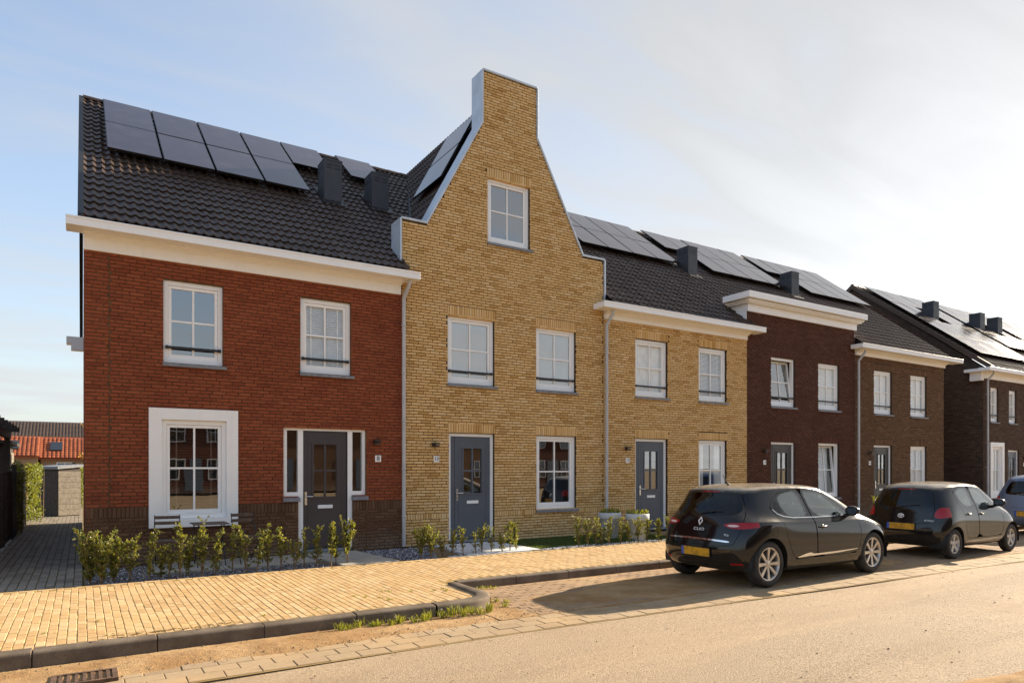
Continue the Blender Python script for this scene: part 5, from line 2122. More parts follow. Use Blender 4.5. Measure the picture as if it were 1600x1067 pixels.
sh = shed(-0.68, 0.10, 14.6, 15.85, 1.62, 1.70, 'shed_wood', 'grey_stone', 'small dark board shed with grey roof edge at the end of the alley', front='lit_wood')
sh.rotation_euler = (0, 0, R(34.5))
shed(-4.4, -1.75, 9.3, 12.2, 2.55, 2.3, 'shed_wood', 'fence_wood', 'dark board shed with flat black roof behind the alley fence')
board_fence(-0.28, 17.9, 27.0, 1.8, 'black board fence beyond the alley shed')


def hedge(name, x0, x1, y0, y1, h, n, seed, label, mat='ivy'):
    rg_ = random.Random(seed)
    root = tag(empty(name, ((x0 + x1) / 2, (y0 + y1) / 2, 0)), label, 'hedge', 'hedges along the alley')
    st = MB()
    cx_, cy_ = (x0 + x1) / 2, (y0 + y1) / 2
    for _ in range(10):
        a, b_ = rg_.uniform(x0, x1) - cx_, rg_.uniform(y0, y1) - cy_
        st.tube([(a, b_, 0), (a + rg_.uniform(-.1, .1), b_ + rg_.uniform(-.1, .1), h * 0.9)], [0.015, 0.005], 5)
    st.build('stem', M['bark'], root)
    lf = MB()
    for _ in range(n):
        z = h * rg_.random() ** 0.8
        w = 0.75 + 0.3 * math.sin(z * 5 + 2 * rg_.random())
        p = Vector(((rg_.uniform(x0, x1) - cx_) * w, rg_.uniform(y0, y1) - cy_, z + rg_.uniform(-.05, .08)))
        leaf(lf, p, Vector((rg_.uniform(-1, 1), rg_.uniform(-1, 1), rg_.uniform(-.6, .8))), 0.075 * rg_.uniform(.6, 1.3), rg_)
    lf.build('foliage', M[mat], root)


hedge('ivy_hedge', -1.52, -1.08, 11.0, 14.4, 1.75, 3600, 71, 'sunlit ivy hedge on the fence at the end of the alley')
hedge('ivy_hedge', -1.46, -1.28, 6.8, 9.0, 1.75, 1100, 72, 'ivy growing through the dark alley fence')
hedge('green_hedge', -0.36, 0.25, 18.6, 22.0, 1.75, 2600, 73, 'sunlit hedge beside the shed at the end of the alley')
# garden gate of bars in the fence
root = tag(empty('garden_gate', (-1.36, 5.6, 0)), 'dark barred gate in the alley fence', 'gate')
for k in range(6):
    b = MB()
    b.box((0.02, k * 0.2, 0.05), (0.045, k * 0.2 + 0.03, 1.75))
    b.build('bar', M['black_metal'], root)
for z in (0.1, 1.65):
    b = MB()
    b.box((0.0, 0.0, z), (0.018, 1.03, z + 0.05))
    b.build('rail', M['black_metal'], root)

# autumn twig reaching past the corner of the red house
root = tag(empty('maple_tree', (1.6, 16.0, 0)), 'yellow autumn maple twigs showing past the red house corner', 'tree')
b = MB()
b.tube([(0, 0, 0), (0.05, 0, 1.6), (-0.1, 0.1, 3.2), (-0.2, 0.1, 4.4)], [0.09, 0.07, 0.04, 0.02], 8)
tw = [((-0.05, 0.05, 2.2), (-1.2, -0.2, 2.75)), ((-0.1, 0.1, 2.9), (-1.35, 0.1, 3.2)), ((-0.1, 0.1, 3.0), (-0.4, 0.9, 3.9)), ((-0.1, 0.1, 3.2), (0.8, 0.3, 4.2)), ((-.05, .05, 1.9), (-1.45, 0.0, 2.1)), ((-0.1, 0.1, 3.5), (-0.3, -0.6, 4.6))]
for p, q in tw:
    b.tube([p, ((p[0] + q[0]) / 2, (p[1] + q[1]) / 2, (p[2] + q[2]) / 2 + 0.12), q], [0.025, 0.015, 0.005], 6)
b.build('trunk', M['bark'], root)
lf = MB()
rg_ = random.Random(88)
for _ in range(900):
    p, q = rg_.choice(tw)
    f = rg_.uniform(0.35, 1.08)
    c_ = Vector(p).lerp(Vector(q), f) + Vector((rg_.gauss(0, .13), rg_.gauss(0, .13), rg_.gauss(0.03, .09)))
    leaf(lf, c_, Vector((rg_.uniform(-1, 1), rg_.uniform(-1, 1), rg_.uniform(-.8, .4))), 0.11 * rg_.uniform(.6, 1.2), rg_)
lf.build('crown', M['maple'], root)


def simple_house(name, x0, x1, y, depth, eave, ridge_z, wall, roofm, label, group, face=-1, wins=(), doors=(), cornice_on=False, skylights=(), tiles=True, rear=True):
    """a plain house with its front on y looking along face*y"""
    root = tag(empty(name, (x0, y, 0)), label, 'house', group)
    w = x1 - x0
    s_ = -face
    Y = lambda v: v * s_
    b = MB()
    b.box((0, min(Y(0.012), Y(depth)), -0.1), (w, max(Y(0.012), Y(depth)), eave))
    b.prism([(Y(0.012), eave), (Y(depth / 2), ridge_z - 0.05), (Y(depth), eave)], 'x', 0.0, w)
    fix_normals(b.build('wall', wall, root))
    pr = MB()
    e = 0.35
    sl = (ridge_z - eave) / (depth / 2)
    pr.prism([(Y(-e), eave - e * sl + 0.08), (Y(depth / 2), ridge_z + 0.08), (Y(depth + e), eave - e * sl + 0.08), (Y(depth + e), eave - e * sl - 0.06), (Y(depth / 2), ridge_z - 0.06), (Y(-e), eave - e * sl - 0.06)], 'x', -0.2, w + 0.2)
    rf_ = fix_normals(pr.build('roof', roofm, root))
    if tiles:
        # rolled tile columns on the front slope
        tb = MB()
        L_ = math.hypot(depth / 2 + e, (depth / 2 + e) * sl)
        an = math.atan(sl)
        rows = int(L_ / 0.36)
        cols = int((w + 0.4) / 0.33)
        for r_i in range(rows):
            for c_i in range(cols):
                u = -0.2 + c_i * 0.33
                vv = []
                for (d_, lift) in ((r_i * 0.36, 0.045), (r_i * 0.36 + 0.38, 0.015)):
                    for k in range(5):
                        a = math.pi * k / 4
                        uu = u + 0.165 - 0.165 * math.cos(a)
                        hh = 0.10 + lift + 0.05 * math.sin(a)
                        vv.append((uu, Y(-e + d_ * math.cos(an) - hh * math.sin(an)), eave - e * sl + d_ * math.sin(an) + hh * math.cos(an)))
                tb.add(vv, [(k, k + 1, 6 + k, 5 + k) for k in range(4)], 0, True)
        tb.build('tile_courses', roofm, rf_, kind='stuff')
    if cornice_on:
        b = MB()
        b.box((-0.2, min(Y(-0.45), Y(0)), eave - 0.15), (w + 0.2, max(Y(-0.45), Y(0)), eave + 0.02))
        b.box((-0.02, min(Y(-0.06), Y(0)), eave - 0.45), (w + 0.02, max(Y(-0.06), Y(0)), eave - 0.152))
        b.build('gutter', M['white_paint'], root)
    for (u0, u1, v0, v1) in wins:
        b = MB()
        f_ = 0.08
        a0, a1 = sorted((Y(-0.02), Y(0.06)))
        b.box((u0, a0, v0), (u0 + f_, a1, v1))
        b.box((u1 - f_, a0, v0), (u1, a1, v1))
        b.box((u0 + f_, a0, v0), (u1 - f_, a1, v0 + f_))
        b.box((u0 + f_, a0, v1 - f_), (u1 - f_, a1, v1))
        b.box(((u0 + u1) / 2 - .025, a0 + 0.004, v0 + f_), ((u0 + u1) / 2 + .025, a1, v1 - f_))
        b.box((u0 + f_, a0 + 0.006, (v0 + v1) / 2 - .025), ((u0 + u1) / 2 - .025, a1, (v0 + v1) / 2 + .025))
        b.box(((u0 + u1) / 2 + .025, a0 + 0.006, (v0 + v1) / 2 - .025), (u1 - f_, a1, (v0 + v1) / 2 + .025))
        wo = b.build('window', M['pipe_grey' if face > 0 else 'white_paint'], root)
        g_ = MB()
        g_.add([(u0 + f_, Y(0.0), v0 + f_), (u1 - f_, Y(0.0), v0 + f_), (u1 - f_, Y(0.0), v1 - f_), (u0 + f_, Y(0.0), v1 - f_)], [(0, 1, 2, 3)])
        g_.build('pane', M['far_glass'], wo)
    for (u0, u1) in doors:
        b = MB()
        a0, a1 = sorted((Y(-0.015), Y(0.05)))
        b.box((u0, a0, 0.05), (u1, a1, 2.3))
        b.build('door', M['door_grey'], root)
    for (u, d0) in skylights:
        b = MB()
        an = math.atan(sl)
        vv = []
        for (du, dd, hh) in ((0, 0, 0.28), (0.95, 0, 0.28), (0.95, 1.3, 0.28), (0, 1.3, 0.28), (0, 0, 0.08), (0.95, 0, 0.08), (0.95, 1.3, 0.08), (0, 1.3, 0.08)):
            d_ = d0 + dd
            vv.append((u + du, Y(-e + d_ * math.cos(an) - hh * math.sin(an)), eave - e * sl + d_ * math.sin(an) + hh * math.cos(an)))
        b.add(vv, [(0, 1, 2, 3)], 0)
        b.add(vv, [(0, 1, 5, 4), (1, 2, 6, 5), (2, 3, 7, 6), (3, 0, 4, 7)], 1)
        b.build('skylight', [M['far_glass'], M['vent_metal']], rf_)
    return root


t = NT('far_glass')
t.set(Base_Color=(0.02, 0.025, 0.03), Roughness=0.03)
t.b.inputs['IOR'].default_value = 1.9
M['far_glass'] = t.m
simple_house('far_house', -15.0, -3.4, 62.0, 5.0, 2.85, 4.5, M['tan_brick'], M['orange_tile'], 'tan brick house with orange tiled roof beyond the gardens, farther left', 'houses beyond the gardens',
             wins=((8.0, 9.0, 1.2, 2.5), (3, 4, 1.2, 2.5)), skylights=((9.2, 1.0), (5.0, 1.0)))
simple_house('far_house', -3.2, 9.0, 62.6, 5.0, 2.70, 4.5, M['tan_brick'], M['orange_tile'], 'tan brick house with orange tiled roof and skylights beyond the gardens', 'houses beyond the gardens',
             wins=((1.2, 2.5, 1.1, 2.15), (5.6, 6.8, 1.1, 2.2)), skylights=((0.7, 1.1), (4.4, 1.1)))
simple_house('far_house', -22.0, 20.0, 82.0, 12.0, 4.0, 7.2, M['brown_brick'], M['brown_tile'], 'long dark roofed house rising behind the orange roofs', 'houses beyond the gardens')
# the terrace on the other side of the street, seen in the ground floor windows
for i, (x0, wl, lab) in enumerate(((-14.0, 'red_brick', 'brown brick house across the street, first of the opposite row'), (-2.0, 'dark_brick', 'dark brick house across the street, second of the opposite row'), (10.0, 'red_brick', 'brown brick house across the street, third of the opposite row'), (22.0, 'brown_brick', 'pale brown brick house across the street, fourth of the opposite row'), (34.0, 'dark_brick', 'dark brick house across the street, fifth of the opposite row'))):
    simple_house('opposite_house', x0, x0 + 11.8, -38.0, 9.5, 5.5, 9.0, M['plinth_brick' if wl == 'red_brick' else wl], M['roof_tile'], lab, 'houses across the street', face=1, cornice_on=True, tiles=False,
                 wins=tuple((u, u + 1.2, z, z + 1.5) for u in (0.9, 3.6, 6.6, 9.4) for z in (0.8, 3.4)), doors=((2.3, 3.3), (8.1, 9.1)))


# ================================================================== cars
def paint_mat(name, col, dust=(0.46, 0.37, 0.26), dust_glare_amt=0.8, rough=0.10, metallic=0.0):
    t = NT(name)
    g_ = t.geo()
    sp = t.n('ShaderNodeSeparateXYZ')
    t.l(g_.outputs['Normal'], sp.inputs[0])
    # road dust plus sun glare put into colour on up-facing surfaces; dust along sills
    up = t.mapr(sp.outputs[2], 0.45, 0.95, 0.0, 1.0)
    pp = t.n('ShaderNodeSeparateXYZ')
    t.l(t.pos(), pp.inputs[0])
    low = t.mapr(pp.outputs[2], 0.15, 0.60, 0.05, 0.0)
    f = t.math('MULTIPLY', t.math('ADD', t.math('MULTIPLY', up, dust_glare_amt), low), t.mapr(t.noise(6, 5, 0.65), 0.25, 0.75, 0.45, 1.0))
    t.set(Base_Color=t.mix(t.math('MINIMUM', f, 0.8), col, dust), Metallic=metallic)
    t.set(Roughness=t.mapr(f, 0.0, 0.6, rough, 0.26))
    t.b.inputs['Coat Weight'].default_value = 0.25
    t.b.inputs['Specular IOR Level'].default_value = 0.38
    t.b.inputs['Coat Roughness'].default_value = 0.06
    return t.m


M['black_paint'] = paint_mat('black_paint', (0.006, 0.0056, 0.0055))
M['black_paint2'] = paint_mat('black_paint2', (0.0055, 0.0055, 0.006), dust_glare_amt=0.78)
M['silver_blue'] = paint_mat('silver_blue', (0.17, 0.22, 0.33), dust_glare_amt=0.15, rough=0.3, metallic=0.5)
M['car_glass'] = glass_mat('car_glass', 2.2, (0.80, 0.86, 0.83))
M['dark_glass'] = glass_mat('dark_glass', 1.6, (0.20, 0.21, 0.21))
M['trim_black'] = plain('trim_black', (0.012, 0.012, 0.012), 0.6, 0.2, 12)
M['rubber'] = plain('rubber', (0.035, 0.031, 0.027), 0.85, 0.35, 10, 0.2, 60)
M['alloy'] = plain('alloy', (0.50, 0.47, 0.43), 0.32, 0.1, 14, metallic=0.75)
M['alloy_dull'] = plain('alloy_dull', (0.42, 0.40, 0.37), 0.5, 0.1, 14, metallic=0.5)
M['chrome'] = plain('chrome', (0.78, 0.78, 0.78), 0.12, 0.03, 6, metallic=1.0)
M['badge'] = plain('badge', (0.80, 0.79, 0.77), 0.35, 0.03, 6, metallic=0.35)
M['seat_cloth'] = plain('seat_cloth', (0.03, 0.03, 0.032), 0.9, 0.2, 8)
M['disc'] = plain('disc', (0.12, 0.11, 0.10), 0.5, 0.2, 9, metallic=0.5)
M['red_lens'] = NT('red_lens').set(Base_Color=(0.30, 0.006, 0.008), Roughness=0.12).m
M['clear_lens'] = NT('clear_lens').set(Base_Color=(0.70, 0.55, 0.53), Roughness=0.15).m
t = NT('plate_yellow')
t.set(Base_Color=t.mix(t.mapr(t.noise(13, 2), 0.45, 0.66), (0.62, 0.31, 0.012), (0.40, 0.20, 0.012)), Roughness=0.35)
M['plate_yellow'] = t.m
M['plate_blue'] = plain('plate_blue', (0.02, 0.09, 0.42), 0.35, 0.1, 20)


def evaluate(o):
    dg = bpy.context.evaluated_depsgraph_get()
    dg.update()
    return bpy.data.meshes.new_from_object(o.evaluated_get(dg))


def boolean(me_a, me_b, op):
    a = bpy.data.objects.new('tmp_a', me_a)
    b_ = bpy.data.objects.new('tmp_b', me_b)
    C.objects.link(a)
    C.objects.link(b_)
    md = a.modifiers.new('b', 'BOOLEAN')
    md.operation = op
    md.solver = 'EXACT'
    md.object = b_
    me = evaluate(a)
    bpy.data.objects.remove(a)
    bpy.data.objects.remove(b_)
    return me


def prism_mesh(polys, axis, a, b_):
    m = MB()
    for p in polys:
        m.prism(p, axis, a, b_)
    me = m.mesh('prism')
    bm = bmesh.new()
    bm.from_mesh(me)
    bmesh.ops.recalc_face_normals(bm, faces=bm.faces)
    bm.to_mesh(me)
    bm.free()
    return me


def grow(poly, d):
    """offset a polygon outwards by d"""
    n_ = len(poly)
    ar = sum(poly[i][0] * poly[(i + 1) % n_][1] - poly[(i + 1) % n_][0] * poly[i][1] for i in range(n_))
    sg = 1 if ar > 0 else -1
    out = []
    for i in range(n_):
        p0, p1, p2 = Vector(poly[i - 1]), Vector(poly[i]), Vector(poly[(i + 1) % n_])
        e1, e2 = (p1 - p0).normalized(), (p2 - p1).normalized()
        n1, n2 = Vector((e1.y, -e1.x)) * sg, Vector((e2.y, -e2.x)) * sg
        b_ = (n1 + n2)
        if b_.length < 1e-4:
            b_ = n1
        b_.normalize()
        k = d / max(0.35, b_.dot(n1))
        out.append((p1.x + b_.x * k, p1.y + b_.y * k))
    return out


def smooth_poly(pts, n=3):
    """round the corners of a polygon a little (Chaikin)"""
    for _ in range(n):
        q = []
        for i in range(len(pts)):
            a, b_ = pts[i], pts[(i + 1) % len(pts)]
            q.append((a[0] * 0.8 + b_[0] * 0.2, a[1] * 0.8 + b_[1] * 0.2))
            q.append((a[0] * 0.2 + b_[0] * 0.8, a[1] * 0.2 + b_[1] * 0.8))
        pts = q
    return pts


class Ref:
    """smooth reference surface of a car body: nearest normals and projection"""

    def __init__(self, me):
        from mathutils.interpolate import poly_3d_calc
        self.calc = poly_3d_calc
        self.v = [v.co.copy() for v in me.vertices]
        self.n = [v.normal.copy() for v in me.vertices]
        self.p = [tuple(p.vertices) for p in me.polygons]
        self.t = BVHTree.FromPolygons(self.v, self.p)

    def normal(self, co):
        loc, nr, i, d = self.t.find_nearest(co)
        p = self.p[i]
        w = self.calc([self.v[k] for k in p], loc)
        n_ = Vector()
        for k, ww in zip(p, w):
            n_ += self.n[k] * ww
        return loc, n_.normalized(), d

    def hit(self, o, d):
        loc, nr, i, dist = self.t.ray_cast(Vector(o), Vector(d))
        if loc is None:
            return None, None
        return loc, self.normal(loc)[1]


def dress(me, ref):
    """take the shading normals from the uncut body so that cut edges do not show"""
    nl = []
    cache = {}
    me.polygons.foreach_set('use_smooth', [True] * len(me.polygons))
    for p in me.polygons:
        pn = p.normal
        for li in p.loop_indices:
            vi = me.loops[li].vertex_index
            if vi not in cache:
                cache[vi] = ref.normal(me.vertices[vi].co)
            loc, n_, d = cache[vi]
            if d < 0.004 and n_.dot(pn) > 0.75:
                nl.append(n_)
            elif n_.dot(pn) < -0.75:
                nl.append(-n_)
            else:
                nl.append(pn)
    me.normals_split_custom_set([tuple(n_) for n_ in nl])
    return me


def keep(me, test):
    """copy of a mesh with the loose pieces whose centre passes the test"""
    bm = bmesh.new()
    bm.from_mesh(me)
    seen, kill = set(), []
    for f in bm.faces:
        if f.index in seen:
            continue
        isl, st = [], [f]
        seen.add(f.index)
        while st:
            q = st.pop()
            isl.append(q)
            for e in q.edges:
                for o in e.link_faces:
                    if o.index not in seen:
                        seen.add(o.index)
                        st.append(o)
        c_ = sum((q.calc_center_median() for q in isl), Vector()) / len(isl)
        if not test(c_):
            kill += isl
    bmesh.ops.delete(bm, geom=kill, context='FACES')
    out = bpy.data.meshes.new('piece')
    bm.to_mesh(out)
    bm.free()
    return out


def cage_mesh(levels, ridge_sharp=()):
    """levels: rows of (x, y, z) from rear centre round the side to front centre, bottom to top; mirrored"""
    m = MB()
    nl, ns = len(levels), len(levels[0])
    v, f = [], []
    for s_ in (1, -1):
        o = len(v)
        for row in levels:
            v += [(p[0], p[1] * s_, p[2]) for p in row]
        for k in range(nl - 1):
            for i in range(ns - 1):
                q = (o + k * ns + i, o + k * ns + i + 1, o + (k + 1) * ns + i + 1, o + (k + 1) * ns + i)
                f.append(q if s_ < 0 else q[::-1])
    # bottom closes to the middle
    for s_ in (1, -1):
        o = len(v)
        row = levels[0]
        v += [(p[0], 0.0, p[2]) for p in row]
        b0 = 0 if s_ > 0 else nl * ns
        for i in range(ns - 1):
            q = (b0 + i, b0 + i + 1, o + i + 1, o + i)
            f.append(q if s_ > 0 else q[::-1])
    m.add(v, f)
    me = m.mesh('cage')
    bm = bmesh.new()
    bm.from_mesh(me)
    cl = bm.edges.layers.float.new('crease_edge')
    bm.verts.ensure_lookup_table()
    for (lev, i0, i1, val) in ridge_sharp:
        for o in (0, nl * ns):
            for i in range(i0, i1):
                e = bm.edges.get((bm.verts[o + lev * ns + i], bm.verts[o + lev * ns + i + 1]))
                if e:
                    e[cl] = val
    bmesh.ops.remove_doubles(bm, verts=bm.verts, dist=0.0008)
    bmesh.ops.dissolve_degenerate(bm, edges=bm.edges, dist=0.0005)
    bmesh.ops.recalc_face_normals(bm, faces=bm.faces)
    bm.to_mesh(me)
    bm.free()
    return me


def wheel(parent, x, y, r, w, side, alloy, spokes, rim_r=0.66):
    """side = -1: the outer face looks to -y"""
    piv = empty('wheel', (x, y, r), parent)
    t_ = MB()
    ro, ri = r, r * rim_r
    h = w / 2
    t_.lathe([(ri, -h * 0.80), (ri + 0.012, -h * 0.96), (ri + (ro - ri) * 0.55, -h * 1.02), (ro - 0.030, -h * 0.96), (ro - 0.008, -h * 0.78), (ro, -h * 0.45), (ro, h * 0.45),
              (ro - 0.008, h * 0.78), (ro - 0.030, h * 0.96), (ri + (ro - ri) * 0.55, h * 1.02), (ri + 0.012, h * 0.96), (ri, h * 0.80)], 40, axis='y')
    for k in range(4):      # tread grooves as slightly raised ribs
        yy = -h * 0.5 + k * h * 0.33
        t_.lathe([(ro + 0.0005, yy - 0.012), (ro + 0.004, yy - 0.010), (ro + 0.004, yy + 0.010), (ro + 0.0005, yy + 0.012)], 40, axis='y')
    t_.build('tyre', M['rubber'], piv)
    q = MB()
    f_ = -h * 0.80 * 1 if side < 0 else h * 0.80
    sg = side
    q.lathe([(ri + 0.004, sg * h * 0.82), (ri - 0.010, sg * h * 0.86), (ri - 0.022, sg * h * 0.70), (ri - 0.03, sg * h * 0.1), (ri - 0.03, -sg * h * 0.8)], 40, axis='y')
    for k in range(spokes):
        a = 2 * math.pi * k / spokes + math.pi / 2
        u = Vector((math.cos(a), 0, math.sin(a)))
        wv = Vector((-math.sin(a), 0, math.cos(a)))
        w0, w1 = (0.017, 0.026) if spokes > 6 else (0.036, 0.030)
        yo, yi = sg * h * 0.62, sg * h * 0.80
        p = [u * 0.035 + wv * w0, u * 0.035 - wv * w0, u * (ri - 0.014) - wv * w1, u * (ri - 0.014) + wv * w1]
        top = [Vector((c_.x, (yo if i < 2 else yi), c_.z)) for i, c_ in enumerate(p)]
        bot = [Vector((c_.x * 1.0, (yo if i < 2 else yi) - sg * 0.03, c_.z)) for i, c_ in enumerate(p)]
        q.add(top + bot, [(0, 1, 2, 3), (0, 4, 5, 1), (1, 5, 6, 2), (2, 6, 7, 3), (3, 7, 4, 0)])
    q.lathe([(0.0, sg * h * 0.66), (0.045, sg * h * 0.66), (0.055, sg * h * 0.58), (0.055, sg * h * 0.3)], 20, axis='y')
    q.build('rim', alloy, piv)
    d = MB()
    d.lathe([(0.0, -sg * 0.0), (ri * 0.72, 0.0), (ri * 0.72, -sg * 0.012), (0.0, -sg * 0.02)], 32, axis='y')
    d.lathe([(ri * 0.72, -sg * 0.006), (ri - 0.03, -sg * 0.03)], 32, axis='y', mi=1)
    d.build('brake_disc', [M['disc'], M['trim_black']], piv)
    return piv


def make_car(spec):
    L = spec
    root = empty(L['name'], L['loc'])
    root.rotation_euler = (0, 0, L.get('rz', 0))
    sc_ = L['scale']
    root.scale = (sc_, sc_, sc_)
    paint = M[L['paint']]
    cage = cage_mesh(L['levels'], L.get('crease', ()))
    tmp = bpy.data.objects.new('tmp', cage)
    C.objects.link(tmp)
    tmp.modifiers.new('s', 'SUBSURF').levels = 2
    tmp.modifiers['s'].render_levels = 2
    solid = evaluate(tmp)
    sh = tmp.modifiers.new('k', 'SOLIDIFY')
    sh.thickness = 0.022
    sh.offset = -1
    shell_ = evaluate(tmp)
    bpy.data.objects.remove(tmp)
    for p in solid.polygons:
        p.use_smooth = True
    ref = Ref(solid)
    W = 1.2
    # wheel openings
    cyl = MB()
    for ax in (L['rear_axle'], L['front_axle']):
        rr_ = L['arch']
        n_ = 40
        pts = [(ax + rr_ * math.cos(2 * math.pi * k / n_), L['r'] + rr_ * math.sin(2 * math.pi * k / n_)) for k in range(n_)]
        cyl.prism(pts, 'y', L['arch_y'], W)
        cyl.prism(pts, 'y', -W, -L['arch_y'])
    cm = cyl.mesh('cyl')
    bm = bmesh.new()
    bm.from_mesh(cm)
    bmesh.ops.recalc_face_normals(bm, faces=bm.faces)
    bm.to_mesh(cm)
    bm.free()
    body = boolean(shell_, cm, 'DIFFERENCE')
    doors = [smooth_poly(p, 1) for p in L['doors']]
    wins = [smooth_poly(p, 2) for p in L['side_windows']]
    hatch = smooth_poly(L['hatch'], 2)
    rearw = smooth_poly(L['rear_window'], 2)
    front_ = smooth_poly(L['windscreen'], 2)
    xr = L['rear_cut']
    door_me = boolean(body, prism_mesh([grow(p, -0.0035) for p in doors], 'y', -W, W), 'INTERSECT')
    body = boolean(body, prism_mesh([grow(p, 0.0035) for p in doors], 'y', -W, W), 'DIFFERENCE') if L.get('one') else boolean(body, prism_mesh([doors_union for doors_union in L['door_holes']], 'y', -W, W), 'DIFFERENCE')
    hatch_me = boolean(body, prism_mesh([grow(hatch, -0.0035)], 'x', -0.5, xr), 'INTERSECT')
    body = boolean(body, prism_mesh([grow(hatch, 0.0035)], 'x', -0.5, xr), 'DIFFERENCE')
    # glass is cut from the same shell, a hair smaller than its opening
    wpr = prism_mesh([grow(p, 0.001) for p in wins], 'y', -W, W)
    glass_me = boolean(shell_, prism_mesh([grow(p, -0.0015) for p in wins], 'y', -W, W), 'INTERSECT')
    door_me = boolean(door_me, wpr, 'DIFFERENCE')
    body = boolean(body, wpr, 'DIFFERENCE')
    rw = prism_mesh([rearw], 'x', -0.5, xr)
    rear_glass = boolean(shell_, prism_mesh([grow(rearw, -0.0015)], 'x', -0.5, xr), 'INTERSECT')
    hatch_me = boolean(hatch_me, rw, 'DIFFERENCE')
    fw = prism_mesh([front_], 'x', L['front_cut'], 6.0)
    front_glass = boolean(shell_, prism_mesh([grow(front_, -0.0015)], 'x', L['front_cut'], 6.0), 'INTERSECT')
    body = boolean(body, fw, 'DIFFERENCE')
    # rear lamps
    lamp_prism = prism_mesh([smooth_poly(p, 2) for p in L['lamps']], 'x', -0.5, L['lamp_x'])
    lamp_me = boolean(shell_, lamp_prism, 'INTERSECT')
    body = boolean(body, lamp_prism, 'DIFFERENCE')
    hatch_me = boolean(hatch_me, lamp_prism, 'DIFFERENCE')

    def part(name, me, mat, parent, test=None):
        if test:
            me = keep(me, test)
        me.materials.clear()
        for m_ in (mat if isinstance(mat, list) else [mat]):
            me.materials.append(m_)
        for p in me.polygons:
            p.material_index = 0
        dress(me, ref)
        return link(name, me, parent)
    bo = part('body', body, paint, root)
    hb = part('hatch', hatch_me, paint, root)
    part('rear_window', rear_glass, M['dark_glass'], hb)
    part('windscreen', front_glass, M['car_glass'], root)
    dm = sorted(L['doors'], key=lambda p: sum(q[0] for q in p) / len(p))
    for s_ in (-1, 1):
        for di, dp in enumerate(dm):
            cx_ = sum(q[0] for q in dp) / len(dp)
            x0_, x1_ = min(q[0] for q in dp), max(q[0] for q in dp)
            others = [sum(q[0] for q in p) / len(p) for p in dm]
            d_ = part('door', door_me, paint, root, lambda c_: c_.y * s_ > 0 and min(others, key=lambda o: abs(o - c_.x)) == cx_)
            wx = L['window_of_door'][di]
            part('side_window', glass_me, M['car_glass'], d_, lambda c_: c_.y * s_ > 0 and wx[0] < c_.x < wx[1])
            hx, hz = L['handles'][di]
            if hx is not None:
                o0, n0 = ref.hit((hx, s_ * 2, hz), (0, -s_, 0))
                if o0:
                    b = MB()
                    b.tube([o0 + Vector((-0.075, -s_ * 0.004, 0.0)), o0 + Vector((-0.06, s_ * 0.024, 0.004)), o0 + Vector((0.06, s_ * 0.026, 0.008)), o0 + Vector((0.08, -s_ * 0.004, 0.006))], [0.011, 0.014, 0.016, 0.012], 8)
                    b.lathe([(0.0, -0.006), (0.036, -0.004), (0.036, 0.0035), (0.0, 0.004)], 16, (o0.x, o0.y, o0.z), 'y')
                    b.build('door_handle', L.get('handle_mat', M['black_paint']), d_)
    for extra in L.get('quarter', []):
        for s_ in (-1, 1):
            part('quarter_window', glass_me, M['dark_glass'], root, lambda c_: c_.y * s_ > 0 and extra[0] < c_.x < extra[1])
    for s_ in (-1, 1):
        lo = part('tail_light', lamp_me, M['red_lens'], root, lambda c_: c_.y * s_ > 0)
        for (cy_, cz_, ry_, rz_) in L.get('lamp_clear', []):
            b = MB()
            n_ = 14
            ctr, nn = ref.hit((-1, s_ * cy_, cz_), (1, 0, 0))
            if ctr is None:
                continue
            ring = []
            for k in range(n_):
                a = 2 * math.pi * k / n_
                p_, q_ = ref.hit((-1, s_ * (cy_ + ry_ * math.cos(a)), cz_ + rz_ * math.sin(a)), (1, 0, 0))
                if p_:
                    ring.append(p_ + q_ * 0.003)
            b.add([ctr + nn * 0.005] + ring, [(0, k + 1, (k + 1) % len(ring) + 1) for k in range(len(ring))], 0, True)
            b.build('clear_lens', M['clear_lens'], lo)
    # wheel wells, wheels
    for ax in (L['rear_axle'], L['front_axle']):
        for s_ in (-1, 1):
            b = MB()
            n_ = 20
            prof = []
            for k in range(n_ + 1):
                a = math.pi * (-0.08 + 1.16 * k / n_)
                prof.append((ax + (L['arch'] + 0.012) * math.cos(a), L['r'] + (L['arch'] + 0.012) * math.sin(a)))
            yo, yi = s_ * (L['half_w'] - 0.035), s_ * (L['half_w'] - 0.36)
            v = [(p[0], yy, p[1]) for yy in (yo, yi) for p in prof]
            b.add(v, [(k, k + 1, n_ + 2 + k, n_ + 1 + k) for k in range(n_)], 0, True)
            b.add([(p[0], yi, p[1]) for p in prof], [tuple(range(n_ + 1))])
            b.build('wheel_well', M['trim_black'], root)
            wheel(root, ax, s_ * (L['half_w'] - L['tyre_w'] / 2 - 0.035), L['r'], L['tyre_w'], s_, M[L['alloy']], L['spokes'], L.get('rim_r', 0.66))
    # floor pan, seats, dashboard
    b = MB()
    b.box((L['rear_axle'] - 0.2, -L['half_w'] + 0.16, 0.24), (L['front_axle'] + 0.1, L['half_w'] - 0.16, 0.36))
    b.box((0.16, -L['half_w'] + 0.24, 0.36), (L['rear_axle'] + 0.45, L['half_w'] - 0.24, L['belt'] - 0.22))
    b.box((L['dash'], -L['half_w'] + 0.16, 0.36), (L['dash'] + 0.55, L['half_w'] - 0.16, L['belt'] - 0.06))
    b.build('cabin_floor', M['trim_black'], root)
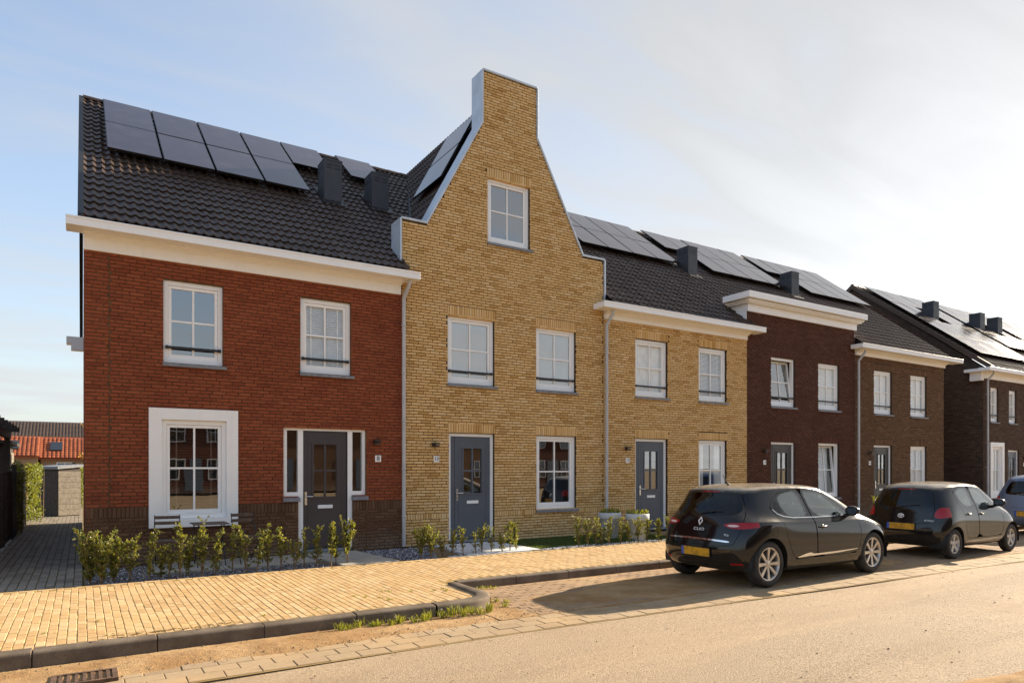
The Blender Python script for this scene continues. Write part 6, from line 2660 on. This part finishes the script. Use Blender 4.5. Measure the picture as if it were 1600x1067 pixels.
    for (sx, sy, wd) in L['seats']:
        b = MB()
        zt = L['belt'] + 0.16
        b.add([(sx, sy - wd, 0.5), (sx, sy + wd, 0.5), (sx - 0.20, sy + wd * 0.8, zt), (sx - 0.20, sy - wd * 0.8, zt),
               (sx - 0.14, sy - wd, 0.5), (sx - 0.14, sy + wd, 0.5), (sx - 0.29, sy + wd * 0.8, zt), (sx - 0.29, sy - wd * 0.8, zt)],
              [(0, 1, 2, 3), (7, 6, 5, 4), (0, 3, 7, 4), (1, 5, 6, 2), (3, 2, 6, 7)])
        b.box((sx - 0.1, sy - wd, 0.36), (sx + 0.42, sy + wd, 0.52))
        for hy in ([sy] if wd < 0.4 else [sy - wd * 0.55, sy + wd * 0.55]):
            b.box((sx - 0.30, hy - 0.12, zt + 0.03), (sx - 0.21, hy + 0.12, zt + 0.19))
            b.box((sx - 0.265, hy - 0.05, zt - 0.01), (sx - 0.245, hy + 0.05, zt + 0.04))
        bevel(b.build('seat', M['seat_cloth'], root), 0.02, 2)
    b = MB()
    b.lathe([(0.165, -0.012), (0.185, 0.0), (0.165, 0.012), (0.15, 0.0), (0.165, -0.012)], 24)
    sw = b.build('steering_wheel', M['trim_black'], root)
    sw.location = (L['dash'] - 0.12, 0.34, L['belt'] - 0.02)
    sw.rotation_euler = (0, R(-65), 0)
    # mirrors
    for s_ in (-1, 1):
        mx, mz = L['mirror']
        o0, n0 = ref.hit((mx, s_ * 2, mz - 0.05), (0, -s_, 0))
        y0 = abs(o0.y) if o0 else L['half_w'] - 0.1
        me = bpy.data.meshes.new('mirror')
        bm = bmesh.new()
        bmesh.ops.create_icosphere(bm, subdivisions=3, radius=1.0)
        for v_ in bm.verts:
            c_ = v_.co
            fx = 0.055 if c_.x < 0 else 0.10
            v_.co = Vector((mx + max(c_.x, -0.35) * fx, s_ * (y0 + 0.125 + 0.115 * c_.y), mz + 0.045 + 0.078 * c_.z * (1 + 0.12 * s_ * c_.y)))
        bm.to_mesh(me)
        bm.free()
        me.materials.append(paint)
        for p in me.polygons:
            p.use_smooth = True
        mo = link('mirror', me, root)
        b = MB()
        b.tube([(mx + 0.03, s_ * (y0 - 0.03), mz - 0.05), (mx + 0.02, s_ * (y0 + 0.07), mz + 0.0)], [0.035, 0.028], 8)
        b.build('mirror_arm', M['trim_black'], mo)
        b = MB()
        b.add([(mx - 0.0215, s_ * (y0 + 0.125) + 0.085 * math.cos(a), mz + 0.045 + 0.056 * math.sin(a)) for a in [2 * math.pi * k / 16 for k in range(16)]], [tuple(range(16))])
        b.build('mirror_glass', M['far_glass'], mo)
    # number plate with the blue country strip
    if L.get('plate'):
        pz, py_, pw, ph = L['plate']
        o0, n0 = ref.hit((-1, 0.02, pz), (1, 0, 0))
        tl = math.atan2(n0.z, -n0.x) * 0.6
        pl = empty('licence_plate', (o0.x - 0.012, py_, pz), root)
        pl.rotation_euler = (0, tl, 0)
        b = MB()
        b.box((-0.006, -pw + 0.045, -ph), (0.006, pw, ph))
        b.box((-0.005, -pw - 0.008, -ph - 0.008), (0.012, pw + 0.008, ph + 0.008), 1)
        # seen from behind, the left end of the plate is at +y
        b.build('plate_field', [M['plate_yellow'], M['trim_black']], pl).scale = (1, -1, 1)
        b = MB()
        b.box((-0.007, pw - 0.045, -ph), (0.006, pw, ph))
        b.build('country_strip', M['plate_blue'], pl)
    return root, ref, bo, hb


def ribbon(ref, pts, w, mat, name, parent, off=0.003, view='y', side=-1):
    """a thin strip laid on the body along points seen from the side (x, z) or from behind (y, z)"""
    b = MB()
    v = []
    for i, p in enumerate(pts):
        q0, q1 = pts[max(0, i - 1)], pts[min(len(pts) - 1, i + 1)]
        d = Vector((q1[0] - q0[0], q1[1] - q0[1])).normalized()
        n_ = Vector((-d.y, d.x)) * (w[i] if isinstance(w, list) else w) / 2
        for e in (n_, -n_):
            a, c_ = p[0] + e.x, p[1] + e.y
            if view == 'y':
                h, nn = ref.hit((a, side * 2.0, c_), (0, -side, 0))
            else:
                h, nn = ref.hit((-1.0, a, c_), (1, 0, 0))
            if h is None:
                h, nn = (v[-1] if v else Vector((a, 0, c_))), Vector((0, 0, 0))
                v.append(h)
            else:
                v.append(h + nn * off)
    n2 = len(pts)
    b.add(v, [(2 * k, 2 * k + 1, 2 * k + 3, 2 * k + 2) for k in range(n2 - 1)], 0, True)
    return b.build(name, mat, parent)


def emblem_at(ref, y, z, off=0.004):
    h, n_ = ref.hit((-1, y, z), (1, 0, 0))
    q = (n_).to_track_quat('Z', 'Y')
    # local z = outward normal, local y = up, local x = to the right as seen from behind
    zz = n_
    xx = Vector((0, -1, 0))
    yy = zz.cross(xx).normalized()
    xx = yy.cross(zz).normalized()
    m = Matrix((xx, yy, zz)).transposed().to_4x4()
    return Matrix.Translation(h + n_ * off) @ m


def lin(a, b_, n_):
    return [(a[0] + (b_[0] - a[0]) * k / n_, a[1] + (b_[1] - a[1]) * k / n_) for k in range(n_ + 1)]


# ------------------------------------------------------------------ the near hatchback
LV = [
    # 0 under edge
    [(0.22, 0, .21), (0.22, .40, .21), (0.26, .60, .21), (0.34, .68, .21), (0.45, .70, .21), (0.62, .70, .20), (0.98, .70, .19), (1.70, .72, .18), (2.80, .70, .18), (3.21, .68, .18), (3.60, .66, .18), (3.78, .50, .18), (3.84, .25, .18), (3.86, 0, .18)],
    # 1 lower lip
    [(0.10, 0, .25), (0.11, .42, .25), (0.17, .66, .25), (0.27, .77, .25), (0.42, .80, .25), (0.62, .81, .23), (0.98, .80, .21), (1.70, .80, .20), (2.80, .80, .20), (3.21, .80, .20), (3.66, .74, .20), (3.86, .54, .20), (3.95, .28, .20), (3.97, 0, .20)],
    # 2 bumper / sill
    [(0.01, 0, .42), (0.02, .44, .42), (0.085, .69, .42), (0.20, .81, .42), (0.38, .852, .42), (0.62, .866, .42), (0.98, .845, .34), (1.70, .835, .32), (2.80, .845, .33), (3.21, .862, .42), (3.70, .79, .40), (3.92, .57, .38), (4.02, .30, .38), (4.04, 0, .38)],
    # 3 widest
    [(0.03, 0, .60), (0.035, .44, .60), (0.10, .70, .60), (0.22, .82, .60), (0.40, .862, .60), (0.62, .872, .62), (0.98, .858, .56), (1.70, .850, .54), (2.80, .855, .56), (3.21, .868, .62), (3.70, .80, .58), (3.93, .58, .56), (4.04, .30, .56), (4.06, 0, .56)],
    # 4 tailgate lip, shoulder
    [(0.075, 0, .745), (0.08, .44, .745), (0.135, .69, .75), (0.25, .815, .76), (0.42, .856, .77), (0.64, .868, .79), (1.00, .848, .77), (1.70, .842, .74), (2.80, .842, .74), (3.21, .850, .77), (3.66, .77, .72), (3.88, .56, .69), (3.98, .30, .68), (4.00, 0, .68)],
    # 5 upper shoulder, lamp line
    [(0.120, 0, .90), (0.125, .42, .90), (0.185, .66, .905), (0.30, .792, .91), (0.46, .842, .91), (0.68, .862, .91), (1.02, .836, .885), (1.70, .824, .865), (2.80, .822, .86), (3.18, .775, .87), (3.52, .66, .82), (3.72, .48, .79), (3.80, .26, .78), (3.82, 0, .78)],
    # 6 belt, cowl
    [(0.180, 0, 1.035), (0.190, .40, 1.035), (0.255, .605, 1.03), (0.38, .715, 1.02), (0.55, .755, 1.005), (0.76, .774, .995), (1.06, .776, .965), (1.70, .774, .945), (2.62, .765, .935), (2.95, .700, .955), (3.10, .560, .965), (3.18, .40, .97), (3.22, .22, .972), (3.23, 0, .974)],
    # 7 window mid
    [(0.285, 0, 1.175), (0.295, .38, 1.175), (0.355, .560, 1.17), (0.47, .665, 1.16), (0.66, .696, 1.165), (0.86, .706, 1.17), (1.12, .704, 1.165), (1.70, .702, 1.16), (2.36, .692, 1.15), (2.58, .640, 1.165), (2.70, .530, 1.18), (2.78, .38, 1.19), (2.82, .20, 1.195), (2.83, 0, 1.20)],
    # 8 rail, spoiler edge
    [(0.36, 0, 1.360), (0.365, .34, 1.355), (0.42, .500, 1.348), (0.53, .590, 1.352), (0.72, .628, 1.372), (0.92, .640, 1.385), (1.18, .640, 1.390), (1.66, .636, 1.388), (2.05, .612, 1.355), (2.18, .560, 1.365), (2.26, .46, 1.375), (2.32, .34, 1.382), (2.36, .18, 1.387), (2.37, 0, 1.390)],
    # 9 roof
    [(0.46, 0, 1.408), (0.47, .30, 1.403), (0.52, .43, 1.400), (0.62, .515, 1.402), (0.80, .560, 1.415), (1.0, .572, 1.425), (1.22, .572, 1.430), (1.62, .566, 1.428), (1.92, .54, 1.410), (2.02, .48, 1.408), (2.10, .38, 1.406), (2.15, .27, 1.406), (2.18, .14, 1.407), (2.19, 0, 1.408)],
    # 10 crown
    [(0.70, 0, 1.425), (0.70, .16, 1.424), (0.74, .24, 1.424), (0.80, .27, 1.425), (0.92, .28, 1.43), (1.06, .285, 1.437), (1.25, .285, 1.440), (1.55, .28, 1.438), (1.75, .27, 1.430), (1.82, .25, 1.428), (1.88, .20, 1.427), (1.91, .15, 1.427), (1.93, .08, 1.427), (1.94, 0, 1.427)],
    [(0.85, 0, 1.432), (0.85, 0, 1.432), (0.88, 0, 1.433), (0.92, 0, 1.435), (1.0, 0, 1.438), (1.1, 0, 1.442), (1.27, 0, 1.446), (1.52, 0, 1.446), (1.66, 0, 1.442), (1.70, 0, 1.44), (1.74, 0, 1.438), (1.77, 0, 1.437), (1.79, 0, 1.436), (1.80, 0, 1.436)],
]
FD = [(1.715, .36), (2.70, .36), (2.80, .47), (2.835, .70), (2.80, .90), (2.66, .985), (2.32, 1.21), (2.03, 1.335), (1.74, 1.366), (1.520, 1.370), (1.665, .98), (1.705, .72)]
RD = [(1.700, .36), (1.690, .72), (1.650, .98), (1.505, 1.370), (1.25, 1.362), (1.00, 1.315), (0.84, 1.225), (0.745, 1.11), (0.86, .96), (0.965, .80), (1.02, .62), (1.10, .46), (1.20, .36)]
DOOR_HOLE = [(1.196, .3565), (2.702, .3565), (2.804, .469), (2.839, .70), (2.803, .902), (2.662, .9885), (2.322, 1.2135), (2.031, 1.3385), (1.74, 1.3695), (1.51, 1.3735), (1.25, 1.3655), (0.999, 1.318), (0.8375, 1.228), (0.7405, 1.11), (0.857, .958), (0.9615, .799), (1.0165, .619), (1.0975, .458)]
clio = dict(
    name='hatchback_car', loc=(8.63 - 0.62 * 1.05, -6.005, ZB + 0.003), scale=1.05, paint='black_paint', levels=LV, crease=[(5, 2, 9, 0.55), (8, 0, 3, 0.8), (8, 3, 9, 0.35), (4, 0, 3, 0.4)],
    rear_axle=0.62, front_axle=3.21, r=0.326, arch=0.372, arch_y=0.48, half_w=0.868, tyre_w=0.20,
    doors=[FD, RD], door_holes=[DOOR_HOLE],
    side_windows=[[(1.72, .955), (2.50, .955), (2.62, .968), (2.30, 1.185), (2.03, 1.308), (1.74, 1.340), (1.575, 1.345)],
                  [(1.610, .962), (1.470, 1.345), (1.26, 1.336), (1.04, 1.296), (0.945, 1.240), (1.04, 1.035), (1.15, .972)],
                  [(0.905, 1.225), (0.845, 1.175), (0.82, 1.11), (0.89, 1.045), (0.99, 1.03)]],
    window_of_door=[(1.02, 1.62), (1.63, 2.7)], quarter=[(0.8, 0.98)],
    handles=[(None, None), (1.84, .80)],
    hatch=[(-.60, .575), (.60, .575), (.655, .70), (.70, .86), (.655, 1.03), (.56, 1.21), (.48, 1.345), (-.48, 1.345), (-.56, 1.21), (-.655, 1.03), (-.70, .86), (-.655, .70)],
    rear_window=[(-.55, 1.020), (-.30, 0.995), (.30, 0.995), (.55, 1.020), (.610, 1.075), (.50, 1.285), (.32, 1.318), (-.32, 1.318), (-.50, 1.285), (-.610, 1.075)],
    windscreen=[(-.60, 1.0), (.60, 1.0), (.55, 1.12), (.42, 1.33), (-.42, 1.33), (-.55, 1.12)],
    rear_cut=0.62, front_cut=2.1, lamp_x=0.40,
    lamps=[[(.40, .875), (.52, .832), (.70, .828), (.80, .842), (.90, .885), (.88, .922), (.70, .922), (.50, .905)], [(-.40, .875), (-.50, .905), (-.70, .922), (-.88, .922), (-.90, .885), (-.80, .842), (-.70, .828), (-.52, .832)]],
    lamp_clear=[(.565, .868, .085, .016)], alloy='alloy', spokes=8, rim_r=0.72,
    belt=.965, dash=2.45, seats=[(1.95, -.36, .24), (1.95, .36, .24), (1.10, 0, .56)], mirror=(2.50, .975), plate=(.47, 0.0, .265, .058))
car1, ref1, body1, hatch1 = make_car(clio)
tag(car1, 'black hatchback with silver eight spoke wheels parked nearest in the bay', 'car', 'cars parked in the bay')
# chrome strip under the tailgate, emblem, lettering
ribbon(ref1, [(-.56 + 1.12 * k / 24, .645 + 0.012 * (1 - (k / 12 - 1) ** 2)) for k in range(25)], [0.012] + [0.024] * 23 + [0.012], M['chrome'], 'chrome_strip', hatch1, 0.006, 'x')
mtx = emblem_at(ref1, 0.0, .905)
b = MB()
for (o_, i_, z_) in ((1.0, 0.52, 0.0),):
    P4 = [(0, .072), (.046, 0), (0, -.072), (-.046, 0)]
    mid = [(p[0] * .76, p[1] * .80) for p in P4]
    inn = [(p[0] * .44, p[1] * .52) for p in P4]
    v = [(p[0], p[1], 0) for p in P4] + [(p[0], p[1], .012) for p in mid] + [(p[0], p[1], 0.001) for p in inn]
    b.add(v, [(k, (k + 1) % 4, 4 + (k + 1) % 4, 4 + k) for k in range(4)] + [(4 + k, 4 + (k + 1) % 4, 8 + (k + 1) % 4, 8 + k) for k in range(4)])
o = b.build('emblem', M['badge'], hatch1)
o.matrix_basis = mtx
for (txt, yy, zz, sz, sx) in (('CLIO', 0.0, .79, .060, 1.5), ('TCe', -.50, .735, .040, 1.1)):
    me = text_mesh(txt, sz, .003)
    me.materials.append(M['badge'])
    o = link('lettering', me, hatch1)
    o.matrix_basis = emblem_at(ref1, yy, zz, .004) @ Matrix.Diagonal((sx, 1, 1, 1))
# third brake light, wiper, antenna, fuel flap, lower lip, reflectors, exhaust
ribbon(ref1, lin((-.16, 1.333), (.16, 1.333), 8), 0.016, M['red_lens'], 'brake_light', hatch1, 0.004, 'x')
b = MB()
for (p, q, r_) in (((0.02, 1.02), (-.20, 1.06), .008), ((-.05, 1.035), (-.32, 1.06), .006)):
    A, _ = ref1.hit((-1, p[0], p[1]), (1, 0, 0))
    B_, _ = ref1.hit((-1, q[0], q[1]), (1, 0, 0))
    b.tube([A + Vector((-.02, 0, .005)), (A + B_) / 2 + Vector((-.03, 0, .01)), B_ + Vector((-.018, 0, .008))], r_, 6)
b.lathe([(0.0, .03), (.022, .025), (.026, 0)], 12, (A.x - .01, 0.02, 1.005))
b.build('wiper', M['trim_black'], hatch1)
b = MB()
b.tube([(.74, 0, 1.425), (.70, 0, 1.455), (.62, 0, 1.56), (.60, 0, 1.585)], [.022, .012, .004, .003], 6)
b.build('antenna', M['trim_black'], body1)
pts = [(0.70 + .068 * math.cos(2 * math.pi * k / 28), .775 + .068 * math.sin(2 * math.pi * k / 28)) for k in range(29)]
ribbon(ref1, pts, 0.006, M['trim_black'], 'fuel_flap', body1, 0.0012)
for s_ in (-1, 1):
    ribbon(ref1, [(1.23, .385), (1.40, .405), (1.52, .415), (1.62, .40), (2.2, .405), (2.72, .425)], [0.012, .040, .050, .028, .026, .010], M['chrome'], 'door_strip', body1, 0.006, 'y', s_)
    ribbon(ref1, [(0.79, 1.085), (0.86, 1.025), (.98, .985), (1.2, .958), (1.7, .948), (2.3, .945), (2.64, .955)], 0.010, M['chrome'], 'belt_strip', body1, 0.004, 'y', s_)
    ribbon(ref1, [(s_ * (.56 + .02 * k), .335 + 0.001 * k) for k in range(9)], 0.028, M['red_lens'], 'reflector', body1, 0.004, 'x')
ribbon(ref1, lin((-.42, .345), (.42, .345), 16), 0.10, M['trim_black'], 'diffuser', body1, 0.003, 'x')

# ------------------------------------------------------------------ the small city car behind it
LA = [
    [(0.20, 0, .22), (0.20, .36, .22), (0.24, .55, .22), (0.30, .62, .22), (0.38, .64, .22), (0.50, .64, .21), (0.84, .65, .20), (1.45, .66, .19), (2.45, .65, .19), (2.84, .63, .19), (3.10, .60, .19), (3.20, .46, .19), (3.25, .24, .19), (3.26, 0, .19)],
    [(0.08, 0, .26), (0.09, .38, .26), (0.14, .60, .26), (0.22, .71, .26), (0.35, .745, .26), (0.50, .755, .25), (0.84, .745, .22), (1.45, .745, .21), (2.45, .745, .21), (2.84, .745, .22), (3.14, .68, .22), (3.28, .50, .22), (3.35, .26, .22), (3.37, 0, .22)],
    [(0.0, 0, .42), (0.01, .40, .42), (0.06, .64, .42), (0.15, .76, .42), (0.31, .800, .42), (0.50, .812, .44), (0.84, .785, .36), (1.45, .775, .33), (2.45, .785, .34), (2.84, .808, .44), (3.16, .72, .42), (3.31, .52, .40), (3.39, .27, .40), (3.41, 0, .40)],
    [(0.02, 0, .60), (0.03, .40, .60), (0.08, .645, .60), (0.17, .765, .60), (0.33, .806, .62), (0.50, .818, .65), (0.84, .795, .58), (1.45, .788, .56), (2.45, .792, .58), (2.84, .814, .65), (3.14, .735, .60), (3.29, .53, .58), (3.36, .28, .58), (3.38, 0, .58)],
    [(0.06, 0, .76), (0.065, .39, .76), (0.115, .63, .77), (0.20, .75, .78), (0.35, .795, .79), (0.52, .802, .80), (0.86, .785, .77), (1.45, .778, .75), (2.45, .778, .76), (2.82, .775, .80), (3.08, .68, .75), (3.20, .50, .72), (3.26, .27, .71), (3.28, 0, .71)],
    [(0.085, 0, .90), (0.09, .38, .90), (0.14, .61, .905), (0.225, .725, .91), (0.38, .768, .915), (0.56, .774, .915), (0.88, .762, .89), (1.45, .752, .88), (2.42, .742, .88), (2.72, .685, .89), (2.92, .585, .87), (3.02, .43, .85), (3.06, .23, .845), (3.07, 0, .84)],
    [(0.115, 0, 1.02), (0.12, .36, 1.02), (0.17, .575, 1.02), (0.265, .685, 1.02), (0.43, .730, 1.02), (0.62, .738, 1.02), (0.90, .735, .99), (1.45, .728, .965), (2.32, .712, .955), (2.56, .635, .965), (2.70, .52, .97), (2.77, .38, .975), (2.80, .20, .98), (2.81, 0, .98)],
    [(0.185, 0, 1.18), (0.19, .34, 1.18), (0.24, .525, 1.18), (0.34, .625, 1.18), (0.50, .665, 1.18), (0.68, .673, 1.18), (0.94, .670, 1.175), (1.45, .662, 1.17), (2.08, .648, 1.16), (2.26, .585, 1.175), (2.36, .485, 1.19), (2.42, .35, 1.20), (2.45, .19, 1.205), (2.46, 0, 1.21)],
    [(0.255, 0, 1.345), (0.26, .31, 1.34), (0.31, .465, 1.335), (0.40, .555, 1.335), (0.56, .600, 1.370), (0.74, .612, 1.383), (0.98, .612, 1.39), (1.40, .607, 1.388), (1.82, .582, 1.358), (1.94, .525, 1.36), (2.01, .435, 1.375), (2.06, .32, 1.385), (2.09, .17, 1.39), (2.10, 0, 1.392)],
    [(0.36, 0, 1.41), (0.37, .26, 1.405), (0.42, .375, 1.40), (0.50, .45, 1.40), (0.64, .485, 1.41), (0.80, .495, 1.42), (1.0, .495, 1.425), (1.36, .49, 1.425), (1.66, .47, 1.415), (1.76, .43, 1.415), (1.83, .35, 1.416), (1.87, .26, 1.417), (1.90, .14, 1.418), (1.91, 0, 1.419)],
    [(0.58, 0, 1.44), (0.58, .15, 1.438), (0.61, .22, 1.438), (0.66, .26, 1.439), (0.76, .27, 1.445), (0.88, .275, 1.45), (1.05, .275, 1.453), (1.32, .27, 1.452), (1.52, .26, 1.447), (1.58, .24, 1.445), (1.63, .20, 1.444), (1.66, .14, 1.444), (1.68, .08, 1.444), (1.69, 0, 1.444)],
    [(0.74, 0, 1.45), (0.74, 0, 1.45), (0.76, 0, 1.45), (0.80, 0, 1.452), (0.86, 0, 1.455), (0.95, 0, 1.458), (1.08, 0, 1.46), (1.30, 0, 1.46), (1.42, 0, 1.457), (1.46, 0, 1.456), (1.50, 0, 1.455), (1.52, 0, 1.454), (1.54, 0, 1.453), (1.55, 0, 1.453)],
]
AFD = [(1.445, .37), (2.36, .37), (2.45, .50), (2.475, .72), (2.44, .90), (2.36, 1.0), (2.06, 1.215), (1.80, 1.338), (1.55, 1.366), (1.29, 1.370), (1.42, .99), (1.44, .7)]
ARD = [(1.430, .37), (1.425, .70), (1.405, .99), (1.275, 1.370), (1.02, 1.366), (0.80, 1.338), (0.665, 1.265), (0.70, 1.08), (0.80, .93), (0.88, .76), (0.89, .60), (0.95, .44), (1.02, .37)]
AHOLE = [(1.017, .3665), (2.362, .3665), (2.454, .499), (2.479, .72), (2.443, .902), (2.362, 1.0035), (2.062, 1.2185), (1.801, 1.3415), (1.55, 1.3695), (1.28, 1.3735), (1.02, 1.3695), (0.799, 1.3415), (0.661, 1.2675), (0.6965, 1.079), (0.7965, .928), (0.8765, .7585), (0.8865, .599), (0.9465, .438)]
aygo = dict(
    name='city_car', loc=(14.38 - 0.50 * 1.02, -5.965, ZB), scale=1.02, paint='black_paint2', levels=LA, crease=[(5, 3, 9, 0.3), (8, 0, 3, 0.6), (8, 3, 9, 0.3)],
    rear_axle=0.50, front_axle=2.84, r=0.285, arch=0.335, arch_y=0.44, half_w=0.815, tyre_w=0.165,
    doors=[AFD, ARD], door_holes=[AHOLE],
    side_windows=[[(1.465, .985), (2.14, .985), (2.20, 1.0), (2.00, 1.18), (1.78, 1.308), (1.54, 1.340), (1.345, 1.342)],
                  [(1.375, .985), (1.255, 1.342), (1.03, 1.338), (0.84, 1.312), (0.735, 1.250), (0.84, 1.10), (0.97, 1.0), (1.08, .985)]],
    window_of_door=[(0.7, 1.38), (1.39, 2.3)],
    handles=[(1.02, .83), (1.56, .82)],
    hatch=[(-.52, .66), (.52, .66), (.56, .80), (.575, .95), (.52, 1.15), (.44, 1.33), (-.44, 1.33), (-.52, 1.15), (-.575, .95), (-.56, .80)],
    rear_window=[(-.50, .98), (-.30, .955), (.30, .955), (.50, .98), (.525, 1.06), (.44, 1.275), (.28, 1.295), (-.28, 1.295), (-.44, 1.275), (-.525, 1.06)],
    windscreen=[(-.55, 1.01), (.55, 1.01), (.50, 1.13), (.39, 1.345), (-.39, 1.345), (-.50, 1.13)],
    rear_cut=0.56, front_cut=1.9, lamp_x=0.36,
    lamps=[[(.575, .80), (.66, .77), (.78, .80), (1.0, .84), (1.0, .955), (.72, .985), (.64, .975), (.585, .90)], [(-.575, .80), (-.585, .90), (-.64, .975), (-.72, .985), (-1.0, .955), (-1.0, .84), (-.78, .80), (-.66, .77)]],
    alloy='alloy_dull', spokes=5, rim_r=0.64, belt=.98, dash=2.12, seats=[(1.62, -.34, .22), (1.62, .34, .22), (0.86, 0, .50)],
    mirror=(2.14, .99), plate=(.60, 0.0, .265, .058))
car2, ref2, body2, hatch2 = make_car(aygo)
tag(car2, 'small black city car with round red tail lamps, second in the bay', 'car', 'cars parked in the bay')
mtx = emblem_at(ref2, 0.02, .80)
b = MB()


def ellipse_ring(b, cx, cy, rx, ry, w, z=0.004):
    n_ = 28
    for k in range(n_):
        a0, a1 = 2 * math.pi * k / n_, 2 * math.pi * (k + 1) / n_
        P = lambda a, f: (cx + (rx + f) * math.cos(a), cy + (ry + f) * math.sin(a))
        v = [(*P(a0, w), 0), (*P(a1, w), 0), (*P(a1, 0), z), (*P(a0, 0), z), (*P(a0, -w), 0), (*P(a1, -w), 0)]
        b.add(v, [(0, 1, 2, 3), (3, 2, 5, 4)], 0, True)


ellipse_ring(b, 0, 0, .056, .038, .007)
ellipse_ring(b, 0, 0.0, .017, .036, .006, .005)
ellipse_ring(b, 0, .017, .036, .017, .006, .006)
o = b.build('emblem', M['badge'], hatch2)
o.matrix_basis = mtx
me = text_mesh('AYGO', .045, .003)
me.materials.append(M['badge'])
o = link('lettering', me, body2)
o.matrix_basis = emblem_at(ref2, -.50, .725, .004) @ Matrix.Diagonal((1.3, 1, 1, 1))
ribbon(ref2, lin((-.16, 1.315), (.16, 1.315), 8), 0.016, M['red_lens'], 'brake_light', hatch2, 0.004, 'x')
for s_ in (-1, 1):
    ribbon(ref2, [(0.90, .318), (1.2, .312), (1.8, .312), (2.42, .325)], [.01, .045, .045, .03], M['alloy_dull'], 'sill_strip', body2, 0.005, 'y', s_)
    h_, n_ = ref2.hit((2.60, s_ * 2, .80), (0, -s_, 0))
    if h_:
        b = MB()
        b.lathe([(0.0, .008), (.018, .006), (.022, 0)], 12, tuple(h_), 'y')
        b.build('side_indicator', M['clear_lens'], body2)
b = MB()
A, _ = ref2.hit((-1, 0.05, .985), (1, 0, 0))
B_, _ = ref2.hit((-1, -.30, 1.02), (1, 0, 0))
b.tube([A + Vector((-.02, 0, 0)), B_ + Vector((-.02, 0, 0))], .007, 6)
b.build('wiper', M['trim_black'], hatch2)

# ------------------------------------------------------------------ the silver blue car at the picture edge
third = dict(aygo)
third.update(name='compact_car', loc=(20.7, -5.55, ZB), scale=1.10, paint='silver_blue', levels=[[(p[0], p[1], p[2]) for p in row] for row in LA], plate=(.52, 0.0, .265, .058),
             lamps=[[(.60, .74), (.68, .73), (1.0, .76), (1.0, .93), (.70, .93), (.62, .90)], [(-.60, .74), (-.62, .90), (-.70, .93), (-1.0, .93), (-1.0, .76), (-.68, .73)]])
car3, ref3, body3, hatch3 = make_car(third)
tag(car3, 'silver blue compact car at the right picture edge', 'car', 'cars parked in the bay')
b = MB()
A, _ = ref3.hit((-1, 0.04, .965), (1, 0, 0))
B_, _ = ref3.hit((-1, -.30, .93), (1, 0, 0))
b.tube([A + Vector((-.02, 0, 0)), B_ + Vector((-.02, 0, 0))], .010, 6)
b.build('wiper', M['trim_black'], hatch3)
b = MB()
ellipse_ring(b, 0, 0, .04, .028, .012)
o = b.build('emblem', M['plate_blue'], hatch3)
o.matrix_basis = emblem_at(ref3, 0.0, .84)
